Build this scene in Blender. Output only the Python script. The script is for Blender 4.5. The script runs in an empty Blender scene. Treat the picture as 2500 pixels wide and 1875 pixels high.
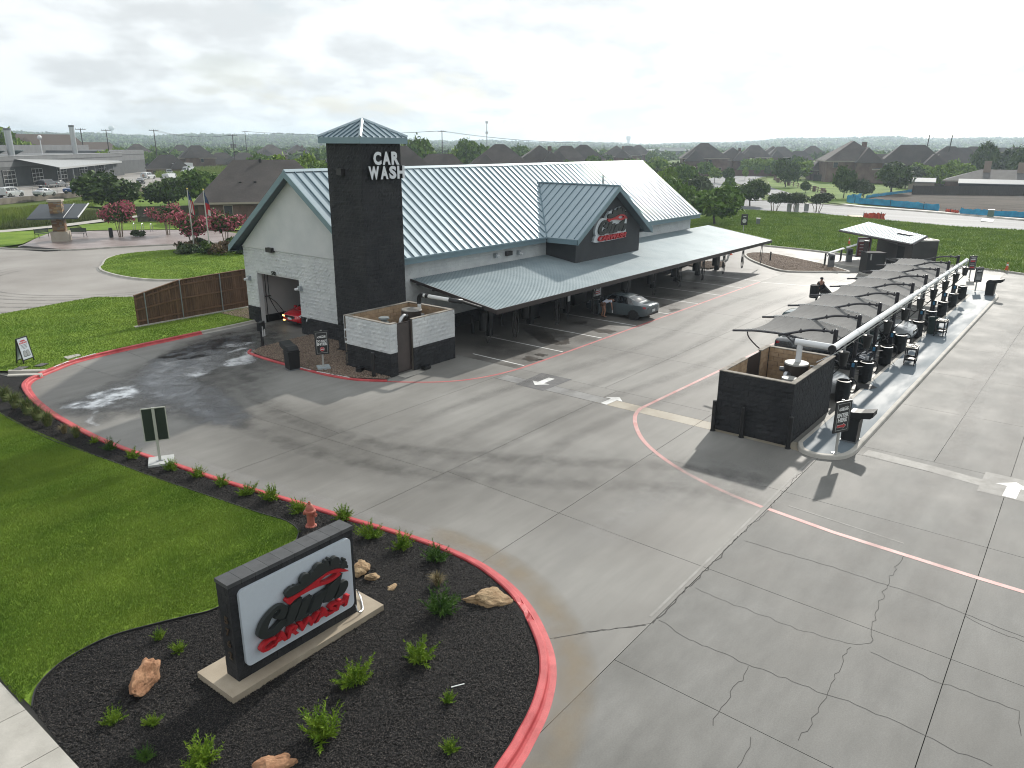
import bpy, bmesh, math, random
import numpy as np
from mathutils import Matrix, Vector, noise
R = math.radians
rnd = random.Random(7)
nrng = np.random.default_rng(11)
SC = bpy.context.scene
COL = SC.collection

# ---------------------------------------------------------------- camera
# site axes: +X along the wash building (away, to the right), +Y across it (away, to the left), Z up, metres
cam_d = bpy.data.cameras.new('camera')
cam = bpy.data.objects.new('camera', cam_d)
COL.objects.link(cam)
cam_d.sensor_width = 36.0
cam_d.lens = 36.0 * 1850.0 / 2500.0
cam_d.clip_start = 0.5
cam_d.clip_end = 20000
PITCH, ROLL, YAW = R(17.53), R(0.26), R(51.85)
_s = Matrix(((math.cos(YAW), math.sin(YAW), 0), (-math.sin(YAW), math.cos(YAW), 0), (0, 0, 1)))
_f = Vector((0, math.cos(PITCH), -math.sin(PITCH)))
_r = Vector((1, 0, 0))
_u = Vector((0, math.sin(PITCH), math.cos(PITCH)))
_r2 = _r * math.cos(ROLL) + _u * math.sin(ROLL)
_u2 = -_r * math.sin(ROLL) + _u * math.cos(ROLL)
_r2, _u2, _f = _s @ _r2, _s @ _u2, _s @ _f
cam.matrix_world = Matrix(((_r2.x, _u2.x, -_f.x, 0), (_r2.y, _u2.y, -_f.y, 0), (_r2.z, _u2.z, -_f.z, 10.5), (0, 0, 0, 1)))
SC.camera = cam

# ---------------------------------------------------------------- sun, sky, exposure
SUN_EL, SUN_AZ = R(29.0), R(9.5)
sun_d = bpy.data.lights.new('sun', 'SUN')
sun_d.energy = 3.7
sun_d.angle = R(1.2)
sun_d.color = (1.0, 0.95, 0.87)
sun = bpy.data.objects.new('sun', sun_d)
COL.objects.link(sun)
sdir = Vector((math.cos(SUN_EL) * math.cos(SUN_AZ), math.cos(SUN_EL) * math.sin(SUN_AZ), math.sin(SUN_EL)))
sun.rotation_euler = sdir.to_track_quat('Z', 'Y').to_euler()
sun.location = sdir * 60

world = bpy.data.worlds.new('World')
SC.world = world
world.use_nodes = True
wt = world.node_tree
wt.nodes.clear()
def wn(t, **k):
    n = wt.nodes.new(t)
    for a, b in k.items():
        setattr(n, a, b)
    return n
def wl(a, b):
    wt.links.new(a, b)
def wmath(op, a, b=None, c=None, clamp=False):
    n = wn('ShaderNodeMath', operation=op, use_clamp=clamp)
    for i, v in enumerate((a, b, c)):
        if v is None: continue
        if isinstance(v, (int, float)): n.inputs[i].default_value = v
        else: wl(v, n.inputs[i])
    return n.outputs[0]
w_out = wn('ShaderNodeOutputWorld')
w_bg = wn('ShaderNodeBackground')
w_bg.inputs['Strength'].default_value = 0.1
w_sky = wn('ShaderNodeTexSky', sky_type='NISHITA')
w_sky.sun_disc = False
w_sky.sun_elevation = SUN_EL
w_sky.sun_rotation = R(90) - SUN_AZ
w_sky.dust_density = 2.0
w_tc = wn('ShaderNodeTexCoord')
w_sep = wn('ShaderNodeSeparateXYZ')
wl(w_tc.outputs['Generated'], w_sep.inputs[0])
zz = wmath('ADD', wmath('MAXIMUM', w_sep.outputs[2], 0.0), 0.30)
w_cmb = wn('ShaderNodeCombineXYZ')
wl(wmath('DIVIDE', w_sep.outputs[0], zz), w_cmb.inputs[0])
wl(wmath('DIVIDE', w_sep.outputs[1], zz), w_cmb.inputs[1])
def wnoise(scale, detail, rough, off):
    n = wn('ShaderNodeTexNoise')
    n.inputs['Scale'].default_value = scale
    n.inputs['Detail'].default_value = detail
    n.inputs['Roughness'].default_value = rough
    m = wn('ShaderNodeVectorMath', operation='ADD')
    m.inputs[1].default_value = off
    wl(w_cmb.outputs[0], m.inputs[0])
    wl(m.outputs[0], n.inputs['Vector'])
    return n.outputs['Fac']
def wramp(x, a, b, c=0.0, d=1.0):
    n = wn('ShaderNodeMapRange', interpolation_type='SMOOTHSTEP')
    n.inputs[1].default_value = a; n.inputs[2].default_value = b
    n.inputs[3].default_value = c; n.inputs[4].default_value = d
    wl(x, n.inputs[0])
    return n.outputs[0]
n_big = wnoise(1.7, 9.0, 0.55, (2.3, 1.1, 0.0))
n_tex = wnoise(4.6, 7.0, 0.5, (7.7, 3.2, 1.0))
cover = wramp(n_big, 0.36, 0.47)
shade = wmath('ADD', wmath('MULTIPLY', n_big, 0.35), wmath('MULTIPLY', n_tex, 0.65))
tone = wramp(shade, 0.40, 0.58, 0.66, 0.90)
w_dot = wn('ShaderNodeVectorMath', operation='DOT_PRODUCT')
wl(w_tc.outputs['Generated'], w_dot.inputs[0])
w_dot.inputs[1].default_value = sdir
glow = wmath('POWER', wmath('MAXIMUM', w_dot.outputs['Value'], 0.0), 5.0)
lum = wmath('MULTIPLY_ADD', glow, 0.20, tone)
w_cc = wn('ShaderNodeVectorMath', operation='SCALE')
w_cc.inputs[0].default_value = (9.5, 9.9, 10.1)
wl(lum, w_cc.inputs['Scale'])
w_mix = wn('ShaderNodeMix', data_type='RGBA')
wl(wmath('MULTIPLY_ADD', cover, 0.40, 0.60), w_mix.inputs[0])
wl(w_sky.outputs[0], w_mix.inputs[6])
wl(w_cc.outputs[0], w_mix.inputs[7])
wl(w_mix.outputs[2], w_bg.inputs[0])
wl(w_bg.outputs[0], w_out.inputs[0])

vs = SC.view_settings
vs.view_transform = 'Standard'
vs.look = 'None'
vs.exposure = 0.26
vs.gamma = 1.0
vs.use_curve_mapping = False
SC.render.engine = 'CYCLES'
SC.cycles.use_denoising = True
SC.cycles.filter_width = 1.05
try: SC.cycles.denoising_prefilter = 'ACCURATE'
except Exception: pass
SC.cycles.max_bounces = 6
SC.cycles.diffuse_bounces = 3
SC.cycles.glossy_bounces = 3
SC.cycles.transmission_bounces = 4
SC.cycles.transparent_max_bounces = 24
SC.cycles.volume_bounces = 1
SC.cycles.caustics_reflective = False
SC.cycles.caustics_refractive = False

# ---------------------------------------------------------------- materials
MATS = {}
def mat(name, col, rough=0.7, metal=0.0, var=0.0, vscale=1.0, col2=None, bump=0.0, bscale=30.0, spec=0.5, rnd_obj=0.0, coat=0.0,
        stretch=(1, 1, 1), fine=0.0, fscale=90.0, emit=None, trans=0.0, streak=None, fade=0.0, lo=0.35, hi=0.65, rvar=0.0, detail=6.0, bdist=0.02):
    """one Principled material; colour varies by world-space noise between col and col2"""
    if name in MATS: return MATS[name]
    m = bpy.data.materials.new(name); MATS[name] = m
    m.use_nodes = True
    nt = m.node_tree; N = nt.nodes; L = nt.links
    bs = N['Principled BSDF']
    bs.inputs['Base Color'].default_value = (*col, 1)
    bs.inputs['Roughness'].default_value = rough
    bs.inputs['Metallic'].default_value = metal
    bs.inputs['Specular IOR Level'].default_value = spec
    if coat: bs.inputs['Coat Weight'].default_value = coat; bs.inputs['Coat Roughness'].default_value = 0.05
    if trans: bs.inputs['Transmission Weight'].default_value = trans
    if emit: bs.inputs['Emission Color'].default_value = (*emit[0], 1); bs.inputs['Emission Strength'].default_value = emit[1]
    geo = None
    def pos(sc=(1, 1, 1)):
        nonlocal geo
        if geo is None: geo = N.new('ShaderNodeNewGeometry')
        mp = N.new('ShaderNodeMapping'); mp.inputs['Scale'].default_value = sc
        L.new(geo.outputs['Position'], mp.inputs[0]); return mp.outputs[0]
    def noise(sc, det, v, ro=0.55):
        n = N.new('ShaderNodeTexNoise'); n.inputs['Scale'].default_value = sc; n.inputs['Detail'].default_value = det; n.inputs['Roughness'].default_value = ro
        L.new(v, n.inputs['Vector']); return n.outputs['Fac']
    def mr(x, a, b, c, d):
        n = N.new('ShaderNodeMapRange')
        for i, v in enumerate((a, b, c, d)): n.inputs[i + 1].default_value = v
        L.new(x, n.inputs[0]); return n.outputs[0]
    cur = None
    if col2 is not None or var:
        c2 = col2 if col2 is not None else tuple(min(1, c * (1 + var)) for c in col)
        c1 = col if col2 is not None else tuple(c * (1 - var) for c in col)
        f = noise(vscale, detail, pos(stretch))
        f = mr(f, lo, hi, 0, 1)
        mx = N.new('ShaderNodeMix'); mx.data_type = 'RGBA'
        mx.inputs[6].default_value = (*c1, 1); mx.inputs[7].default_value = (*c2, 1)
        L.new(f, mx.inputs[0]); cur = mx.outputs[2]
        if rvar:
            L.new(mr(f, 0, 1, rough - rvar, rough + rvar), bs.inputs['Roughness'])
    def scale_by(x):
        nonlocal cur
        s = N.new('ShaderNodeVectorMath'); s.operation = 'SCALE'
        if cur is None: s.inputs[0].default_value = col
        else: L.new(cur, s.inputs[0])
        L.new(x, s.inputs['Scale']); cur = s.outputs[0]
    if fine:
        scale_by(mr(noise(fscale, 3.0, pos()), 0.3, 0.7, 1 - fine, 1 + fine))
    if streak:
        scale_by(mr(noise(streak[0], 5.0, pos(streak[1]), 0.6), 0.3, 0.7, 1 - streak[2], 1 + streak[2]))
    if rnd_obj:
        oi = N.new('ShaderNodeObjectInfo')
        scale_by(mr(oi.outputs['Random'], 0, 1, 1 - rnd_obj, 1 + rnd_obj))
    if cur is not None: L.new(cur, bs.inputs['Base Color'])
    if fade:
        at = N.new('ShaderNodeAttribute'); at.attribute_name = 'fade'
        mu = N.new('ShaderNodeMath'); mu.operation = 'MULTIPLY'; L.new(at.outputs['Fac'], mu.inputs[0]); L.new(mr(noise(1.6, 6.0, pos()), 0.3, 0.66, 0.25 * fade, fade), mu.inputs[1]); L.new(mu.outputs[0], bs.inputs['Alpha'])
    if bump:
        b = N.new('ShaderNodeBump'); b.inputs['Strength'].default_value = bump; b.inputs['Distance'].default_value = bdist
        L.new(noise(bscale, 5.0, pos()), b.inputs['Height']); L.new(b.outputs[0], bs.inputs['Normal'])
    return m

# ---------------------------------------------------------------- object helpers
def link(o, parent=None):
    COL.objects.link(o)
    if parent is not None: o.parent = parent
    return o
def tag(o, label=None, cat=None, group=None, kind=None):
    if label: o['label'] = label
    if cat: o['category'] = cat
    if group: o['group'] = group
    if kind: o['kind'] = kind
    return o
def thing(name, label, cat, loc=(0, 0, 0), rz=0.0, group=None):
    o = bpy.data.objects.new(name, None); o.empty_display_size = 0.2
    o.location = loc; o.rotation_euler = (0, 0, rz)
    COL.objects.link(o)
    return tag(o, label, cat, group)
def dup(root, loc, rz, label=None, group=None):
    r = root.copy(); COL.objects.link(r); r.location = loc; r.rotation_euler = (0, 0, rz)
    if label: r['label'] = label
    if group: r['group'] = group
    for ch in list(root.children):
        c = ch.copy(); COL.objects.link(c); c.parent = r
        for g in ch.children:
            d = g.copy(); COL.objects.link(d); d.parent = c
    return r

class MB:
    """collects shapes; build() links them as one mesh object"""
    def __init__(s): s.v = []; s.f = []; s.mi = []; s.m = 0
    def add(s, vs, fs):
        b = len(s.v); s.v += [tuple(v) for v in vs]; s.f += [tuple(i + b for i in f) for f in fs]; s.mi += [s.m] * len(fs); return s
    def box(s, c, d, rz=0.0, M=None):
        x, y, z = d[0] / 2, d[1] / 2, d[2] / 2
        vs = [(-x, -y, -z), (x, -y, -z), (x, y, -z), (-x, y, -z), (-x, -y, z), (x, -y, z), (x, y, z), (-x, y, z)]
        if M is None:
            ca, sa = math.cos(rz), math.sin(rz)
            vs = [(c[0] + a * ca - b * sa, c[1] + a * sa + b * ca, c[2] + e) for a, b, e in vs]
        else: vs = [tuple(M @ Vector((a + c[0], b + c[1], e + c[2]))) for a, b, e in vs]
        return s.add(vs, [(0, 3, 2, 1), (4, 5, 6, 7), (0, 1, 5, 4), (1, 2, 6, 5), (2, 3, 7, 6), (3, 0, 4, 7)])
    def bb(s, a, b):
        return s.box([(p + q) / 2 for p, q in zip(a, b)], [abs(q - p) for p, q in zip(a, b)])
    def cyl(s, p0, p1, r0, r1=None, n=10, cap=True):
        return s.tube([p0, p1], [r0, r0 if r1 is None else r1], n, cap)
    def tube(s, path, r, n=6, cap=True):
        P = [Vector(p) for p in path]
        rs = r if isinstance(r, (list, tuple)) else [r] * len(P)
        b = []; up = None
        for i, p in enumerate(P):
            t = (P[min(i + 1, len(P) - 1)] - P[max(i - 1, 0)])
            if t.length < 1e-9: t = Vector((0, 0, 1))
            t.normalize()
            if up is None:
                up = Vector((0, 0, 1)) if abs(t.z) < 0.9 else Vector((1, 0, 0))
            x = up.cross(t)
            if x.length < 1e-6: x = Vector((1, 0, 0)).cross(t)
            x.normalize(); y = t.cross(x); up = y
            for k in range(n):
                a = 2 * math.pi * k / n
                b.append(p + x * (rs[i] * math.cos(a)) + y * (rs[i] * math.sin(a)))
        fs = [(i * n + k, i * n + (k + 1) % n, (i + 1) * n + (k + 1) % n, (i + 1) * n + k) for i in range(len(P) - 1) for k in range(n)]
        if cap: fs += [tuple(range(n - 1, -1, -1)), tuple((len(P) - 1) * n + k for k in range(n))]
        return s.add(b, fs)
    def lathe(s, prof, c=(0, 0, 0), n=14):
        vs = [(c[0] + r * math.cos(2 * math.pi * k / n), c[1] + r * math.sin(2 * math.pi * k / n), c[2] + z) for r, z in prof for k in range(n)]
        m = len(prof)
        fs = [(i * n + k, i * n + (k + 1) % n, (i + 1) * n + (k + 1) % n, (i + 1) * n + k) for i in range(m - 1) for k in range(n)]
        fs += [tuple(range(n - 1, -1, -1)), tuple((m - 1) * n + k for k in range(n))]
        return s.add(vs, fs)
    def prism(s, pts, z0, z1):
        if area(pts) < 0: pts = pts[::-1]
        n = len(pts)
        vs = [(x, y, z0) for x, y in pts] + [(x, y, z1) for x, y in pts]
        return s.add(vs, [tuple(range(n - 1, -1, -1)), tuple(range(n, 2 * n))] + [(i, (i + 1) % n, n + (i + 1) % n, n + i) for i in range(n)])
    def extr(s, pts, M, d0, d1):
        """polygon in a frame M (u,v,n), from depth d0 to d1 along n"""
        if area(pts) < 0: pts = pts[::-1]
        n = len(pts)
        vs = [M @ Vector((x, y, d)) for d in (d0, d1) for x, y in pts]
        return s.add(vs, [tuple(range(n - 1, -1, -1)), tuple(range(n, 2 * n))] + [(i, (i + 1) % n, n + (i + 1) % n, n + i) for i in range(n)])
    def quad(s, a, b, c, d): return s.add([a, b, c, d], [(0, 1, 2, 3)])
    def sph(s, c, r, n=10, m=6, sq=1.0):
        vs = [(c[0], c[1], c[2] - r * sq)]
        for i in range(1, m):
            t = math.pi * i / m
            vs += [(c[0] + r * math.sin(t) * math.cos(2 * math.pi * k / n), c[1] + r * math.sin(t) * math.sin(2 * math.pi * k / n), c[2] - r * sq * math.cos(t)) for k in range(n)]
        vs.append((c[0], c[1], c[2] + r * sq)); e = len(vs) - 1
        fs = [(0, 1 + (k + 1) % n, 1 + k) for k in range(n)]
        fs += [(1 + i * n + k, 1 + i * n + (k + 1) % n, 1 + (i + 1) * n + (k + 1) % n, 1 + (i + 1) * n + k) for i in range(m - 2) for k in range(n)]
        fs += [(1 + (m - 2) * n + k, 1 + (m - 2) * n + (k + 1) % n, e) for k in range(n)]
        return s.add(vs, fs)
    def mesh(s, name, mats, smooth=False):
        me = bpy.data.meshes.new(name)
        me.from_pydata(s.v, [], s.f)
        for m in (mats if isinstance(mats, (list, tuple)) else [mats]): me.materials.append(m)
        if any(s.mi): me.polygons.foreach_set('material_index', s.mi)
        if smooth:
            me.polygons.foreach_set('use_smooth', [True] * len(me.polygons))
            if smooth != 2:
                try: me.set_sharp_from_angle(angle=R(40))
                except Exception: pass
        me.update()
        return me
    def build(s, name, mats, parent=None, smooth=False, **t):
        o = link(bpy.data.objects.new(name, s.mesh(name, mats, smooth)), parent)
        return tag(o, **t)

def area(p): return 0.5 * sum(p[i][0] * p[(i + 1) % len(p)][1] - p[(i + 1) % len(p)][0] * p[i][1] for i in range(len(p)))
def frame(o, u, v):
    u = Vector(u).normalized(); v = Vector(v).normalized(); n = u.cross(v)
    return Matrix(((u.x, v.x, n.x, o[0]), (u.y, v.y, n.y, o[1]), (u.z, v.z, n.z, o[2]), (0, 0, 0, 1)))
def spline(pts, sub=6, closed=False):
    n = len(pts); out = []
    rng = range(n if closed else n - 1)
    for i in rng:
        p0, p1, p2, p3 = (pts[(i + k - 1) % n] if closed else pts[min(max(i + k - 1, 0), n - 1)] for k in range(4))
        for j in range(sub):
            t = j / sub
            out.append(tuple(0.5 * (2 * b + (c - a) * t + (2 * a - 5 * b + 4 * c - d) * t * t + (3 * b - a - 3 * c + d) * t ** 3) for a, b, c, d in zip(p0, p1, p2, p3)))
    if not closed: out.append(tuple(pts[-1]))
    return out
def offset(path, d):
    """2D polyline moved d to its left"""
    out = []; n = len(path)
    for i in range(n):
        a = Vector(path[max(i - 1, 0)][:2]); b = Vector(path[min(i + 1, n - 1)][:2]); t = (b - a).normalized()
        out.append((path[i][0] - t.y * d, path[i][1] + t.x * d))
    return out
def sweep(path, prof, closed=False):
    """profile of (offset to the left, z) swept along a 2D path -> MB"""
    m = MB(); k = len(prof); n = len(path)
    if closed:
        q = [path[-1]] + list(path) + [path[0]]
        rows = [offset(q, o)[1:-1] for o, z in prof]
    else: rows = [offset(path, o) for o, z in prof]
    vs = [(rows[j][i][0], rows[j][i][1], prof[j][1]) for i in range(n) for j in range(k)]
    fs = [(i * k + j, ((i + 1) % n) * k + j, ((i + 1) % n) * k + j + 1, i * k + j + 1) for i in range(n if closed else n - 1) for j in range(k - 1)]
    return m.add(vs, fs)
def sheet(name, pts, z, m, parent=None, **t):
    """flat polygon, facing up"""
    if area(pts) < 0: pts = pts[::-1]
    bm = bmesh.new()
    f = bm.faces.new([bm.verts.new((x, y, z)) for x, y in pts])
    f.normal_update()
    bmesh.ops.triangulate(bm, faces=[f])
    me = bpy.data.meshes.new(name); bm.to_mesh(me); bm.free(); me.materials.append(m)
    return tag(link(bpy.data.objects.new(name, me), parent), **t)
def strip(path, w, z):
    a = offset(path, w / 2); b = offset(path, -w / 2); m = MB()
    n = len(path)
    return m.add([(x, y, z) for x, y in a] + [(x, y, z) for x, y in b], [(i, n + i, n + i + 1, i + 1) for i in range(n - 1)])
def soft_strip(name, path, w, z, m, ends=True):
    """stain that thins out toward its edges (a 'fade' value per vertex)"""
    offs = [-.5, -.3, -.1, .1, .3, .5]; al = [0, .6, 1, 1, .6, 0]; q = MB(); n = len(path); rows = [offset(path, w * o) for o in offs]
    q.add([(r[i][0], r[i][1], z) for i in range(n) for r in rows], [(i * 6 + k + 1, (i + 1) * 6 + k + 1, (i + 1) * 6 + k, i * 6 + k)[::-1] for i in range(n - 1) for k in range(5)])
    o = q.build(name, m, None, kind='structure'); at = o.data.attributes.new('fade', 'FLOAT', 'POINT')
    at.data.foreach_set('value', [a * (min(1, i / 3, (n - 1 - i) / 3) if ends else 1) for i in range(n) for a in al]); return o
def soft_patch(name, poly, z, m, edge=0.35, step=0.12):
    """film on the ground that feathers out over 'edge' metres inside its outline"""
    a = np.array(poly); lo, hi = a.min(0), a.max(0); nx, ny = (int((hi[k] - lo[k]) / step) + 2 for k in (0, 1))
    X, Y = np.meshgrid(lo[0] + np.arange(nx) * step, lo[1] + np.arange(ny) * step); P = np.stack([X.ravel(), Y.ravel()], 1)
    d = np.full(len(P), 9.0)
    for p, q in zip(a, np.roll(a, -1, 0)):
        v = q - p; t = np.clip(((P - p) @ v) / (v @ v + 1e-12), 0, 1); d = np.minimum(d, np.linalg.norm(P - p - t[:, None] * v, axis=1))
    f = np.where(inside(P, poly), np.clip(d / edge, 0, 1), 0.0)
    i = (np.arange(ny - 1)[:, None] * nx + np.arange(nx - 1)[None]).ravel(); F = np.stack([i, i + 1, i + nx + 1, i + nx], 1); F = F[f[F].max(1) > 0]
    o = np_mesh(name, np.column_stack([P, np.full(len(P), z)]), F, m, kind='structure'); at = o.data.attributes.new('fade', 'FLOAT', 'POINT'); at.data.foreach_set('value', f.astype(np.float32)); return o
def inside(P, poly):
    x, y = P[:, 0], P[:, 1]; r = np.zeros(len(P), bool); n = len(poly)
    for i in range(n):
        (x0, y0), (x1, y1) = poly[i], poly[(i + 1) % n]
        c = ((y0 > y) != (y1 > y))
        with np.errstate(divide='ignore', invalid='ignore'):
            r ^= c & (x < (x1 - x0) * (y - y0) / (y1 - y0 + 1e-12) + x0)
    return r
def scatter(poly, n):
    a = np.array(poly); lo, hi = a.min(0), a.max(0); out = np.zeros((0, 2))
    while len(out) < n:
        q = nrng.random((n * 2, 2)) * (hi - lo) + lo
        out = np.vstack([out, q[inside(q, poly)]])
    return out[:n]
def np_mesh(name, V, F, mats, parent=None, mi=None, smooth=False, **t):
    """V (n,3) array, F (m,k) array of equal-sized faces"""
    me = bpy.data.meshes.new(name); k = F.shape[1]
    me.vertices.add(len(V)); me.vertices.foreach_set('co', np.ascontiguousarray(V, np.float32).ravel())
    me.loops.add(F.size); me.loops.foreach_set('vertex_index', np.ascontiguousarray(F, np.int32).ravel())
    me.polygons.add(len(F)); me.polygons.foreach_set('loop_start', np.arange(len(F), dtype=np.int32) * k)
    for m in (mats if isinstance(mats, (list, tuple)) else [mats]): me.materials.append(m)
    if mi is not None: me.polygons.foreach_set('material_index', np.ascontiguousarray(mi, np.int32))
    if smooth: me.polygons.foreach_set('use_smooth', np.ones(len(F), bool))
    me.update(calc_edges=True)
    if name == '': return me
    return tag(link(bpy.data.objects.new(name, me), parent), **t)

# ---- text
_tc = {}
def text_mesh(body, size, depth=0.0, bold=0.0, shear=0.0, space=1.0, align='CENTER', line=1.0):
    c = bpy.data.curves.new('lettering', 'FONT')
    c.body = body; c.size = size; c.extrude = depth / 2; c.offset = bold; c.shear = shear; c.space_character = space
    c.align_x = align; c.align_y = 'CENTER'; c.space_line = line; c.resolution_u = 3
    o = bpy.data.objects.new('lettering', c); COL.objects.link(o)
    dg = bpy.context.evaluated_depsgraph_get()
    me = bpy.data.meshes.new_from_object(o.evaluated_get(dg))
    bpy.data.objects.remove(o); bpy.data.curves.remove(c)
    return me
def text(body, M, size, m, parent, name='lettering', fit=None, depth=0.0, lift=0.004, **k):
    """lettering in frame M (u right, v up, n out), centred on the origin; fit=(w,h) scales it"""
    me = text_mesh(body, size, depth, **k)
    n = len(me.vertices); co = np.zeros(n * 3, np.float32); me.vertices.foreach_get('co', co); co = co.reshape(-1, 3)
    lo, hi = co.min(0), co.max(0)
    co[:, :2] -= ((lo + hi) / 2)[:2]
    if fit:
        if fit[0]: co[:, 0] *= fit[0] / (hi[0] - lo[0])
        if fit[1]: co[:, 1] *= fit[1] / (hi[1] - lo[1])
        elif fit[0]: co[:, 1] *= fit[0] / (hi[0] - lo[0])
    co[:, 2] += lift + depth / 2
    me.vertices.foreach_set('co', co.ravel()); me.transform(M); me.materials.clear(); me.materials.append(m); me.update()
    o = link(bpy.data.objects.new(name, me), parent)
    return o
def curve_mesh(splines, M, d0, d1):
    """filled outline with holes -> extruded mesh in frame M between depths d0 and d1"""
    c = bpy.data.curves.new('outline', 'CURVE'); c.dimensions = '2D'; c.fill_mode = 'BOTH'; c.extrude = (d1 - d0) / 2
    for pts in splines:
        s = c.splines.new('POLY'); s.points.add(len(pts) - 1)
        for p, q in zip(s.points, pts): p.co = (q[0], q[1], 0, 1)
        s.use_cyclic_u = True
    o = bpy.data.objects.new('outline', c); COL.objects.link(o)
    me = bpy.data.meshes.new_from_object(o.evaluated_get(bpy.context.evaluated_depsgraph_get()))
    bpy.data.objects.remove(o); bpy.data.curves.remove(c)
    me.transform(Matrix.Translation((0, 0, (d0 + d1) / 2))); me.transform(M)
    return me
def outline(name, splines, M, d0, d1, m, parent, **t):
    me = curve_mesh(splines, M, d0, d1); me.materials.clear(); me.materials.append(m)
    return tag(link(bpy.data.objects.new(name, me), parent), **t)
# ---------------------------------------------------------------- ground surfaces
CONC = dict(bump=0.12, bscale=60.0, spec=0.3)
m_conc = mat('concrete', (0.135, 0.130, 0.119), 0.62, vscale=0.16, col2=(0.225, 0.22, 0.205), streak=(0.9, (0.35, 2.2, 1), 0.10), rnd_obj=0.05, fine=0.07, fscale=45.0, rvar=0.06, detail=9, **CONC)
m_conc_old = mat('old_concrete', (0.120, 0.119, 0.111), 0.7, vscale=0.45, col2=(0.185, 0.183, 0.173), streak=(1.4, (0.5, 1.6, 1), 0.12), rnd_obj=0.06, fine=0.10, fscale=30.0, rvar=0.06, detail=10, **CONC)
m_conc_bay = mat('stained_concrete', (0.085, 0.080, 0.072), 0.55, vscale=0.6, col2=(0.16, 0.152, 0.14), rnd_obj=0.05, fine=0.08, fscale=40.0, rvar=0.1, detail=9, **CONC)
m_conc_lt = mat('pale_concrete', (0.34, 0.325, 0.29), 0.75, vscale=1.5, col2=(0.44, 0.42, 0.38), fine=0.05, fscale=40, bump=0.1, bscale=60)
m_conc_rd = mat('drive_concrete', (0.21, 0.19, 0.17), 0.6, vscale=0.12, col2=(0.31, 0.29, 0.265), fine=0.06, fscale=10, stretch=(1, 1, 1), detail=8)
m_joint = mat('joint_filler', (0.06, 0.058, 0.054), 0.9)
m_red = mat('red_kerb_paint', (0.36, 0.035, 0.04), 0.55, vscale=2.5, col2=(0.50, 0.075, 0.08), fine=0.08, fscale=40, bump=0.2, bscale=50)
m_redline = mat('faded_red_paint', (0.42, 0.15, 0.14), 0.6, vscale=1.2, col2=(0.50, 0.30, 0.28), fine=0.1, fscale=20)
m_redline2 = mat('red_line_paint', (0.36, 0.06, 0.065), 0.6, vscale=1.2, col2=(0.42, 0.16, 0.15), fine=0.1, fscale=20)
m_whline = mat('white_line_paint', (0.50, 0.50, 0.49), 0.6, vscale=2.0, col2=(0.70, 0.70, 0.68), fine=0.1, fscale=20)
m_grass = mat('lawn_grass', (0.10, 0.175, 0.020), 0.9, vscale=0.35, col2=(0.17, 0.25, 0.036), streak=(0.6, (0.35, 2.6, 1), 0.10), fine=0.22, fscale=14, spec=0.1, bump=0.6, bscale=25, detail=9)
m_field = mat('field_grass', (0.075, 0.135, 0.018), 0.9, vscale=0.14, col2=(0.145, 0.21, 0.034), fine=0.25, fscale=3, spec=0.1, bump=0.6, bscale=6, detail=10)
m_blade = mat('grass_blade', (0.115, 0.20, 0.022), 0.8, vscale=0.4, col2=(0.225, 0.31, 0.048), streak=(0.6, (0.35, 2.6, 1), 0.12), spec=0.2, rnd_obj=0.0, fine=0.2, fscale=50)
m_mulch = mat('black_mulch', (0.009, 0.009, 0.010), 0.95, vscale=6, col2=(0.024, 0.023, 0.022), fine=0.4, fscale=60, bump=1.0, bscale=45, spec=0.2)
m_chip = mat('mulch_chip', (0.010, 0.010, 0.011), 0.8, vscale=40, col2=(0.12, 0.105, 0.09), spec=0.25, lo=0.48, hi=0.78)
m_gravel = mat('river_gravel', (0.11, 0.085, 0.065), 0.9, vscale=12, col2=(0.26, 0.21, 0.165), bump=1, bscale=30)
m_pebble = mat('river_pebble', (0.09, 0.06, 0.042), 0.75, vscale=14, col2=(0.36, 0.28, 0.22), spec=0.3)
m_dirt = mat('bare_dirt', (0.042, 0.034, 0.027), 0.95, spec=0.1, vscale=0.35, col2=(0.085, 0.07, 0.056), fine=0.2, fscale=2.5, bump=0.8, bscale=2.5, stretch=(1, 0.25, 1), detail=10)
m_asph = mat('street_concrete', (0.075, 0.083, 0.092), 0.7, spec=0.2, vscale=0.3, col2=(0.135, 0.145, 0.155), stretch=(1, 0.06, 1), detail=9, fine=0.06, fscale=3)
m_blackmetal = mat('black_powder_coat', (0.012, 0.012, 0.013), 0.45, bump=0.03, bscale=80)

def struct(o): o['kind'] = 'structure'; return o

ground_pts = [(-1500, -3800), (4600, -3800), (4600, 4600), (-1500, 4600)]
m_ground = mat('open_ground', (0.07, 0.11, 0.02), 0.95, vscale=0.012, col2=(0.13, 0.16, 0.04), fine=0.25, fscale=0.5, spec=0.1, detail=10)
struct(sheet('ground', ground_pts, -0.16, m_ground))

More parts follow.
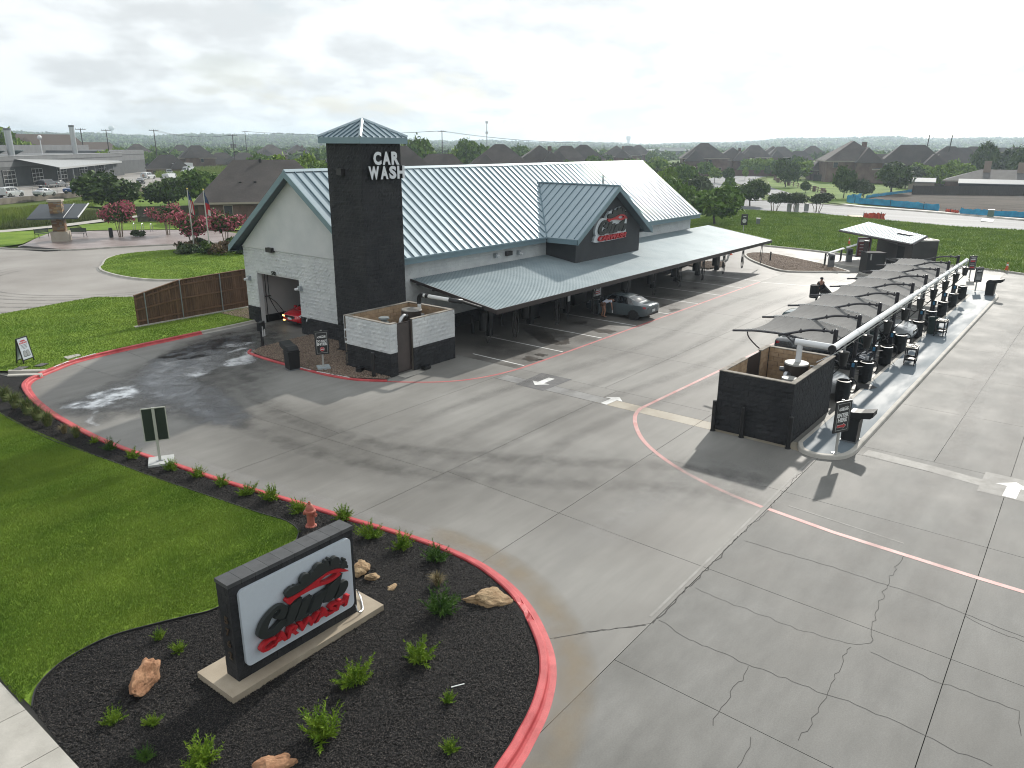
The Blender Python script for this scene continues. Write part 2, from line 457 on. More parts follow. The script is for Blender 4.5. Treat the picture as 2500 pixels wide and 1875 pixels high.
# ---- pavement: convex slabs between sawn joints, on a dark base
pave = struct(sheet('pavement', [(-12, -45), (84, -45), (84, 47), (-12, 47)], -0.045, m_joint))
cells = [[(-12, -45), (84, -45), (84, 47), (-12, 47)]]
def clip(poly, p, q, side):
    out = []; n = len(poly); nx, ny = -(q[1] - p[1]), q[0] - p[0]
    d = [side * ((v[0] - p[0]) * nx + (v[1] - p[1]) * ny) for v in poly]
    for i in range(n):
        j = (i + 1) % n
        if d[i] >= 0: out.append(poly[i])
        if d[i] * d[j] < 0:
            t = d[i] / (d[i] - d[j]); out.append(tuple(a + (b - a) * t for a, b in zip(poly[i], poly[j])))
    return out
def cut(p, q, where=lambda x, y: True):
    global cells
    new = []
    for c in cells:
        cx = sum(v[0] for v in c) / len(c); cy = sum(v[1] for v in c) / len(c)
        if not where(cx, cy): new.append(c); continue
        a, b = clip(c, p, q, 1), clip(c, p, q, -1)
        new += [k for k in (a, b) if len(k) > 2 and abs(area(k)) > 0.02]
    cells = new
cut((13.75, 6.72), (24.7, 6.76))
cut((13.77, 11.49), (29.1, 11.62), lambda x, y: y > 6.7)
cut((16.5, 21.80), (60, 21.86), lambda x, y: y > 11.5)
cut((28.3, 0), (28.3, 30), lambda x, y: True)
cut(*[(13.17,16.15),(17.05,16.17)], lambda x, y: y > 11.5 and x < 28.3)
cut((17.04, 14.2), (16.62, -0.27), lambda x, y: x < 28.3 and y < 16)
cut((16.14, 25.52), (17.04, 14.4), lambda x, y: x < 28.3 and y > 15)
cut(*[(17.81,39.98),(17.45,30.68)], lambda x, y: x < 28.3 and y > 21)
cut(*[(14.30,30.55),(17.36,30.64)], lambda x, y: x < 28.3 and y > 21)
cut((12.89, 1.01), (29.14, 1.24), lambda x, y: y < 6.7)
cut((11.9, 8.19), (13.75, 6.74), lambda x, y: x < 16.5 and 6.7 < y < 11.4)
cut((12.17, 7.85), (11.99, 2.14), lambda x, y: x < 16.7 and y < 6.7)
cut((22.4, -40), (22.7, 12), lambda x, y: 16.7 < x < 28.3 and y < 11.4)
cut((10, -4.3), (84, -4.1), lambda x, y: y < 1.2)
cut((26.35, 8), (26.35, 22), lambda x, y: 21.6 > y > 6.8 and 16.9 < x < 28.3)
cut((27.15, 8), (27.15, 22), lambda x, y: 21.6 > y > 6.8 and 26.4 < x < 28.3)
cut((27.2, 1), (27.4, 6.7), lambda x, y: y < 6.7 and 22.5 < x < 28.3)
for k, x in enumerate((32.3, 36.2, 40.15, 44.5, 48.85, 52.8, 56.7, 60.6, 66.0, 72.0, 78.0)):
    cut((x, 0), (x, 20), lambda cx, cy: cx > 28.4 and cy > 21.8 and cx > x - 8)
for x in (34.4, 40.5, 46.6, 52.7, 58.8, 64.9, 71, 77):
    cut((x, 0), (x + 0.1, 20), lambda cx, cy: cx > 28.4 and cy < 21.8)
cut((28.4, 16.9), (84, 17.0), lambda x, y: x > 28.4 and 6.8 < y < 21.8)
cut((28.4, 3.5), (84, 3.3), lambda x, y: x > 28.4 and 1.2 < y < 6.7)
for c in cells:
    if area(c) < 0: c = c[::-1]
    cx = sum(v[0] for v in c) / len(c); cy = sum(v[1] for v in c) / len(c)
    n = len(c); ins = []
    for i in range(n):
        a, b, d = Vector(c[i - 1]), Vector(c[i]), Vector(c[(i + 1) % n])
        t1, t2 = (b - a).normalized(), (d - b).normalized()
        n1, n2 = Vector((-t1.y, t1.x)), Vector((-t2.y, t2.x)); bis = (n1 + n2)
        k = 0.008 / max(0.25, (bis.length_squared / 2))
        ins.append((b.x + bis.x * k, b.y + bis.y * k))
    m = m_conc
    if cy < 6.7: m = m_conc_old
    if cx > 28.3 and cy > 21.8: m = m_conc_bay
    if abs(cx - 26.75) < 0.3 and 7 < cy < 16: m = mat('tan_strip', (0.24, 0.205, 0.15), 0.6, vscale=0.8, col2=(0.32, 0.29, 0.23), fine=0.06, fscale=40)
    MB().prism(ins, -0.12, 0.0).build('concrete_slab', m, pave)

# irregular cracks in the old slabs (thin wandering strips)
m_crack = mat('crack', (0.065, 0.062, 0.058), 0.95)
ck = MB()
def crack(pts, w, jag=0.05):
    p = []
    for (a, b) in zip(pts[:-1], pts[1:]):
        n = max(2, int(math.dist(a, b) / 0.16))
        for i in range(n):
            t = i / n; p.append((a[0] + (b[0] - a[0]) * t + rnd.uniform(-jag, jag), a[1] + (b[1] - a[1]) * t + rnd.uniform(-jag, jag)))
    p.append(pts[-1])
    s = strip(p, w, 0.004); ck.add(s.v, s.f)
crack([(14.02,6.68),(13.81,5.79),(13.76,4.98),(13.78,4.44),(13.83,3.64),(13.84,2.82),(13.95,2.08),(13.88,1.50),(13.86,1.08),(13.80,0.63),(13.80,-0.06)], 0.011)
crack([(15.80,6.55),(15.70,5.51),(15.68,4.68),(15.69,3.85),(15.80,2.94),(16.17,2.56)], 0.009)
crack([(20.81,2.89),(18.88,2.86),(17.69,2.77),(16.65,2.65),(16.17,2.56)], 0.013)
crack([(15.79,2.89),(14.75,2.85),(13.91,2.79),(13.01,2.80),(12.26,2.85)], 0.012)
crack([(13.75,4.35),(12.73,4.33),(12.05,4.31),(11.62,4.24)], 0.013)
crack([(15.85,2.48),(15.74,1.85),(15.69,1.07),(15.74,0.43),(15.69,-0.27),(14.98,-0.38)], 0.011)
crack([(18.82,6.52),(18.87,5.21),(18.93,4.16),(18.90,3.09),(18.92,2.21),(18.74,1.14),(18.55,-0.09)], 0.012, 0.02)
crack([(11.79,3.53),(11.35,3.52),(10.93,3.48)], 0.011)
crack([(18.69,1.13),(18.45,0.76),(18.35,-0.11)], 0.011)
crack([(24.64,6.84),(23.68,6.80),(22.33,6.76),(21.04,6.67),(20.00,6.74),(19.00,6.74)], 0.016, 0.06)
crack([(19.00,6.74),(17.60,6.70),(16.59,6.72),(15.46,6.71),(14.68,6.71),(13.81,6.69)], 0.03, 0.05)
crack([(13.64,6.79),(13.11,7.23),(12.60,7.69),(11.93,8.14)], 0.022, 0.02)
ck.build('pavement_crack', m_crack, pave)

# construction joint: pale spalled band
m_pale = mat('spalled_edge', (0.19, 0.185, 0.17), 0.7, vscale=3, col2=(0.26, 0.255, 0.24), fine=0.1, fscale=30)
struct(strip([(14.0, 6.86), (17, 6.87), (20, 6.89), (24.0, 6.93), (26, 6.9)], 0.07, 0.004).build('pale_joint_band', m_pale))

# ---- kerbs
def arcpts(path, s=5): return spline(path, s)
nose = [(13.17, 38.21), (12.70, 37.97), (12.2, 37.2), (11.85, 35.9), (11.58, 34.37), (11.35, 31.95), (11.28, 29.10), (11.38, 26.83), (11.58, 25.27), (11.80, 23.71), (12.06, 21.57), (12.33, 19.90), (12.60, 18.35), (12.77, 17.23), (12.92, 16.14), (13.13, 14.97), (13.30, 13.86), (13.42, 12.56), (13.36, 11.33), (13.04, 10.16), (12.61, 9.26), (12.10, 8.52), (11.52, 7.85), (10.94, 7.38), (10.33, 7.04), (9.78, 6.81), (9.17, 6.63), (8.55, 6.48), (7.0, 6.25), (3.0, 6.0)]
nose_s = arcpts(nose, 6)
KP = [(0.0, 0.004), (-0.13, 0.014), (-0.17, 0.05), (-0.19, 0.125), (-0.215, 0.145), (-0.33, 0.15), (-0.36, 0.13), (-0.365, 0.02)]
kb = sweep(nose_s, KP)
for i, v in enumerate(kb.v):                       # the chipped kerb near the sign bed's nose
    if 8.8 < v[1] < 9.6 and 12.0 < v[0] < 12.9 and v[2] > 0.06:
        kb.v[i] = (v[0], v[1], v[2] - rnd.uniform(0.03, 0.10))
struct(kb.build('red_kerb', m_red))
upk = [(13.26, 38.45), (13.94, 38.85), (15.4, 39.62), (18.01, 39.98), (20.69, 40.14), (22.43, 40.24)]
upk_s = arcpts(upk, 6)
KPl = [(-o, z) for o, z in KP][::-1]
struct(sweep(upk_s, KPl).build('red_kerb', m_red))
struct(sweep([(22.43, 40.24), (24.8, 40.3), (26.2, 40.45)], KPl).build('grey_kerb', m_conc_lt))
# white stencilling on the red kerb
def kerb_words(body, a, b, z=0.154, h=0.13):
    u = Vector((b[0] - a[0], b[1] - a[1], 0)); c = ((a[0] + b[0]) / 2, (a[1] + b[1]) / 2, z)
    return struct(text(body, frame(c, u, Vector((-u.y, u.x, 0))), 0.15, m_whline, None, 'kerb_lettering', fit=(u.length, h), bold=0.01))
_po = offset(upk_s, 0.275)
kerb_words('FIRE LANE', (14.0, 39.16), (14.85, 39.66))
kerb_words('NO PARKING', (15.15, 39.8), (16.35, 40.12))
# concrete flume beside the lawn
fl = MB()
fl.prism([(12.0, 39.3), (12.12, 39.55), (13.2, 38.52), (13.02, 38.28)], -0.02, 0.15).prism([(12.3, 40.1), (12.42, 40.32), (13.62, 39.05), (13.42, 38.88)], -0.02, 0.15)
fl.prism([(12.1, 39.5), (12.32, 40.12), (13.43, 38.9), (13.18, 38.5)], -0.02, 0.02)
struct(fl.build('drain_flume', m_conc_lt))

# ---- mulch bed and lawns
edge = [(11.7, 41.4), (10.4, 39.6), (9.95, 37.5), (9.83, 33.95), (9.80, 32.49), (9.82, 30.73), (9.89, 29.01), (10.05, 27.59), (10.21, 26.50), (10.40, 24.80), (10.58, 23.0), (10.80, 21.4), (11.05, 19.6), (11.25, 18.2), (11.43, 17.2), (11.2, 16.35), (10.2, 15.62), (9.0, 15.1), (7.81, 14.88), (7.2, 15.12), (6.6, 15.4), (5.74, 15.73), (4.91, 15.70), (4.41, 15.5), (4.02, 15.17), (3.77, 14.7)]
edge_s = spline(edge, 4)
bed = edge_s + [(3.70, 13.2), (3.66, 6.2)] + offset(nose_s, -0.35)[::-1][6:] + [(12.95, 38.35), (12.05, 39.3)]
struct(sheet('mulch_bed', bed, 0.09, m_mulch))
lawn = edge_s + [(3.74, 16.3), (3.70, 20), (3.6, 60), (5, 60), (5, 46), (10.8, 42.4)]
struct(sheet('lawn', lawn, 0.115, m_grass))
lawn_up = [(10.9, 42.3), (12.3, 40.3), (13.65, 39.1)] + offset(upk_s, 0.36)[4:] + [(24.8, 40.65), (26.1, 40.8), (26.2, 41.25), (27.0, 41.3), (28, 44.4), (46, 44.6), (46, 49), (28, 50), (25.5, 53.2), (23.33, 55.75), (21.2, 55.5), (19.27, 55.05), (16.98, 54.6), (11, 53.2), (4.9, 52), (4.9, 46.2)]
struct(sheet('lawn', lawn_up, 0.12, m_grass))
m_edging = mat('black_lawn_edging', (0.015, 0.015, 0.015), 0.6)
struct(sweep(edge_s[12:], [(-0.012, 0.08), (-0.012, 0.15), (0.012, 0.15), (0.012, 0.08)]).build('lawn_edging', m_edging))
# sidewalk slabs
walk = struct(sheet('sidewalk', [(2.0, 0), (3.68, 0), (3.68, 50), (2.0, 50)], 0.03, m_joint))
for k in range(-1, 32):
    y0 = 14.73 + (k - 9) * 1.505
    MB().bb((2.0, y0 + 0.008, 0.0), (3.67, y0 + 1.497, 0.11)).build('sidewalk_slab', m_conc_lt, walk)

def blades(name, poly, n, z, h=(0.03, 0.07), w=0.012, m=m_blade, lean=0.6):
    P = scatter(poly, n); a = nrng.random(n) * 6.283; hh = h[0] + nrng.random(n) * (h[1] - h[0])
    dx, dy = np.cos(a) * w, np.sin(a) * w; la = nrng.random(n) * 6.283; lr = nrng.random(n) * lean * hh
    V = np.empty((n, 3, 3)); zb = np.full(n, z - 0.01)
    V[:, 0] = np.stack([P[:, 0] - dx, P[:, 1] - dy, zb], 1); V[:, 1] = np.stack([P[:, 0] + dx, P[:, 1] + dy, zb], 1)
    V[:, 2] = np.stack([P[:, 0] + np.cos(la) * lr, P[:, 1] + np.sin(la) * lr, z + hh], 1)
    return np_mesh(name, V.reshape(-1, 3), np.arange(n * 3).reshape(-1, 3), m, kind='stuff')
near = [(3.7, 15), (4.4, 15.6), (5.7, 15.8), (7.8, 14.95), (10.2, 15.7), (11.3, 16.4), (11.4, 17.2), (10.8, 21.3), (10.2, 26.4), (9.85, 31), (9.85, 36), (3.7, 36)]
tag(blades('grass', near, 330000, 0.115, w=0.011), 'short mown green turf of the front lawn', 'grass')
tag(blades('grass', lawn_up, 120000, 0.12, h=(0.03, 0.08), w=0.02), 'short green turf between the kerb and the wooden fence', 'grass')
# mulch chips
def chips(name, poly, n, z, m, L=(0.02, 0.055), W=0.010):
    P = scatter(poly, n); a = nrng.random(n) * 6.283; l = (L[0] + nrng.random(n) * (L[1] - L[0])) / 2
    ux, uy = np.cos(a) * l, np.sin(a) * l; wx, wy = -np.sin(a) * W, np.cos(a) * W; t = nrng.normal(0, 0.35, n) * l; zz_ = z + nrng.random(n) * 0.02
    V = np.empty((n, 4, 3))
    for i, (su, sw) in enumerate(((-1, -1), (1, -1), (1, 1), (-1, 1))):
        V[:, i] = np.stack([P[:, 0] + su * ux + sw * wx, P[:, 1] + su * uy + sw * wy, zz_ + su * t + (0.006 if i % 2 else 0)], 1)
    return np_mesh(name, V.reshape(-1, 3), np.arange(n * 4).reshape(-1, 4), m, kind='stuff')
bed_in = edge_s[14:] + [(3.70, 13.2), (3.66, 6.6)] + offset(nose_s, -0.42)[::-1][12:-10]
tag(chips('mulch', bed_in, 150000, 0.095, m_chip, L=(0.025, 0.075)), 'loose black wood mulch round the monument sign and kerb plants', 'mulch')
def pebbles(name, poly, n, z, r, m=m_pebble):
    P = scatter(poly, n); s = r * (0.6 + nrng.random((n, 3)) * 0.9); s[:, 2] *= 0.7
    base = np.array([(1, 0, 0), (0, 1, 0), (-1, 0, 0), (0, -1, 0), (0, 0, 1), (0, 0, -1)], float)
    a = nrng.random(n) * 6.283; ca, sa = np.cos(a), np.sin(a)
    B = base[None] * s[:, None]; V = np.empty((n, 6, 3))
    V[..., 0] = B[..., 0] * ca[:, None] - B[..., 1] * sa[:, None] + P[:, :1]; V[..., 1] = B[..., 0] * sa[:, None] + B[..., 1] * ca[:, None] + P[:, 1:]
    V[..., 2] = B[..., 2] + z + nrng.random((n, 1)) * 0.02
    F = np.array([(0, 1, 4), (1, 2, 4), (2, 3, 4), (3, 0, 4), (1, 0, 5), (2, 1, 5), (3, 2, 5), (0, 3, 5)])
    return np_mesh(name, V.reshape(-1, 3), (F[None] + (np.arange(n) * 6)[:, None, None]).reshape(-1, 3), m, kind='stuff')
gbed = [(21.78, 34.5), (22.64, 34.95), (24.28, 35.15), (26.15, 35.15), (26.15, 31.5), (24.9, 31.5), (24.9, 28.9), (23.2, 28.8), (23.2, 25.5), (22.85, 25.5), (22.15, 26.6), (21.80, 28.05), (21.70, 29.9), (21.65, 31.6), (21.65, 33.2)]
struct(sheet('gravel_bed', gbed, 0.07, m_gravel))
tag(pebbles('gravel', gbed, 9000, 0.075, 0.035), 'brown river gravel around the do not enter sign', 'gravel')
gb2 = [(26.1, 41.35), (27.9, 41.35), (28.0, 44.2), (25.9, 44.1)]
struct(sheet('gravel_bed', gb2, 0.125, m_gravel)); tag(pebbles('gravel', gb2, 2200, 0.13, 0.035), 'gravel strip by the wall end of the wooden fence', 'gravel')
gk = [(22.0, 35.0), (21.62, 34.5), (21.5, 33.2), (21.48, 31.5), (21.54, 29.9), (21.66, 28.0), (22.02, 26.5), (22.77, 25.25)]
struct(sweep(spline(gk, 5), [(-0.06, 0.004), (-0.05, 0.06), (0.0, 0.075), (0.09, 0.075), (0.1, 0.02)]).build('red_kerb', m_red))
kerb_words('FIRE LANE', (21.62, 28.9), (21.95, 26.9), 0.081, 0.10)
kerb_words('NO PARKING', (21.52, 31.2), (21.58, 29.3), 0.081, 0.10)

# ---- painted markings
def mark(o): return struct(o)
mark(strip(spline([(22.72, 25.4), (23.3, 24.5), (24.31, 23.31), (25.6, 22.45), (27.55, 21.9), (30.5, 21.76), (40, 21.8), (50, 21.86), (60.2, 21.9)], 6), 0.15, 0.005).build('red_fire_lane_line', m_redline2))
mark(strip([(60.2, 21.98), (62.0, 12.9)], 0.12, 0.005).build('white_line', m_whline))
mark(strip(spline([(62, 13.0), (45, 13.7), (34.3, 13.99), (27.9, 14.22), (26.6, 14.2), (25.4, 13.7), (23.95, 12.61), (22.92, 11.39), (22.06, 9.89), (21.48, 8.33), (21.15, 6.9)], 6), 0.16, 0.005).build('faded_red_line', m_redline))
mark(strip([(21.15, 6.7), (20.88, 4.73), (20.71, 1.14), (20.6, -6)], 0.17, 0.005).build('faded_red_line', m_redline))
mark(strip([(21.75, 6.3), (21.45, 3.0)], 0.05, 0.005).build('white_line', m_pale))
for k, (x, y0) in enumerate(((28.9, 25.4), (32.3, 27.2), (36.2, 27.2), (40.15, 27.2), (44.5, 27.2), (48.85, 27.2), (52.8, 27.2), (56.7, 27.2), (60.6, 27.2))):
    mark(strip([(x + 0.1, y0), (x, 21.95)], 0.10, 0.005).build('stall_line', m_whline))
for k in range(9):
    x = 34.9 + 3.67 * k
    mark(strip([(x, 12.6), (x, 8.6)], 0.10, 0.005).build('stall_line', m_whline))
ARROW = [(0, 0.42), (-0.42, 0.0), (-0.15, 0.0), (-0.15, -0.75), (0.15, -0.75), (0.15, 0.0), (0.42, 0.0)]
m_asphpatch = mat('dark_arrow_patch', (0.055, 0.055, 0.058), 0.7, vscale=3, col2=(0.10, 0.10, 0.10))
def arrow(c, ang, s, patch):
    if patch: mark(sheet('arrow_patch', [(c[0] + a, c[1] + b) for a, b in patch[0]], 0.005, patch[1]))
    ca, sa = math.cos(ang), math.sin(ang)
    mark(sheet('painted_arrow', [(c[0] + s * (x * ca - y * sa), c[1] + s * (x * sa + y * ca)) for x, y in ARROW], 0.009, m_whline))
arrow((27.15, 19.62), R(90), 1.15, ([(-0.95, 0.75), (-0.95, -0.8), (1.3, -0.85), (1.3, 0.9)], m_asphpatch))
arrow((27.15, 15.72), R(-93), 1.05, None)
arrow((27.6, 1.05), R(-92), 1.25, ([(-1.0, 0.9), (-1.0, -0.9), (0.9, -0.9), (0.9, 0.9)], m_pale))
mark(strip([(27.75, 5.6), (27.6, 3.4), (27.3, 1.3), (27.1, -2)], 0.6, 0.004).build('pale_patch', m_pale))
mark(strip([(26.75, 15.9), (26.75, 21.6)], 0.75, 0.003).build('dark_strip', mat('dark_strip', (0.13, 0.13, 0.13), 0.6, vscale=1, col2=(0.22, 0.22, 0.21))))
# drip stains under the vacuum canopy
def jag_poly(pts, amp, sub=5):
    s = spline(pts, sub + 3, True); ph = [rnd.uniform(0, 6.28) for _ in range(8)]
    w = lambda i, k: sum(math.sin(i * f + p) / (1 + j * .5) for j, (f, p) in enumerate(zip((.31, .77, 1.7, 2.9), ph[k:k + 4])))
    return [(x + amp * (1.6 * w(i, 0) + rnd.gauss(0, .5)), y + amp * (1.6 * w(i, 4) + rnd.gauss(0, .5))) for i, (x, y) in enumerate(s)]
m_stain = mat('damp_stain', (0.035, 0.030, 0.025), 0.35, vscale=2.5, col2=(0.08, 0.07, 0.06))
for q in ([(35.14,26.68),(35.85,26.11),(35.22,25.10),(34.18,23.59),(34.25,23.23),(35.04,23.62),(34.00,22.76),(33.31,23.08),(33.19,24.00),(34.09,25.34)], [(30.17,22.84),(30.54,22.73),(30.51,22.42),(29.97,22.07),(29.70,22.30)], [(30.98,22.77),(31.23,22.57),(31.18,22.29),(30.88,22.31)], [(30.17,22.27),(30.48,22.12),(30.30,21.89),(29.99,21.95)], [(37.67,23.56),(38.32,22.25),(37.42,22.06),(37.27,22.76)], [(38.32,25.78),(39.29,24.88),(38.43,24.80)], [(45.73,22.55),(46.45,22.34),(45.93,21.99),(45.28,22.13)]):
    mark(sheet('damp_patch', jag_poly(q, 0.05), 0.003, m_stain))

# ---- wet floor and suds at the tunnel exit
m_wetconc = mat('wet_concrete', (0.045, 0.043, 0.040), 0.36, vscale=0.9, col2=(0.095, 0.092, 0.085), spec=0.45, rvar=0.12, detail=9, lo=0.4, hi=0.6, fade=1.0)
m_water = mat('standing_water', (0.022, 0.026, 0.033), 0.13, vscale=1.1, col2=(0.075, 0.085, 0.10), spec=0.65, rvar=0.09, detail=10, lo=.42, hi=.58, fade=1.05)
m_suds = mat('soap_suds', (0.20, 0.21, 0.225), 0.2, vscale=1.6, col2=(0.70, 0.72, 0.74), spec=0.8, lo=.38, hi=.55, detail=9, fade=1.1)
def wet(name, pts, amp, z, m): return soft_patch(name, jag_poly(pts, amp, 7), z, m, {'wet_patch': 1.1, 'water_film': 0.55, 'suds': 0.22}[name], 0.09 if name == 'suds' else 0.13)
wet('wet_patch', [(25.52,39.76),(22.45,40.26),(19.79,39.13),(17.65,37.45),(15.84,36.25),(13.21,34.50),(11.62,33.31),(11.26,30.93),(11.52,29.42),(12.75,29.82),(13.69,28.41),(14.21,26.32),(15.61,24.82),(16.54,26.68),(17.36,30.31),(18.29,32.51),(19.91,33.48),(22.10,34.06),(24.26,35.05),(27.10,38.98)], 0.07, 0.003, m_wetconc)
wet('water_film', [(24.32,37.97),(22.40,38.78),(19.35,38.32),(17.57,37.15),(16.22,35.42),(15.14,34.02),(14.47,32.05),(14.35,30.76),(14.55,29.15),(14.36,27.57),(14.17,26.84),(14.67,25.75),(15.28,24.51),(15.57,24.05),(15.45,25.49),(16.36,26.12),(17.44,30.22),(17.53,32.40),(19.38,33.36),(21.61,35.54),(23.26,36.27)], 0.035, 0.006, m_water)
wet('suds', [(22.28,34.94),(21.76,35.14),(21.08,34.47),(19.97,34.19),(18.33,32.82),(17.43,32.70),(17.52,33.82),(18.33,33.54),(19.28,33.68),(19.57,32.94),(21.01,32.92)], 0.03, 0.009, m_suds)
wet('suds', [(15.33,33.78),(14.71,33.90),(14.07,34.07),(13.03,33.83),(13.12,32.99),(12.49,33.34),(11.76,33.14),(11.58,32.82),(12.39,32.09),(12.26,31.32),(11.66,30.43),(11.72,29.64),(12.22,30.99),(12.59,31.57),(13.30,31.78),(13.66,32.18),(14.34,31.92),(14.88,32.75)], 0.035, 0.009, m_suds)
wet('suds', [(23.31,36.21),(22.28,36.07),(22.26,35.41),(21.07,35.33),(20.80,35.66),(21.89,36.09),(21.24,36.88),(22.20,37.10),(22.84,36.79)], 0.02, 0.009, m_suds)
for q in ([(14.07,33.44),(14.31,33.31),(14.13,33.07),(14.02,33.20)], [(14.02,32.46),(14.38,32.46),(13.95,31.96)], [(14.72,33.42),(14.92,33.33),(14.67,33.07)], [(11.92,32.00),(12.24,31.74),(11.95,31.58)]):
    wet('wet_patch', q, 0.012, 0.012, m_wetconc)

# ---- vacuum island
m_blue = mat('blue_grey_deck_paint', (0.105, 0.135, 0.16), 0.68, spec=0.3, vscale=0.5, col2=(0.165, 0.2, 0.225), fine=0.06, fscale=20, rvar=0.1, stretch=(0.5, 2, 1), detail=9)
isl = spline([(26.9, 7.75), (26.3, 7.45), (26.1, 6.85), (26.45, 6.15), (27.2, 5.87), (28.3, 5.86)], 5) + [(60, 5.86)] + spline([(64.6, 5.86), (66.2, 6.2), (66.7, 7.2), (66.3, 8.3), (65.4, 8.75)], 4) + [(64.2, 8.6), (64, 7.72), (31.7, 7.72)]
struct(sweep(isl, [(-0.02, 0.0), (0.0, 0.12), (0.03, 0.145), (0.16, 0.15), (0.17, 0.13)], True).build('island_kerb', m_conc_lt))
struct(sheet('island_deck', offset(isl, 0.16), 0.14, m_blue))
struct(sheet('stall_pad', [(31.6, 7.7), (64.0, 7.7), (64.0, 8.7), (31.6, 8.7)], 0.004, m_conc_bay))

# ---- gravel island by the pay station, back kerb
gi = [(74.32, 28.84), (71.41, 27.11), (68.49, 24.53), (66.7, 22.4), (67.32, 20.6), (69.3, 18.3), (69.9, 17.6), (72.61, 20.24), (74.69, 23.19), (76.35, 25.64), (77.0, 27.05), (76.8, 28.41), (75.88, 29.02)]
gis = spline(gi, 3, True)
if area(gis) < 0: gis = gis[::-1]
struct(sweep(gis, [(-0.02, 0.0), (0.0, 0.13), (0.15, 0.14), (0.16, 0.09)], True).build('island_kerb', m_conc_lt))
struct(sheet('gravel_bed', offset(gis, 0.15), 0.09, m_gravel))
tag(pebbles('gravel', offset(gis, 0.2), 9000, 0.10, 0.05), 'brown gravel in the teardrop island before the pay canopy', 'gravel')
pi_ = spline([(74.6, 20.5), (73.4, 19.2), (73.2, 18.2), (72.9, 17.2), (70.0, 16.9), (70.2, 15.2), (84, 14.3), (84, 17.6), (79, 18.6), (78.2, 20.3), (76.4, 20.8)], 3, True)
if area(pi_) < 0: pi_ = pi_[::-1]
struct(sweep(pi_, [(-0.02, 0.0), (0.0, 0.12), (0.15, 0.14), (0.16, 0.12)], True).build('island_kerb', m_conc_lt))
struct(sheet('island_deck', offset(pi_, 0.15), 0.13, m_conc_rd))
gk3 = [(63.6, 27.9), (66.2, 27.4), (68.6, 28.6), (67.5, 31), (64.8, 31.4)]
struct(sheet('gravel_bed', gk3, 0.06, m_gravel)); tag(pebbles('gravel', gk3, 2500, 0.07, 0.05), 'gravel patch beyond the end of the vacuum canopy', 'gravel')

bk = [(83.4, 36), (82.9, 30.66), (82.3, 25.94), (81.2, 21.42), (80.45, 17.92), (80.3, 14.86), (80.0, 11.28), (79.26, 7.87), (78.24, 5.57), (76.3, 0.5), (73.5, -7), (72.5, -40)]
bks = spline(bk, 4)
struct(sweep(bks, [(-0.03, 0.0), (0.0, 0.13), (0.03, 0.15), (0.16, 0.15), (0.17, 0.1)]).build('grey_kerb', m_conc_lt))
snear = [(121.5, -80), (121.0, 9.69), (120.6, 17.73), (122.45, 25.27), (126.2, 32.13), (129.0, 39.2), (129.2, 45), (129.2, 49.7), (128, 80), (126, 150)]
sfar = [(136, -80), (137.42, 11.17), (141.5, 19), (145.5, 28.0), (148.8, 38), (151.5, 46), (153, 56), (152.5, 66), (152, 80), (150, 150)]
struct(sheet('field', [(84.5, 46), (83.6, 36)] + offset(bks, 0.16) + [(72, -80)] + offset(snear, 0.3)[::1] + [(100, 150), (60, 150), (60, 60), (84, 60)], 0.12, m_field))
tag(blades('grass', [(84, 34), (80.6, 16), (78.5, 5.7), (76, -2), (121, -2), (120, 18), (128, 38), (128, 50), (95, 50)], 150000, 0.12, h=(0.06, 0.24), w=0.035, m=m_blade), 'rough green grass of the open field behind the pay canopy', 'grass')
struct(sheet('street', snear + sfar[::-1], -0.02, m_asph))
struct(sweep(offset(snear, 0.3), [(-0.3, -0.02), (0.0, -0.015), (0.02, 0.12), (0.18, 0.13), (0.2, 0.1)]).build('street_kerb', m_conc_lt))
struct(sweep(sfar, [(0.3, -0.01), (0.0, 0.0), (-0.02, 0.13), (-0.2, 0.14), (-0.22, 0.0)]).build('street_kerb', m_conc_lt))
struct(strip([(138.8, -80), (140.2, 10.5), (144.4, 18.2), (148.3, 27.2), (151.5, 37.2), (155.0, 42)], 1.7, 0.05).build('footpath', m_conc_lt))
c1 = spline([(140, 56), (165, 66), (206, 88), (228, 99.7), (256, 109), (320, 121), (420, 129), (560, 132)], 5)
c2 = spline([(146, 50), (175, 60), (206, 77), (242, 97), (290, 109), (330, 113), (420, 118), (560, 120)], 5)
struct(strip(c1, 7.5, -0.045).build('road', m_asph)); struct(strip(c2, 6.5, -0.06).build('road', m_asph))
struct(strip(spline([(168, 54), (180, 56), (205, 70), (240, 87), (290, 98), (330, 102)], 4), 2.0, -0.05).build('footpath', m_conc_lt))
struct(sheet('verge', [(137.5, -80), (139, 10), (144, 20), (148, 29), (152, 38), (160, 48), (205, 74), (260, 96), (300, 100), (262, 88), (250, 62), (225, 46), (216, 42), (186, 43), (172, 43.5), (157, 41), (152.5, 32), (147.5, 24.6), (142.5, 20), (141.6, 11.7), (140.5, -80)], -0.03, m_field))
struct(sheet('dirt_lot', [(141.8, -80), (142.9, 11.7), (143.7, 20), (148.7, 24.5), (153.9, 32.2), (158.1, 40.2), (174.5, 42.4), (186.9, 42.2), (215, 39.9), (209, 18), (206, -80)], 0.03, m_dirt))

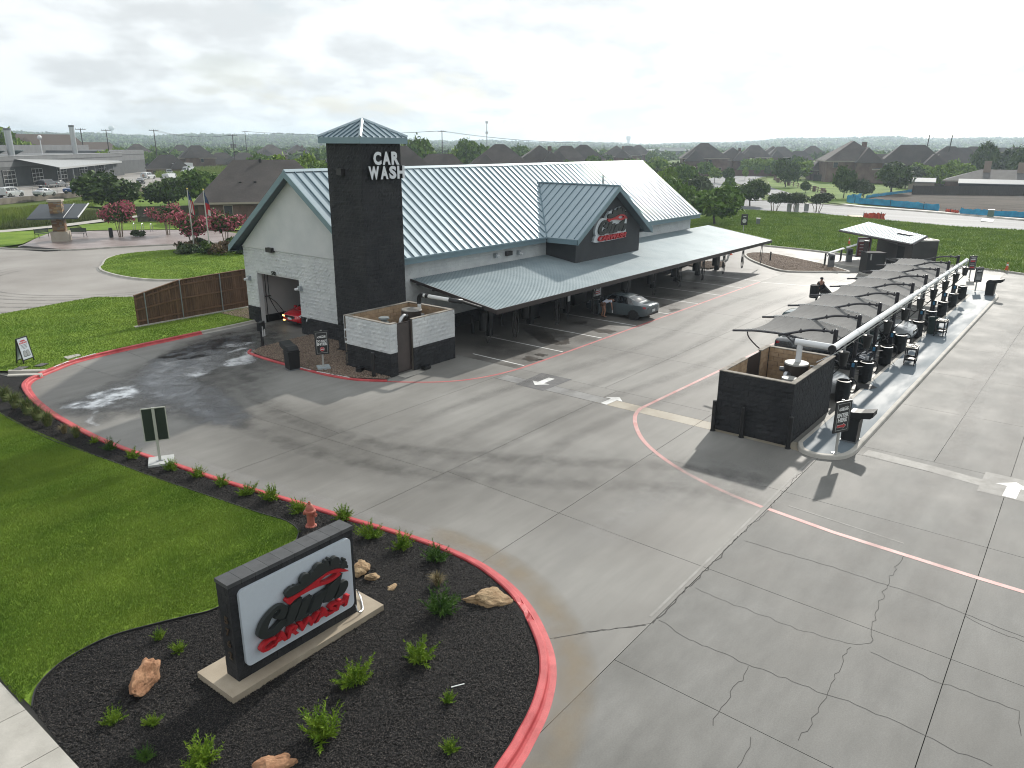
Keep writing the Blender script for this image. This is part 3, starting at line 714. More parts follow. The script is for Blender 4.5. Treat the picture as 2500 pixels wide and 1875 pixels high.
# ---- left side: turning circle, plaza, path, car park
struct(sheet('drive', [(5.2, 60), (5.2, 46.1), (30, 46.05), (60, 46.05), (75, 60), (62, 76), (50, 84), (34, 84.5), (28, 92), (5, 100)], -0.01, m_conc_rd))
ri = spline([(30.46, 70.63), (32.77, 74.57), (35.39, 76.37), (38.76, 76.06), (43, 74.0), (50, 69), (56, 60), (55, 55), (48, 53), (38, 54.5), (33, 56.6), (30.46, 58.5), (29.3, 60.3), (28.74, 63.17), (28.95, 66.93), (29.7, 69.39)], 3, True)
if area(ri) < 0: ri = ri[::-1]
struct(sweep(ri, [(-0.15, -0.01), (0.0, 0.0), (0.02, 0.13), (0.18, 0.14), (0.2, 0.1)], True).build('island_kerb', m_conc_lt))
struct(sheet('turf_island', offset(ri, 0.18), 0.12, m_grass))
tag(blades('grass', offset(ri, 0.2), 60000, 0.12, h=(0.03, 0.09), w=0.025), 'mown turf of the turning circle island', 'grass')
m_plaza = mat('pink_stamped_paving', (0.20, 0.155, 0.145), 0.4, vscale=0.5, col2=(0.30, 0.25, 0.235), fine=0.1, fscale=5, detail=8)
struct(sheet('plaza', spline([(31.0, 90.5), (32.4, 92.6), (35.3, 97.2), (38.43, 101.4), (42.16, 101.0), (46, 97.6), (49.58, 94.4), (53, 88), (52, 82), (47.4, 76.9), (42.5, 80.0), (37.4, 82.5), (33.2, 84.2), (31.0, 87)], 3, True), 0.02, m_plaza))
struct(sweep(spline([(53, 74), (47.4, 76.7), (42.5, 79.8), (37.4, 82.3), (33.1, 83.9), (30.2, 88.6), (29.3, 91.5)], 4), [(-0.3, 0.0), (0.0, 0.01), (0.02, 0.12), (0.2, 0.13), (0.22, 0.0)][::-1]).build('island_kerb', m_conc_lt))
struct(sheet('mulch_bed', [(29.99,89.08),(31.59,90.80),(32.52,86.79),(33.23,83.84),(31.44,84.60)], 0.07, m_mulch))
struct(sheet('lawn', [(20, 100), (29.68, 91.6), (32.3, 92.9), (36, 98.3), (38.6, 101.9), (39.88, 105.7), (37, 106.6), (30, 108)], 0.03, m_grass))
struct(sheet('lawn', [(42.6, 101.6), (46.6, 98), (50.1, 94.8), (54, 88.5), (60, 84), (66, 90), (66, 99), (54, 105), (50, 109.5), (45, 109)], 0.03, m_grass))
struct(strip(spline([(15, 107), (25, 107.5), (35, 108.5), (41.5, 109.6), (48, 112.4), (56, 116), (70, 116)], 4), 2.6, 0.0).build('footpath', m_conc_lt))
m_ballast = mat('rail_ballast', (0.09, 0.075, 0.065), 0.95, vscale=1.5, col2=(0.16, 0.14, 0.12))
struct(strip([(20, 118), (46, 139), (70, 156), (120, 190), (180, 225)], 4.0, -0.04).build('railway_bed', m_ballast))
rl = MB()
for d in (-0.75, 0.75):
    s = sweep(offset([(20, 118), (46, 139), (70, 156), (120, 190), (180, 225)], d), [(-0.07, 0.0), (-0.05, 0.2), (0.05, 0.2), (0.07, 0.0)]); rl.add(s.v, s.f)
struct(rl.build('railway_track', mat('rusty_rail', (0.10, 0.06, 0.045), 0.7)))
struct(sheet('car_park', [(30, 142), (54.0, 158.6), (73.96, 171.0), (95, 181), (170, 215), (230, 300), (130, 300), (60, 225), (10, 165)], 0.9, m_conc_rd))

# ---- stains with soft edges: tyre tracks, oil, painted shade at the tunnel exit, washed-out sand
m_oil_shade = mat('oil_shade_film', (0.030, 0.028, 0.025), 0.5, fade=0.34); m_oil2 = mat('tyre_dust', (0.045, 0.042, 0.038), 0.6, fade=0.22); m_sand = mat('washed_sand', (0.30, 0.245, 0.17), 0.9, fade=0.5); m_wash = mat('washed_concrete', (0.36, 0.355, 0.34), 0.7, fade=0.38)
lane = spline([(25.5, 37.6), (21, 34.5), (17.6, 30), (16.2, 25), (16.6, 19), (18.6, 14.5), (21.5, 10), (22.4, 6.5)], 6)
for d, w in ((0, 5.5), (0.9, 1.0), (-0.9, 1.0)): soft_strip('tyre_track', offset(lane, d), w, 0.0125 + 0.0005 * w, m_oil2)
soft_strip('oil_shade_stain', spline([(25.8, 37.3), (21.5, 34.6), (17.5, 31.5), (14.6, 32), (13.6, 35)], 5), 6.5, 0.0016, m_oil_shade)  # grime plus painted shade, deepening the hall's shadow at the tunnel exit
lane2 = [(15.5 + k * 2.2, 16.6 + 0.6 * math.sin(k * .5)) for k in range(22)]
for d in (-0.9, 0.9, 3.2, -2.6): soft_strip('tyre_track', offset(lane2, d), 0.9, 0.0145 + abs(d) * .0004, m_oil2)
lane3 = [(13 + k * 2.4, 2.6 + 0.3 * math.sin(k * .7)) for k in range(26)]
for d in (-0.8, 0.8, -5): soft_strip('tyre_track', offset(lane3, d), 1.0, 0.0135 + abs(d) * .0004, m_oil2)
soft_strip('washed_sand', offset(nose_s[96:-8], 0.42), 1.0, 0.0025, m_sand); soft_strip('washed_sand', offset(nose_s[40:110], 0.35), 0.7, 0.0022, m_wash)
soft_strip('washed_concrete', [(14 + k, 10.3 - 0.1 * k) for k in range(12)], 2.2, 0.0112, m_wash); soft_strip('washed_concrete', [(30 + k * 2, 3.2 + .05 * k) for k in range(14)], 1.2, 0.0118, m_wash); soft_strip('washed_concrete', [(19 + k * 1.2, 8.2 + .02 * k) for k in range(7)], 2.0, 0.0117, m_wash)
for k in range(9):
    x = 30.5 + 3.94 * k; soft_strip('oil_shade_stain', [(x + .2, 27 - j * .7) for j in range(8)], 1.6 + rnd.random(), 0.0121, m_oil_shade)
for r_, w in ((9.5, .35), (10.3, .3), (11.2, .5), (12.4, .35), (13.6, .6), (15.2, .5)):
    soft_strip('tyre_track', [(30.5 + r_ * 1.0 * math.cos(a) - 1, 65 + r_ * math.sin(a)) for a in np.linspace(1.9, 4.9, 26)], w, 0.003, m_oil_shade)
# ---------------------------------------------------------------- block walls
m_whblock = mat('white_painted_block', (0.50, 0.52, 0.53), 0.8, vscale=1.2, col2=(0.60, 0.62, 0.62), fine=0.06, fscale=25, bump=0.5, bscale=40)
m_stucco = mat('white_stucco', (0.52, 0.54, 0.545), 0.85, vscale=0.8, col2=(0.59, 0.60, 0.60), fine=0.04, fscale=60, bump=0.3, bscale=70)
m_dkblock = mat('charcoal_painted_block', (0.014, 0.015, 0.017), 0.78, vscale=1.5, col2=(0.027, 0.027, 0.029), spec=0.35, fine=0.2, fscale=25, bump=0.6, bscale=35, rnd_obj=0.12)
m_tanblock = mat('tan_block', (0.33, 0.22, 0.13), 0.85, vscale=3, col2=(0.42, 0.30, 0.19), fine=0.06, fscale=40, rnd_obj=0.10)
m_mortar = mat('mortar', (0.10, 0.085, 0.07), 0.95)
m_dkcore = mat('charcoal_core', (0.014, 0.014, 0.015), 0.9)
m_capstone = mat('weathered_block_top', (0.17, 0.155, 0.135), 0.9, vscale=3, col2=(0.30, 0.27, 0.23), fine=0.1, fscale=30)
m_roof = mat('blue_grey_steel_roof', (0.30, 0.375, 0.415), 0.52, metal=0.2, vscale=0.25, col2=(0.345, 0.42, 0.46), spec=0.2, fine=0.02, fscale=8)
m_trim = mat('blue_grey_trim', (0.17, 0.25, 0.29), 0.4, metal=0.3, vscale=0.6, col2=(0.20, 0.28, 0.32))
m_seam = mat('roof_seam', (0.15, 0.22, 0.26), 0.35, metal=0.5)
m_soffit = mat('soffit', (0.10, 0.13, 0.145), 0.6)
m_dormer = mat('charcoal_stucco', (0.030, 0.033, 0.037), 0.8, vscale=1, col2=(0.040, 0.043, 0.047), bump=0.3, bscale=60)
m_galv = mat('galvanised_deck', (0.24, 0.30, 0.325), 0.55, metal=0.2, vscale=0.6, col2=(0.30, 0.36, 0.385), spec=0.25)
m_brown = mat('dark_brown_steel', (0.030, 0.022, 0.021), 0.45)
m_black = mat('black_paint', (0.010, 0.010, 0.011), 0.4)
m_rubber = mat('black_rubber', (0.012, 0.012, 0.012), 0.55)
m_white = mat('white_paint', (0.62, 0.63, 0.64), 0.4)
m_whpanel = mat('white_sign_panel', (0.50, 0.55, 0.60), 0.45, fine=0.02, fscale=10)
m_sred = mat('sign_red', (0.42, 0.018, 0.025), 0.4)
m_slet = mat('letter_black', (0.022, 0.026, 0.025), 0.5)
m_pvc = mat('white_pipe', (0.66, 0.67, 0.66), 0.35)
m_galvpipe = mat('galvanised_pipe', (0.45, 0.46, 0.47), 0.3, metal=0.9)
m_steelgrey = mat('grey_steel', (0.16, 0.17, 0.18), 0.45, metal=0.4)
m_lamp = mat('wall_lamp_black', (0.02, 0.018, 0.018), 0.5)
m_glass = mat('dark_glass', (0.012, 0.014, 0.016), 0.05, spec=0.8)
m_tanwall = mat('tunnel_wall', (0.42, 0.43, 0.43), 0.6, vscale=0.6, col2=(0.50, 0.50, 0.49))

def block_geo(w, h, d, rough, seed, nx=5, ny=3, smooth_face=False):
    """one wall block: face on z=d, back on z=0, in its own u,v,n frame"""
    g = np.random.default_rng(seed); V = []
    for j in range(ny):
        for i in range(nx):
            e = i in (0, nx - 1) or j in (0, ny - 1)
            V.append(((i / (nx - 1)) * w, (j / (ny - 1)) * h, d - (rough * 0.55 if e else 0) + g.normal(0, rough * (0.25 if e else 0.6))))
    F = [(j * nx + i, j * nx + i + 1, (j + 1) * nx + i + 1, (j + 1) * nx + i) for j in range(ny - 1) for i in range(nx - 1)]
    b = len(V); V += [(0, 0, 0), (w, 0, 0), (w, h, 0), (0, h, 0)]
    ring = [list(range(nx)), [j * nx + nx - 1 for j in range(ny)], [(ny - 1) * nx + i for i in range(nx - 1, -1, -1)], [j * nx for j in range(ny - 1, -1, -1)]]
    cs = [(b, b + 1), (b + 1, b + 2), (b + 2, b + 3), (b + 3, b)]
    F += [(c[0], c[1]) + tuple(r[::-1]) for r, c in zip(ring, cs)]
    return V, F
_bm = {}
def block_wall(name, parent, M, w, h, m, bw=0.4, bh=0.2, d=0.05, rough=0.018, gap=0.005, holes=(), parts=True, off=0, z0=0.0):
    """running bond of blocks in frame M; parts=True: each block is an object of its own"""
    rows = int(round(h / bh)); acc = MB(); k = 0
    for j in range(rows):
        y0 = j * bh; x = 0.0 if (j + off) % 2 == 0 else -bw / 2
        while x < w - 0.02:
            a, b = max(x, 0), min(x + bw, w); x += bw
            if b - a < 0.03: continue
            if any(a < hx1 - 0.01 and b > hx0 + 0.01 and y0 < hy1 - 0.01 and y0 + bh > hy0 + 0.01 for hx0, hx1, hy0, hy1 in holes):
                segs = []
                for hx0, hx1, hy0, hy1 in holes:
                    if y0 < hy1 - 0.01 and y0 + bh > hy0 + 0.01:
                        if a < hx0 - 0.03 and b > hx0: segs.append((a, hx0))
                        if b > hx1 + 0.03 and a < hx1: segs.append((hx1, b))
            else: segs = [(a, b)]
            for a, b in segs:
                bwid = round(b - a - gap, 3); sd = k % 7; k += 1
                if parts:
                    key = (name, bwid, sd, m.name, bh, d)
                    if key not in _bm:
                        V, F = block_geo(bwid, bh - gap, d, rough, sd); q = MB(); q.add(V, F); _bm[key] = q.mesh(name, m, smooth=False)
                    o = bpy.data.objects.new(name, _bm[key]); link(o, parent)
                    o.matrix_local = M @ Matrix.Translation((a + gap / 2, y0 + gap / 2, rnd.uniform(-0.003, 0.003)))
                else:
                    V, F = block_geo(bwid, bh - gap, d, rough, k)
                    acc.add([tuple(M @ Vector((p[0] + a + gap / 2, p[1] + y0 + gap / 2, p[2]))) for p in V], F)
    if not parts: return acc.build(name, m, parent, kind='stuff')

# ---------------------------------------------------------------- the wash building
X0, X1, YF, YB, YR = 26.2, 64.4, 30.3, 41.25, 35.775
ZE, ZR = 4.65, 9.10
wash = thing('car_wash_building', 'white block car wash hall under a ribbed steel roof with a dark square tower', 'building', (0, 0, 0))
OY0, OY1, OZ = 36.0, 40.05, 3.1
w = MB()                                   # gable wall, with the tunnel mouth left open
zg = lambda y: ZE + (min(y - 29.7, 41.85 - y)) * (ZR - ZE) / (YR - 29.7) - 0.16
for x in (X0, X0 + 0.3):
    w.add([(x, YF, 0), (x, OY0, 0), (x, OY0, OZ), (x, OY1, OZ), (x, OY1, 0), (x, YB, 0), (x, YB, 4.58), (x, YF, 4.58)],
          [(0, 1, 2, 7), (7, 2, 3, 6), (3, 4, 5, 6)] if x > X0 else [(7, 2, 1, 0), (6, 3, 2, 7), (6, 5, 4, 3)])
w.add([(X0, OY0, 0), (X0 + .3, OY0, 0), (X0 + .3, OY0, OZ), (X0, OY0, OZ), (X0, OY1, 0), (X0 + .3, OY1, 0), (X0 + .3, OY1, OZ), (X0, OY1, OZ)], [(0, 1, 2, 3), (7, 6, 5, 4), (3, 2, 6, 7)])
w.build('gable_wall', m_stucco, wash)
ga = MB(); ga.extr([(YB, 4.60), (YR, zg(YR)), (YF, 4.60)], frame((X0 - 0.01, 0, 0), (0, 1, 0), (0, 0, 1)), -0.1, 0.2)
ga.build('gable_stucco', m_stucco, wash)
block_wall('white_block_course', wash, frame((X0, YB, 1.0), (0, -1, 0), (0, 0, 1)), YB - YF, 3.6, m_whblock, parts=False, holes=[(YB - OY1, YB - OY0, -1, OZ - 1.0)])
block_wall('charcoal_block_course', wash, frame((X0, YB, 0.0), (0, -1, 0), (0, 0, 1)), YB - YF, 1.0, m_dkblock, d=0.09, parts=False, holes=[(YB - OY1, YB - OY0, -1, 5)])
sd = MB()
sd.bb((X0 + 0.3, YF, 0.0), (X1, YF + 0.3, 4.6)); sd.bb((X0 + 0.3, YB - 0.3, 0), (X1, YB, 4.6)); sd.bb((X1 - 0.3, YF + 0.3, 0), (X1 - 0.002, YB - 0.3, 4.6))
sd.build('side_wall', m_whblock, wash)
block_wall('white_block_course', wash, frame((27.7, YF, 0.8), (1, 0, 0), (0, 0, 1)), X1 - 27.7, 3.8, m_whblock, d=0.03, rough=0.008, parts=False)
block_wall('charcoal_block_course', wash, frame((27.7, YF, 0.0), (1, 0, 0), (0, 0, 1)), X1 - 27.7, 0.8, m_dkblock, d=0.06, parts=False)
gx = MB(); gx.extr([(YF, 4.60), (YR, zg(YR)), (YB, 4.60)], frame((X1 - 0.2, 0, 0), (0, -1, 0), (0, 0, 1)).__matmul__(Matrix.Scale(-1, 4, (1, 0, 0))), -0.1, 0.1)
gx.build('gable_stucco', m_stucco, wash)
# inside of the wash tunnel
tn = MB(); tn.bb((26.5, 40.15, 0.0), (46, 40.25, 3.3)); tn.bb((26.5, 35.0, 3.3), (46, 40.3, 3.4)); tn.bb((46, 33, 0), (46.1, 40.3, 3.4)); tn.bb((26.5, 35.5, 0), (46, 35.6, 3.3))
tn.build('tunnel_lining', m_tanwall, wash)
db = MB(); db.bb((26.5, 40.1, 0.0), (46, 40.148, 0.45)); db.build('tunnel_skirting', m_black, wash)
bru = MB()
for k in range(2):
    for a in range(26):
        an = a * 0.62; r = 0.55; bru.cyl((31.5 + k * 0.1, 36.3, 0.5 + a * 0.09), (31.5 + r * math.cos(an), 36.3 + r * math.sin(an), 0.5 + a * 0.09), 0.09, 0.07, 5)
bru.cyl((31.5, 36.3, 0.05), (31.5, 36.3, 3.2), 0.14); bru.cyl((31.5, 37.6, 0.05), (31.5, 37.6, 3.2), 0.12)
bru.build('wash_brush', m_black, wash)
hb = MB(); hb.tube([(26.6, 39.95, 3.0), (26.6, 39.95, 0.1)], 0.025); hb.tube([(26.9, 40.1, 3.0), (26.9, 40.1, 1.6)], 0.02); hb.box((26.75, 40.0, 1.62), (0.35, 0.1, 0.05))
hb.tube(spline([(26.8, 40.0, 1.6), (27.1, 39.95, 0.9), (27.5, 39.8, 0.1)], 5), 0.02).tube(spline([(26.8, 40.0, 1.55), (27.3, 39.95, 1.1), (27.9, 39.8, 0.15)], 5), 0.02)
hb.build('hose_rig', m_black, wash)
text('5762', frame((X0 - 0.06, 38.3, 3.26), (0, -1, 0), (0, 0, 1)), 0.3, m_black, wash, 'address_number', fit=(0.42, 0.24), depth=0.02, bold=0.01)
# eaves, roof
def slope_z(y): return ZE + (y - 29.7) * (ZR - ZE) / (YR - 29.7)
XA, XB = 25.6, 65.0
DX, DW, DZ, DY = 46.45, 4.98, 7.86, 27.2               # dormer: middle, half width at the eave, ridge height, front edge
DS = (DZ - ZE) / DW
def dz_(x): return DZ - DS * abs(x - DX)
yv = lambda x: 29.7 + (dz_(x) - ZE) * (YR - 29.7) / (ZR - ZE)
ytop = yv(DX)
rf = MB()
T = 0.14
def slab(poly3, n):
    """thin roof panel: polygon and the same polygon lowered"""
    k = len(poly3); rf.add(list(poly3) + [(p[0], p[1], p[2] - T) for p in poly3], [tuple(range(k)), tuple(range(2 * k - 1, k - 1, -1))] + [((i + 1) % k, i, k + i, k + (i + 1) % k) for i in range(k)])
pz = lambda x, y: (x, y, slope_z(y))
slab([pz(XA, 29.7), pz(DX - DW, 29.7), pz(DX, ytop), pz(DX + DW, 29.7), pz(XB, 29.7), (XB, YR, ZR), (XA, YR, ZR)], 0)
slab([(XB, YR + 0.001, ZR), (XB, 41.85, ZE), (XA, 41.85, ZE), (XA, YR + 0.001, ZR)], 0)
roof = rf.build('roof', m_roof, wash)
ns = 66; seam_cache = {}
sl = math.atan2(ZR - ZE, YR - 29.7)
def seam(parent, p0, p1, name='roof_seam'):
    p0, p1 = Vector(p0), Vector(p1); L_ = (p1 - p0).length
    if L_ < 0.15: return
    k = round(L_, 2)
    if k not in seam_cache: seam_cache[k] = MB().bb((0, -0.022, 0.0), (k, 0.022, 0.065)).mesh('roof_seam', m_seam)
    o = bpy.data.objects.new(name, seam_cache[k]); link(o, parent)
    x = (p1 - p0).normalized(); y = Vector((0, 0, 1)).cross(x).normalized(); z = x.cross(y)
    o.matrix_local = Matrix(((x.x, y.x, z.x, p0.x), (x.y, y.y, z.y, p0.y), (x.z, y.z, z.z, p0.z), (0, 0, 0, 1)))
for i in range(1, ns):
    x = XA + i * (XB - XA) / ns
    ylo = 29.72 if abs(x - DX) > DW + 0.1 else yv(x) + 0.12
    seam(roof, pz(x, ylo), pz(x, YR - 0.12))
cp = MB()
cp.add([(XA, YR - 0.16, ZR - 0.05), (XB, YR - 0.16, ZR - 0.05), (XB, YR, ZR + 0.09), (XA, YR, ZR + 0.09), (XB, YR + 0.16, ZR - 0.05), (XA, YR + 0.16, ZR - 0.05)], [(0, 1, 2, 3), (3, 2, 4, 5), (0, 3, 5), (1, 4, 2)])
cp.build('ridge_cap', m_roof, wash)
fa = MB()
fa.bb((XA, 29.66, ZE - 0.34), (DX - DW - 0.1, 29.70, ZE - 0.02)); fa.bb((DX + DW + 0.1, 29.66, ZE - 0.34), (XB, 29.70, ZE - 0.02)); fa.bb((XA, 41.85, ZE - 0.34), (XB, 41.89, ZE - 0.02))
fa.bb((XA, 29.55, ZE - 0.06), (DX - DW - 0.1, 29.66, ZE + 0.03)); fa.bb((DX + DW + 0.1, 29.55, ZE - 0.06), (XB, 29.66, ZE + 0.03))
for x in (XA, XB):
    for (ya, yb) in ((29.66, YR), (41.89, YR)):
        a, b = Vector((x, ya, ZE - 0.17)), Vector((x, yb, ZR - 0.17)); M = frame((x, 0, 0), (0, 1, 0), (0, 0, 1))
        fa.extr([(ya, ZE - 0.36), (ya, ZE + 0.0), (yb, ZR + 0.02), (yb, ZR - 0.36)], M, -0.03 if x == XA else -0.01, 0.03 if x == XB else 0.03)
fa.build('fascia', m_trim, wash)
so = MB()
for x0, x1 in ((XA + 0.03, X0 - 0.02), (X1 + 0.02, XB - 0.03)):
    so.add([(x0, 29.75, ZE - 0.3), (x1, 29.75, ZE - 0.3), (x1, YR, ZR - 0.3), (x0, YR, ZR - 0.3), (x0, 41.8, ZE - 0.3), (x1, 41.8, ZE - 0.3)], [(0, 3, 2, 1), (3, 4, 5, 2)])
so.quad((XA + .03, 29.72, ZE - 0.3), (XB - .03, 29.72, ZE - 0.3), (XB - .03, YF, ZE - 0.28), (XA + .03, YF, ZE - 0.28)); so.quad((XA, YB, ZE - 0.28), (XB, YB, ZE - 0.28), (XB, 41.84, ZE - 0.3), (XA, 41.84, ZE - 0.3))
so.build('soffit', m_soffit, wash)
# dormer
dw = MB()
dw.extr([(DX - 4.25, 2.5), (DX + 4.25, 2.5), (DX + 4.25, dz_(DX + 4.25) - 0.12), (DX, DZ - 0.14), (DX - 4.25, dz_(DX - 4.25) - 0.12)], frame((0, 27.85, 0), (1, 0, 0), (0, 0, 1)), -0.25, 0.0)
for s in (-1, 1): dw.bb((DX + s * 4.25, 28.1, 2.5), (DX + s * 4.0, YF, 5.0))
dw.build('dormer_wall', m_dormer, wash)
dr = MB(); rf = dr
for s in (-1, 1):
    q = [(DX, DY, DZ), (DX, ytop, DZ), (DX + s * DW, 29.7, ZE), (DX + s * DW, DY, ZE)]
    slab(q if s > 0 else q[::-1], 0)
dro = dr.build('dormer_roof', m_roof, wash)
y = DY + 0.35
while y < ytop - 0.3:
    ze = ZE if y < 29.7 else slope_z(y); xo = (DZ - ze) / DS
    for s in (-1, 1):
        seam(dro, (DX + s * 0.12, y, DZ - DS * 0.12), (DX + s * (xo - 0.06), y, ze + 0.03 * DS))
    y += 0.6
df = MB()
for s in (-1, 1):
    df.bb((DX + s * DW, DY, ZE - 0.34), (DX + s * (DW + 0.04), 29.66, ZE - 0.02))
    df.extr([(DX + s * (DW + 0.04), ZE - 0.36), (DX + s * (DW + 0.04), ZE), (DX, DZ + 0.03), (DX, DZ - 0.36)], frame((0, DY, 0), (1, 0, 0), (0, 0, 1)), -0.03, 0.03)
    df.tube([(DX + s * (DW - 0.02), 29.72, ZE + 0.02), (DX, ytop, DZ + 0.02)], 0.06, 4)
df.bb((DX - 0.14, DY - 0.02, DZ - 0.02), (DX + 0.14, ytop + 0.1, DZ + 0.06))
df.build('dormer_trim', m_trim, wash)
ds = MB()
for s in (-1, 1):
    q = [(DX, DY + .03, DZ - 0.3), (DX + s * DW, DY + .03, ZE - 0.3), (DX + s * DW, 27.84, ZE - 0.3), (DX, 27.84, DZ - 0.3)]
    ds.add(q if s < 0 else q[::-1], [(0, 1, 2, 3)])
    ds.bb((DX + s * 4.26, 27.85, ZE - 0.32), (DX + s * DW, 29.7, ZE - 0.30))
ds.build('dormer_soffit', m_soffit, wash)
MB().cyl((51.4, 31.6, 5.9), (51.4, 31.6, 8.35), 0.09, n=10).cyl((51.4, 31.6, 5.9), (51.4, 31.6, 6.25), 0.22, 0.1, n=10).build('vent_pipe', m_galvpipe, wash)
# wall lights and cameras
MB().bb((X0 - 0.32, 38.02, 4.50), (X0, 38.55, 4.76)).build('wall_light', m_lamp, wash)
MB().bb((37.75, YF - 0.22, 3.76), (38.30, YF, 4.04)).build('wall_light', m_lamp, wash)
def camera_box(c, d):
    q = MB().box(c, (0.2, 0.24, 0.26)); b = q.build('camera_housing', mat('camera_grey', (0.30, 0.33, 0.35), 0.5), wash)
    MB().cyl(Vector(c) + Vector(d) * 0.1, Vector(c) + Vector(d) * 0.32, 0.085, 0.075).build('security_camera', m_white, b)
camera_box((X0 - 0.1, 40.80, 2.72), (-1, 0.15, -0.2)); camera_box((X0 - 0.1, 35.82, 2.66), (-0.8, 0.6, -0.2)); camera_box((36.7, YF - 0.12, 3.9), (0.6, -0.6, -0.1)); camera_box((39.05, YF - 0.12, 3.84), (0.3, -0.8, -0.3))
MB().cyl((X0 - 0.02, 35.2, 0.95), (X0 - 0.2, 35.25, 1.0), 0.05).cyl((X0 - 0.2, 35.25, 1.0), (X0 - 0.25, 35.25, 0.85), 0.04).build('hose_tap', m_galvpipe, wash)

# tower
tx0, tx1, ty0, ty1, TZ = 25.03, 27.62, 28.85, 31.36, 10.53
MB().bb((tx0 + 0.03, ty0 + 0.03, 0), (tx1 - 0.03, ty1 - 0.03, TZ)).build('tower', m_dkcore, wash)
block_wall('charcoal_block_course', wash, frame((tx0 + 0.04, ty1, 0), (0, -1, 0), (0, 0, 1)), ty1 - ty0, TZ, m_dkblock, parts=False)
block_wall('charcoal_block_course', wash, frame((tx0, ty0 + 0.04, 0), (1, 0, 0), (0, 0, 1)), tx1 - tx0, TZ, m_dkblock, parts=False)
block_wall('charcoal_block_course', wash, frame((tx1 - 0.04, ty0, 0), (0, 1, 0), (0, 0, 1)), ty1 - ty0, TZ, m_dkblock, parts=False)
block_wall('charcoal_block_course', wash, frame((tx1, ty1 - 0.04, 0), (-1, 0, 0), (0, 0, 1)), tx1 - tx0, TZ, m_dkblock, parts=False)
cx, cy = (tx0 + tx1) / 2, (ty0 + ty1) / 2
tr = MB(); hx, hy = 1.53, 1.55; zt0, zt1 = 10.80, 11.63
tr.add([(cx - hx, cy - hy, zt0), (cx + hx, cy - hy, zt0), (cx + hx, cy + hy, zt0), (cx - hx, cy + hy, zt0), (cx, cy, zt1)], [(0, 1, 4), (1, 2, 4), (2, 3, 4), (3, 0, 4), (3, 2, 1, 0)])
tro = tr.build('tower_roof', m_roof, wash)
for fx, fy in ((0, -1), (-1, 0), (1, 0), (0, 1)):
    for i in range(-4, 5):
        t = i * 0.38; h = hx if fx == 0 else hy; hh = hy if fx == 0 else hx
        if abs(t) > h - 0.15: continue
        k = abs(t) / h; zt = zt1 - (zt1 - zt0) * max(k, 0.03)
        if fx == 0: a, b = (cx + t, cy + fy * hy, zt0), (cx + t, cy + fy * hy * max(k, 0.03), zt)
        else: a, b = (cx + fx * hx, cy + t, zt0), (cx + fx * hx * max(k, 0.03), cy + t, zt)
        seam(tro, a, b)
hp = MB()
for sx, sy in ((-1, -1), (1, -1), (1, 1), (-1, 1)):
    hp.tube([(cx + sx * hx, cy + sy * hy, zt0 + 0.02), (cx, cy, zt1 + 0.02)], [0.09, 0.09], 4)
hp.build('hip_cap', m_roof, tro)
tf = MB()
tf.bb((cx - hx, cy - hy, 10.52), (cx + hx, cy - hy + 0.05, zt0 - 0.003)); tf.bb((cx - hx, cy + hy - 0.05, 10.52), (cx + hx, cy + hy, zt0 - 0.003)); tf.bb((cx - hx, cy - hy + 0.05, 10.52), (cx - hx + 0.05, cy + hy - 0.05, zt0 - 0.003)); tf.bb((cx + hx - 0.05, cy - hy + 0.05, 10.52), (cx + hx, cy + hy - 0.05, zt0 - 0.003))
tf.bb((cx - hx + 0.05, cy - hy + 0.05, 10.54), (cx + hx - 0.05, cy + hy - 0.05, 10.56))
tf.build('tower_fascia', m_trim, wash)
m_lface = mat('letter_face', (0.66, 0.69, 0.72), 0.45)
for body, z, wd, x_ in (('CAR', 9.84, 1.76, 26.47), ('WASH', 9.17, 2.44, 26.46)):
    q = 0.0; n = len(body); ws = {'C': 1.0, 'A': 1.02, 'R': 1.02, 'W': 1.35, 'S': 0.95, 'H': 1.0}
    tot = sum(ws[c] for c in body); x = x_ - wd / 2
    for c in body:
        lw = wd * ws[c] / tot
        Mf = frame((x + lw / 2, ty0 - 0.06, z), (1, 0, 0), (0, 0, 1))
        b = text(c, Mf, 0.6, m_black, wash, 'letter', fit=(lw * 0.88, 0.62), depth=0.14, lift=0.01, bold=0.03)
        text(c, Mf, 0.6, m_lface, b, 'letter_face', fit=(lw * 0.88, 0.62), depth=0.012, lift=0.155, bold=0.03)
        x += lw
MB().bb((tx0 - 0.25, 30.05, 9.05), (tx0, 30.4, 9.35)).build('wall_light', m_lamp, wash)

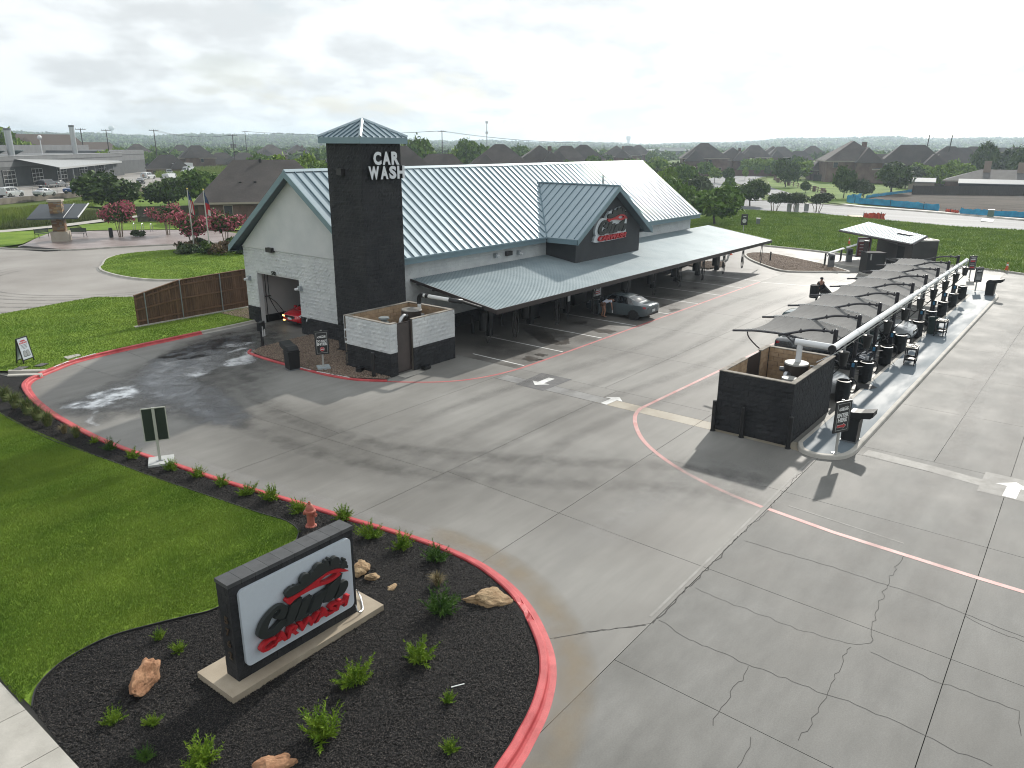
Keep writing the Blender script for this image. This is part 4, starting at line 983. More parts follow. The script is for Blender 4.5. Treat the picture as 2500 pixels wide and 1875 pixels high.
# ---------------------------------------------------------------- the logo: outlines in metres on the big sign's face
LG = dict(
 C=[(7.362,1.368),(7.570,1.255),(7.683,1.364),(7.719,1.484),(7.644,1.582),(7.529,1.633),(7.388,1.618),(7.225,1.550),(7.077,1.436),(6.985,1.293),(6.963,1.188),(7.028,1.077),(7.167,1.014),(7.383,1.000),(7.572,1.075),(7.668,1.212),(7.501,1.273),(7.343,1.191),(7.220,1.177),(7.224,1.257),(7.283,1.363),(7.361,1.457),(7.457,1.514),(7.526,1.510),(7.489,1.447),(7.397,1.418)],
 l=[(7.789,1.503),(8.069,1.538),(8.015,1.369),(7.812,1.049),(7.795,1.042),(7.600,1.045),(7.554,1.095),(7.580,1.150)],
 u=[(8.045,1.414),(8.311,1.454),(8.280,1.352),(8.111,1.084),(8.192,1.097),(8.385,1.380),(8.704,1.414),(8.672,1.296),(8.493,1.046),(8.502,1.021),(8.218,1.027),(8.139,0.998),(7.960,1.013),(7.845,1.025),(7.828,1.065),(7.889,1.153)],
 b=[(8.730,1.453),(9.130,1.593),(9.096,1.459),(9.002,1.296),(8.846,1.082),(8.707,1.059),(8.555,1.117),(8.597,1.210)],
 o=[(9.035,1.360),(9.218,1.374),(9.277,1.286),(9.250,1.173),(9.098,1.048),(8.893,1.037),(8.889,1.102),(8.997,1.236)],
 sw=[(7.667,1.610),(7.749,1.517),(7.867,1.565),(8.036,1.588),(8.249,1.591),(8.485,1.574),(8.748,1.526),(8.954,1.549),(9.091,1.593),(9.031,1.657),(9.303,1.554),(9.160,1.678),(8.971,1.758),(8.747,1.782),(8.478,1.740),(8.236,1.688),(8.001,1.656),(7.835,1.652),(7.713,1.665)],
 hole=[(8.516,1.677),(8.608,1.717),(8.765,1.729),(8.991,1.672),(8.913,1.610),(8.753,1.595),(8.556,1.631)],
 cloud=[(7.715,1.683),(7.680,1.779),(7.730,1.833),(7.834,1.849),(7.934,1.819),(8.103,1.844),(8.296,1.869),(8.447,1.876),(8.604,1.922),(8.804,1.919),(8.959,1.892),(9.249,1.762),(9.306,1.683),(9.290,1.628),(9.173,1.685),(8.972,1.772),(8.748,1.796),(8.480,1.755),(8.238,1.703),(8.002,1.671),(7.836,1.667)],
 dots=[(7.836,1.769),(7.934,1.828),(8.191,1.880),(8.395,1.901),(8.551,1.937),(8.729,1.963),(8.962,1.926),(9.190,1.758),(8.816,2.065),(9.211,1.872),(8.736,2.041)])
DOTR = (0.10, 0.04, 0.13, 0.08, 0.145, 0.075, 0.125, 0.09, 0.035, 0.035, 0.04)
WORDBOX = (6.99, 9.27, 0.76, 0.985)
def logo(parent, M, s, depth, mats, lift=0.0, cloud=True, word=True, smooth=3):
    """Club script, swoosh and CARWASH in frame M scaled by s about the middle of the big sign's logo; mats = (letters, red, word)"""
    ox, oz = 8.12, 1.38
    tf_ = lambda P: [((x - ox) * s, (z - oz) * s) for x, z in P]
    for key in ('C', 'l', 'u', 'b', 'o'):
        P = LG[key]; P = spline(P, smooth, True) if key in ('C', 'o') and smooth > 1 else P
        if area(P) < 0: P = P[::-1]
        P = offset([P[-1]] + list(P) + [P[0]], 0.014)[1:-1]
        outline('logo_letter', [tf_(P)], M, lift, lift + depth, mats[0], parent)
    outline('logo_swoosh', [tf_(spline(LG['sw'], 2, True)), tf_(spline(LG['hole'], 2, True))], M, lift, lift + depth * 1.1, mats[1], parent)
    if cloud:
        q = MB(); cl = tf_(LG['cloud']); q.extr(cl, M, lift, lift + depth * 0.9)
        for k, (p, r) in enumerate(zip(LG['dots'], DOTR)):
            c = tf_([p])[0]
            q.extr([(c[0] + r * s * math.cos(a * 0.3491), c[1] + r * s * math.sin(a * 0.3491)) for a in range(18)], M, lift, lift + depth * (0.905 + 0.012 * k))
        q.build('logo_bubbles', mats[0], parent)
    if word:
        x0, x1, z0, z1 = WORDBOX
        c = tf_([((x0 + x1) / 2, (z0 + z1) / 2)])[0]
        text('CARWASH', M @ Matrix.Translation((c[0], c[1], 0)), 0.3, mats[2], parent, 'logo_word', fit=((x1 - x0) * s, (z1 - z0) * s), depth=depth * 1.2, lift=lift, bold=0.012, shear=0.25, space=0.92)
# dormer sign
sg = MB()
back = [(44.191,4.333),(44.428,4.156),(48.065,4.180),(48.431,4.285),(48.364,4.543),(48.430,5.166),(48.452,5.581),(48.344,6.043),(48.053,6.143),(47.910,6.254),(47.612,6.384),(47.412,6.355),(47.132,6.320),(46.918,6.252),(46.823,6.197),(46.542,6.228),(46.351,6.155),(46.076,6.162),(45.929,6.052),(45.781,5.961),(45.603,5.774),(45.532,5.699),(45.220,5.764),(44.883,5.704),(44.594,5.527),(44.387,5.287),(44.276,4.999),(44.264,4.803),(44.358,4.616),(44.235,4.508)]
dsg = sg.extr(spline(back, 2, True), frame((0, 27.85, 0), (1, 0, 0), (0, 0, 1)), 0.0, 0.16).build('logo_backing', mat('logo_white', (0.55, 0.60, 0.63), 0.5), wash)
logo(dsg, frame((46.42, 27.69, 5.22), (1, 0, 0), (0, 0, 1)), 1.62, 0.12, (m_slet, m_sred, m_sred))

# ---------------------------------------------------------------- vacuum canopy along the hall
can = thing('vacuum_canopy', 'long lean-to canopy of ribbed steel decking over the vacuum bays', 'canopy')
CY0, CY1, CZ0, CZ1, CX0, CX1 = 24.15, 30.24, 2.45, 3.38, 29.4, 68.2
czz = lambda y: CZ0 + (y - CY0) * (CZ1 - CZ0) / (CY1 - CY0)
dk = MB(); x = CX0; row = []
while x < CX1:
    for dx, dz in ((0, 0), (0.11, 0), (0.125, -0.045), (0.175, -0.045)): row.append((min(x + dx, CX1), dz))
    x += 0.19
cut_x = (DX - 4.26, DX + 4.26)
vs = [(x, CY0, CZ0 + d) for x, d in row] + [(x, 27.84 if cut_x[0] < x < cut_x[1] else CY1, (czz(27.84) if cut_x[0] < x < cut_x[1] else CZ1) + d) for x, d in row]
n = len(row); dk.add(vs, [(i, i + 1, n + i + 1, n + i) for i in range(n - 1)])
dk.build('roof_deck', m_galv, can)
cf = MB()
cf.bb((CX0 - 0.03, CY0 - 0.06, CZ0 - 0.24), (CX1 + 0.03, CY0 - 0.01, CZ0 + 0.01)); 
for x in (CX0 - 0.04, CX1 + 0.04): cf.extr([(CY0 - 0.06, CZ0 - 0.2), (CY0 - 0.06, CZ0 + 0.01), (CY1, CZ1 + 0.01), (CY1, CZ1 - 0.12)], frame((x, 0, 0), (0, 1, 0), (0, 0, 1)), -0.03, 0.03)
cf.build('edge_trim', m_brown, can)
COLX = [32.6 + 3.94 * k for k in range(9)]
pur = MB()
for y in (24.6, 26.0, 28.6, 29.8): pur.bb((CX0, y - 0.05, czz(y) - 0.25), (CX1, y + 0.05, czz(y) - 0.06))
pur.bb((CX0, 27.2, czz(27.3) - 0.42), (CX1, 27.45, czz(27.3) - 0.26))
pur.build('purlin', m_brown, can)
for k, x in enumerate(COLX):
    MB().bb((x - 0.17, 27.14, 0.0), (x + 0.17, 27.48, czz(27.3) - 0.26)).build('column', m_black, can)
    q = MB(); q.extr([(24.3, czz(24.3) - 0.30), (24.3, czz(24.3) - 0.12), (29.9, czz(29.9) - 0.26), (29.9, czz(29.9) - 0.5)], frame((x, 0, 0), (0, 1, 0), (0, 0, 1)), -0.06, 0.06); q.build('rafter', m_brown, can)
for x in (32.44, 35.13):
    MB().cyl((x, 28.4, 0), (x, 28.4, 1.05), 0.085, n=10).sph((x, 28.4, 1.05), 0.085, 8, 4).build('bay_bollard', m_black, None)
for i, o in enumerate([o for o in COL.objects if o.name.startswith('bay_bollard')]):
    tag(o, ['black steel bollard behind the first canopy column from the white enclosure', 'black steel bollard between the first and second canopy columns'][i], 'bollard', 'bollards under the vacuum canopy')
# in-ground footing patches
for x in COLX: struct(sheet('column_footing', [(x - 0.45, 26.85), (x + 0.45, 26.85), (x + 0.45, 27.75), (x - 0.45, 27.75)], 0.004, m_conc))

def vacuum_station():
    """drum-shaped bin on the column, claw holder and a looped hose hung from the canopy edge"""
    t = thing('vacuum_station', 'x', 'vacuum', (0, 0, 0), 0, 'vacuum stations under the hall canopy')
    MB().cyl((-0.52, 0.0, 0.42), (-0.52, 0.0, 1.42), 0.24, n=14).cyl((-0.52, 0, 1.42), (-0.52, 0, 1.48), 0.255, n=14).build('drum', m_black, t)
    MB().bb((-0.35, -0.03, 0.6), (-0.17, 0.03, 0.66)).bb((-0.35, -0.03, 1.2), (-0.17, 0.03, 1.26)).build('bracket', m_black, t)
    q = MB()
    for d in (0.0, 0.22): q.tube(spline([(-0.95 + d, -2.62, 2.2), (-1.12 + d, -2.62, 1.5), (-1.14 + d, -2.62, 0.9), (-1.0 + d, -2.62, 0.5), (-0.86 + d, -2.62, 0.9), (-0.88 + d, -2.62, 1.5), (-0.98 + d, -2.62, 2.2)], 5), 0.026, 6)
    q.build('hose', m_rubber, t)
    MB().cyl((-0.98, -2.62, 1.0), (-0.98, -2.62, 1.45), 0.04, 0.06, 8).build('nozzle', m_black, t)
    MB().box((0, 0, 0), (0.14, 0.1, 0.85), M=Matrix.Translation((0.45, -0.5, 1.75)) @ Matrix.Rotation(R(24), 4, 'Y')).tube([(0.17, -0.05, 1.7), (0.5, -0.5, 1.62)], 0.02, 5).tube([(0.25, -0.5, 2.2), (0.33, -0.52, 1.45)], 0.012, 5).build('claw_rack', mat('dark_metal', (0.035, 0.04, 0.045), 0.35, metal=0.5), t)
    MB().cyl((-0.98, -2.62, 2.2), (-0.98, -0.1, 2.45), 0.045, n=8).build('boom', m_black, t)
    return t
vs0 = vacuum_station()
VL = ['on the first column next to the white block enclosure', 'on the second column past the white enclosure', 'on the third column, just before the grey sedan', 'on the column at the bonnet of the grey sedan',
      'on the column just past the grey sedan', 'on the second column past the grey sedan', 'on the third column past the grey sedan', 'on the last column but one before the gravel island', 'on the farthest column near the gravel island']
for k, x in enumerate(COLX):
    lab = 'black vacuum drum and hose ' + VL[k]
    if k == 0: vs0.location = (x, 27.3, 0); vs0['label'] = lab
    else: dup(vs0, (x, 27.3, 0), 0, lab)
for (x, y, z, l) in ((29.9, 25.1, 2.35, 'black hose loop hanging at the corner of the white enclosure'), (67.3, 24.6, 2.3, 'single black hose loop hanging at the far end of the hall canopy')):
    q = MB(); q.tube(spline([(x, y, z), (x - 0.18, y, 1.6), (x - 0.2, y, 0.9), (x, y, 0.45), (x + 0.2, y, 0.9), (x + 0.15, y, 1.6), (x + 0.03, y, z)], 6), 0.026, 6)
    tag(q.build('vacuum_hose', m_rubber), l, 'hose', 'loose hose loops under the canopy')
# counters and vending under the dormer
eq = thing('vending_cabinet', 'dark vending cabinet standing under the dormer between the columns', 'vending machine', (43.6, 28.6, 0))
MB().bb((-0.8, -0.35, 0.0), (0.8, 0.35, 1.7)).build('cabinet', m_black, eq); MB().bb((-0.7, -0.37, 0.7), (0.2, -0.352, 1.6)).build('front_panel', mat('dim_panel', (0.03, 0.035, 0.04), 0.2), eq); MB().bb((0.3, -0.37, 0.9), (0.6, -0.352, 1.4)).build('keypad', m_steelgrey, eq)
eq2 = thing('towel_station', 'low black towel cabinet on the bay floor before the grey sedan', 'cabinet', (37.9, 28.2, 0))
MB().bb((-0.35, -0.3, 0.12), (0.35, 0.3, 1.25)).build('cabinet', m_black, eq2); MB().bb((-0.22, -0.32, 0.95), (0.1, -0.302, 1.12)).build('notice', m_white, eq2); MB().bb((-0.4, -0.35, 0.0), (0.4, 0.35, 0.12)).build('plinth', m_black, eq2)
bs = thing('hanging_notice', 'white notice board with red lines hanging under the canopy edge', 'sign', (41.75, 25.8, 0))
MB().bb((-0.42, -0.02, 1.15), (0.42, 0.02, 1.82)).build('board', m_white, bs)
MB().tube([(-0.4, 0, 1.8), (-0.4, 0, 2.5)], 0.015, 5).tube([(0.4, 0, 1.8), (0.4, 0, 2.5)], 0.015, 5).build('hanger', m_black, bs)
text('TOWELS', frame((0, -0.022, 1.62), (1, 0, 0), (0, 0, 1)), 0.2, m_slet, bs, fit=(0.62, 0.17), bold=0.01)
MB().bb((-0.32, -0.026, 1.40), (0.32, -0.022, 1.46)).bb((-0.32, -0.026, 1.28), (0.32, -0.022, 1.34)).build('red_lines', m_sred, bs)
bs2 = thing('hanging_notice', 'narrow white notice on a post between two vacuum hoses', 'sign', (39.25, 26.3, 0))
MB().bb((-0.12, -0.02, 1.1), (0.12, 0.02, 1.75)).build('board', m_white, bs2); MB().bb((-0.08, -0.026, 1.5), (0.08, -0.021, 1.6)).build('red_lines', m_sred, bs2); MB().cyl((0, 0.04, 0), (0, 0.04, 2.5), 0.03).build('post', m_black, bs2)

# ---------------------------------------------------------------- white block enclosure with vacuum producers
we = thing('white_block_enclosure', 'roofless white and charcoal block enclosure beside the tower', 'enclosure')
ex0, ex1, ey0, ey1, EZ, ES = 23.35, 27.8, 25.55, 28.82, 2.54, 1.14
core = MB(); core.bb((ex0 + 0.05, ey0 + 0.02, 0), (ex0 + 0.15, ey1, EZ - 0.02)); core.bb((24.85, ey0 + 0.05, 0), (ex1 - 0.02, ey0 + 0.15, EZ - 0.02)); core.bb((ex1 - 0.15, ey0 + 0.02, 0), (ex1 - 0.05, ey1, EZ - 0.02)); core.bb((ex0, ey1 - 0.15, 0), (ex1, ey1 - 0.05, EZ - 0.02)); core.bb((ex0 + 0.05, ey0 + 0.05, 0), (23.80, ey0 + 0.15, EZ - 0.02))
core.build('wall_core', m_mortar, we)
for (o, u, wd) in (((ex0 + 0.05, ey1, 0), (0, -1, 0), ey1 - ey0 - 0.0), ((ex0, ey0 + 0.05, 0), (1, 0, 0), 0.46), ((24.85, ey0 + 0.05, 0), (1, 0, 0), ex1 - 24.85), ((ex1 - 0.05, ey0, 0), (0, 1, 0), ey1 - ey0)):
    block_wall('charcoal_block', we, frame(o, u, (0, 0, 1)), wd, ES, m_dkblock, bh=0.19)
    block_wall('white_block', we, frame((o[0], o[1], ES), u, (0, 0, 1)), wd, EZ - ES, m_whblock, bh=0.2)
for (o, u, wd) in (((ex0 + 0.15, ey1 - 0.15, 1.2), (1, 0, 0), ex1 - ex0 - 0.3), ((ex1 - 0.15, ey1 - 0.15, 1.2), (0, -1, 0), ey1 - ey0 - 0.3)):
    block_wall('tan_block', we, frame(o, u, (0, 0, 1)), wd, 1.34, m_tanblock, bh=0.1914, d=0.03, rough=0.002, gap=0.012)
ct = MB(); ct.bb((ex0, ey0, EZ), (ex0 + 0.2, ey1, EZ + 0.03)); ct.bb((ex0 + 0.2, ey1 - 0.2, EZ), (ex1, ey1, EZ + 0.03)); ct.bb((ex1 - 0.2, ey0, EZ), (ex1, ey1 - 0.2, EZ + 0.03)); ct.bb((24.85, ey0, EZ), (ex1 - 0.2, ey0 + 0.2, EZ + 0.03)); ct.bb((ex0 + 0.2, ey0, EZ), (23.8, ey0 + 0.2, EZ + 0.03))
ct.build('wall_top', m_capstone, we)
gt = MB().bb((23.84, ey0 + 0.18, 0.04), (24.82, ey0 + 0.23, 2.46)).build('gate', mat('brown_gate', (0.055, 0.045, 0.042), 0.5, vscale=2, col2=(0.075, 0.06, 0.055)), we)
g2 = MB().bb((23.84, ey0 + 0.15, 2.42), (24.82, ey0 + 0.178, 2.47)).bb((23.84, ey0 + 0.15, 0.06), (24.82, ey0 + 0.178, 0.11)).bb((23.84, ey0 + 0.15, 0.11), (23.89, ey0 + 0.178, 2.42)).bb((24.77, ey0 + 0.15, 0.11), (24.82, ey0 + 0.178, 2.42)); g2.build('gate_frame', m_brown, gt)
struct(sheet('gate_step', [(23.7, 25.0), (25.0, 25.0), (25.0, 25.55), (23.7, 25.55)], 0.012, m_conc_lt))
tk = thing('vacuum_tank', 'brown vacuum tank with pale lid inside the white enclosure', 'tank', (26.35, 27.15, 0))
MB().cyl((0, 0, 0.3), (0, 0, 2.55), 0.52, n=24).build('drum', mat('brown_tank', (0.07, 0.055, 0.048), 0.35, metal=0.4), tk, smooth=True)
MB().cyl((0, 0, 2.55), (0, 0, 2.60), 0.53, 0.50, n=24).build('lid', mat('tank_lid', (0.16, 0.155, 0.145), 0.5, vscale=3, col2=(0.24, 0.23, 0.21)), tk)
MB().tube(spline([(-0.5, -0.15, 2.35), (-0.8, -0.2, 2.38), (-1.0, -0.25, 2.2), (-1.05, -0.25, 1.8), (-1.05, -0.25, 0.4)], 5), 0.11, 10).build('duct_elbow', m_galvpipe, tk, smooth=True)
MB().cyl((0.2, -0.5, 2.3), (0.25, -0.62, 2.3), 0.1).build('inlet', m_steelgrey, tk)
sc_ = thing('air_silencer', 'grey louvred silencer can beside the vacuum tank', 'silencer', (24.75, 27.45, 0))
MB().cyl((0, 0, 0.3), (0, 0, 2.15), 0.26, n=18).build('can', mat('silencer_grey', (0.13, 0.15, 0.155), 0.5), sc_)
MB().cyl((0, 0, 2.33), (0, 0, 2.40), 0.27, 0.26, n=18).cyl((0, 0, 2.15), (0, 0, 2.33), 0.17, n=10).build('cap', mat('silencer_cap', (0.20, 0.225, 0.23), 0.5), sc_)
pp = thing('suction_pipe', 'white and black suction pipe rising from the white enclosure to the canopy', 'pipe')
MB().cyl((27.2, 27.45, 0.3), (27.2, 27.45, 2.75), 0.1, n=12).build('riser', m_pvc, pp, smooth=True)
MB().tube(spline([(27.2, 27.45, 2.7), (27.2, 27.44, 3.0), (27.2, 27.3, 3.14), (27.2, 27.1, 3.16)], 4), 0.115, 10).cyl((27.2, 26.95, 3.16), (27.2, 26.75, 3.16), 0.11, n=12).build('elbow', m_black, pp, smooth=True)
MB().cyl((27.2, 27.12, 3.16), (27.2, 26.95, 3.16), 0.1, n=12).cyl((27.2, 26.75, 3.16), (27.25, 25.3, 3.14), 0.1, n=12).build('run', m_pvc, pp, smooth=True)
MB().tube(spline([(27.25, 25.35, 3.14), (27.27, 25.1, 3.13), (27.45, 24.98, 3.1), (27.7, 25.0, 3.05)], 4), 0.12, 10).tube([(27.7, 25.0, 3.05), (29.3, 25.0, 2.45), (40, 25.0, 2.3)], 0.07, 8).build('manifold', m_black, pp, smooth=True)
# ground lights and bollard by the enclosure
def floodlight(loc, rz, lab):
    t = thing('ground_floodlight', lab, 'floodlight', loc, rz, 'floodlights at the white enclosure')
    MB().box((0, 0, 0.11), (0.42, 0.26, 0.16)).build('housing', m_black, t); MB().box((0, -0.01, 0.2), (0.36, 0.2, 0.02)).build('lens', m_glass, t); MB().cyl((0, 0.05, 0), (0, 0.05, 0.08), 0.05).build('stake', m_black, t)
floodlight((25.38, 25.28, 0), 0, 'black box floodlight on the concrete by the enclosure gate')
floodlight((22.95, 27.3, 0.08), 0.4, 'black box floodlight in the gravel at the enclosure wall')
def bollard(x, y, h, r, lab, grp, z=0):
    t = thing('bollard', lab, 'bollard', (x, y, z), 0, grp)
    MB().cyl((0, 0, 0), (0, 0, h), r, n=14).sph((0, 0, h), r, 12, 6, 0.45).build('post', m_black, t, smooth=True); MB().cyl((0, 0, 0), (0, 0, 0.03), r * 1.25, n=14).build('collar', m_dkcore, t); return t
bollard(22.78, 26.15, 1.15, 0.09, 'black bollard in the gravel before the white enclosure', 'bollards round the enclosures', 0.07)
# ---------------------------------------------------------------- the monument sign
ms = thing('monument_sign', 'big charcoal block monument sign with white panel and Club lettering in the mulch bed', 'sign')
mx0, mx1, my0, my1, mz0, mz1 = 6.58, 9.64, 12.06, 12.48, 0.25, 2.37
MB().bb((mx0 + 0.05, my0 + 0.05, mz0), (mx1 - 0.05, my1 - 0.05, mz1)).build('wall_core', m_dkcore, ms)
for o, u, wd in (((mx0, my0 + 0.05, mz0), (1, 0, 0), mx1 - mx0), ((mx1 - 0.05, my0, mz0), (0, 1, 0), my1 - my0), ((mx0 + 0.05, my1, mz0), (0, -1, 0), my1 - my0), ((mx1, my1 - 0.05, mz0), (-1, 0, 0), mx1 - mx0)):
    block_wall('charcoal_block', ms, frame(o, u, (0, 0, 1)), wd, mz1 - mz0, m_dkblock, bw=0.305, bh=0.1927, rough=0.006)
m_captile = mat('grey_cap_tile', (0.045, 0.047, 0.05), 0.55, vscale=6, col2=(0.065, 0.067, 0.07), rnd_obj=0.12, bump=0.1, bscale=60)
for k in range(10):
    a = mx0 - 0.015 + k * 0.309
    MB().bb((a + 0.002, my0 - 0.015, mz1 + 0.002), (a + 0.305, my1 + 0.015, mz1 + 0.085)).build('cap_tile', m_captile, ms)
m_plinth = mat('sandy_concrete', (0.30, 0.25, 0.185), 0.85, vscale=2, col2=(0.37, 0.315, 0.24), fine=0.06, fscale=60, bump=0.15, bscale=50)
pl = MB(); pl.prism([(6.24, 11.75), (10.2, 11.79), (10.22, 13.02), (6.22, 12.99)], 0.0, 0.25); pl.build('plinth', m_plinth, ms)
def rrect(x0, x1, z0, z1, r, n=6):
    out = []
    for cx_, cz_, a0 in ((x1 - r, z1 - r, 0), (x0 + r, z1 - r, 90), (x0 + r, z0 + r, 180), (x1 - r, z0 + r, 270)):
        out += [(cx_ + r * math.cos(R(a0 + 90 * i / n)), cz_ + r * math.sin(R(a0 + 90 * i / n))) for i in range(n + 1)]
    return out
MF = frame((0, my0, 0), (1, 0, 0), (0, 0, 1))
pn = MB().extr(rrect(6.75, 9.51, 0.52, 2.25, 0.12), MF, 0.0, 0.075).build('sign_panel', m_whpanel, ms)
logo(pn, frame((8.12, my0 - 0.12, 1.38), (1, 0, 0), (0, 0, 1)), 1.0, 0.10, (m_slet, m_sred, m_sred))
m_bronze = mat('bronze_digit', (0.06, 0.045, 0.03), 0.45, metal=0.4)
for k, c in enumerate('5762'):
    text(c, frame((mx0 - 0.01, 12.22, 1.62 - 0.27 * k), (0, -1, 0), (0, 0, 1)), 0.2, m_bronze, ms, 'address_digit', fit=(0.12, 0.17), depth=0.015, bold=0.006)
cd = MB(); cd.tube(spline([(9.55, 12.0, 0.5), (9.56, 11.93, 0.34), (9.75, 12.0, 0.28), (10.0, 12.35, 0.28), (10.05, 12.5, 0.36), (10.02, 12.52, 0.45)], 5), 0.018, 6)
cd.build('conduit', m_galvpipe, ms)

# ---------------------------------------------------------------- hydrant
hy = thing('fire_hydrant', 'faded red fire hydrant in the mulch behind the monument sign', 'hydrant', (11.72, 16.47, 0.08), R(20))
m_hyd = mat('hydrant_red', (0.30, 0.075, 0.05), 0.6, vscale=8, col2=(0.38, 0.12, 0.085), fine=0.08, fscale=60)
MB().lathe([(0.165, 0), (0.165, 0.04), (0.115, 0.06), (0.105, 0.10), (0.105, 0.44), (0.11, 0.46)], n=18).build('barrel', m_hyd, hy, smooth=True)
MB().lathe([(0.11, 0.46), (0.165, 0.47), (0.165, 0.515), (0.12, 0.53), (0.118, 0.58), (0.085, 0.68), (0.045, 0.71), (0.04, 0.74), (0.03, 0.745), (0.03, 0.785)], n=18).build('bonnet', m_hyd, hy, smooth=True)
for a, r in ((0, 0.055), (90, 0.05), (-90, 0.05)):
    ca, sa = math.cos(R(a)), math.sin(R(a))
    MB().cyl((ca * 0.09, sa * 0.09, 0.40), (ca * 0.17, sa * 0.17, 0.40), r, n=12).cyl((ca * 0.17, sa * 0.17, 0.40), (ca * 0.20, sa * 0.20, 0.40), r * 1.25, n=10).cyl((ca * 0.20, sa * 0.2, 0.40), (ca * 0.225, sa * 0.225, 0.40), 0.02, n=5).build('hose_cap', m_hyd, hy)
bo = MB()
for k in range(8):
    a = k * 0.785; bo.cyl((0.145 * math.cos(a), 0.145 * math.sin(a), 0.03), (0.145 * math.cos(a), 0.145 * math.sin(a), 0.065), 0.014, n=6).cyl((0.147 * math.cos(a), 0.147 * math.sin(a), 0.45), (0.147 * math.cos(a), 0.147 * math.sin(a), 0.53), 0.012, n=6)
bo.build('bolt_ring', m_hyd, hy)
MB().tube(spline([(0.1, -0.14, 0.38), (0.16, -0.12, 0.28), (0.14, -0.06, 0.24), (0.17, 0.0, 0.33)], 4), 0.006, 4).build('chain', m_galvpipe, hy)

# ---------------------------------------------------------------- plants in the bed
m_jun = mat('juniper_foliage', (0.08, 0.165, 0.010), 0.8, vscale=5, col2=(0.19, 0.28, 0.026), spec=0.2, fine=0.2, fscale=30)
m_jun2 = mat('juniper_foliage_dark', (0.028, 0.075, 0.012), 0.8, vscale=5, col2=(0.07, 0.14, 0.022), spec=0.2, fine=0.2, fscale=30)
m_twig = mat('twig', (0.07, 0.045, 0.025), 0.9)
m_tuft = mat('tuft_grass', (0.06, 0.10, 0.025), 0.8, vscale=6, col2=(0.16, 0.17, 0.06), spec=0.2)
m_tuft_dry = mat('tuft_grass_dry', (0.13, 0.11, 0.05), 0.8, vscale=6, col2=(0.22, 0.17, 0.09), spec=0.2)
def tri_mesh(name, T, m, mi=None):
    T = np.asarray(T, np.float32); n = len(T)
    me = bpy.data.meshes.new(name); me.vertices.add(n * 3); me.vertices.foreach_set('co', T.ravel())
    me.loops.add(n * 3); me.loops.foreach_set('vertex_index', np.arange(n * 3, dtype=np.int32)); me.polygons.add(n); me.polygons.foreach_set('loop_start', np.arange(n, dtype=np.int32) * 3)
    for k in (m if isinstance(m, (list, tuple)) else [m]): me.materials.append(k)
    if mi is not None: me.polygons.foreach_set('material_index', np.asarray(mi, np.int32))
    me.update(calc_edges=True); return me
def juniper(seed, w, h, nb, m, name='foliage'):
    g = np.random.default_rng(seed); T = []
    for b in range(nb):
        az = g.random() * 6.283; el = g.uniform(0.25, 1.45); ln = g.uniform(0.55, 1.0) * (w * math.cos(el) + h * math.sin(el))
        d = np.array([math.cos(az) * math.cos(el), math.sin(az) * math.cos(el), math.sin(el)])
        for k in range(34):
            t = g.uniform(0.12, 1.0); p = d * ln * t + np.array([0, 0, 0.08 * t * t]) * ln; s = (0.11 * (1.05 - t * 0.75)) * (w / 0.4)
            q = d + g.normal(0, 0.75, 3); q /= np.linalg.norm(q); sd_ = np.cross(q, g.normal(0, 1, 3)); sd_ /= np.linalg.norm(sd_) + 1e-9
            T.append((p - sd_ * s * 0.2, p + sd_ * s * 0.2, p + q * s * 1.5))
    return tri_mesh(name, T, m)
def tuft(seed, w, h, n, m):
    g = np.random.default_rng(seed); T = []
    for k in range(n):
        az = g.random() * 6.283; r = g.uniform(0, 0.08); b = np.array([math.cos(az) * r, math.sin(az) * r, 0]); lean = g.uniform(0.1, 1) * w; hh = h * g.uniform(0.5, 1)
        tip = b + np.array([math.cos(az) * lean, math.sin(az) * lean, hh * (1 - 0.35 * lean / w)]); mid = b + np.array([math.cos(az) * lean * 0.35, math.sin(az) * lean * 0.35, hh * 0.62])
        s = np.array([-math.sin(az), math.cos(az), 0]) * 0.006
        T += [(b - s, b + s, mid + s), (b - s, mid + s, mid - s), (mid - s, mid + s, tip)]
    return tri_mesh('foliage', T, m)
JM = [juniper(20 + k, 0.40, 0.50, 30, m_jun) for k in range(4)] + [juniper(30 + k, 0.40, 0.50, 30, m_jun2) for k in range(3)]
TM = [tuft(40 + k, 0.30, 0.55, 230, m_tuft) for k in range(3)] + [tuft(44, 0.28, 0.5, 200, m_tuft_dry)]
STEM = MB().cyl((0, 0, -0.05), (0, 0, 0.2), 0.02, 0.01, 5).mesh('stem', m_twig)
def shrub(name, me, x, y, s, lab, cat, grp, z=0.09, sz=None):
    t = thing(name, lab, cat, (x, y, z), rnd.uniform(0, 6.28), grp); t.scale = (s, s, sz or s)
    link(bpy.data.objects.new('foliage', me), t); link(bpy.data.objects.new('stem', STEM), t); return t
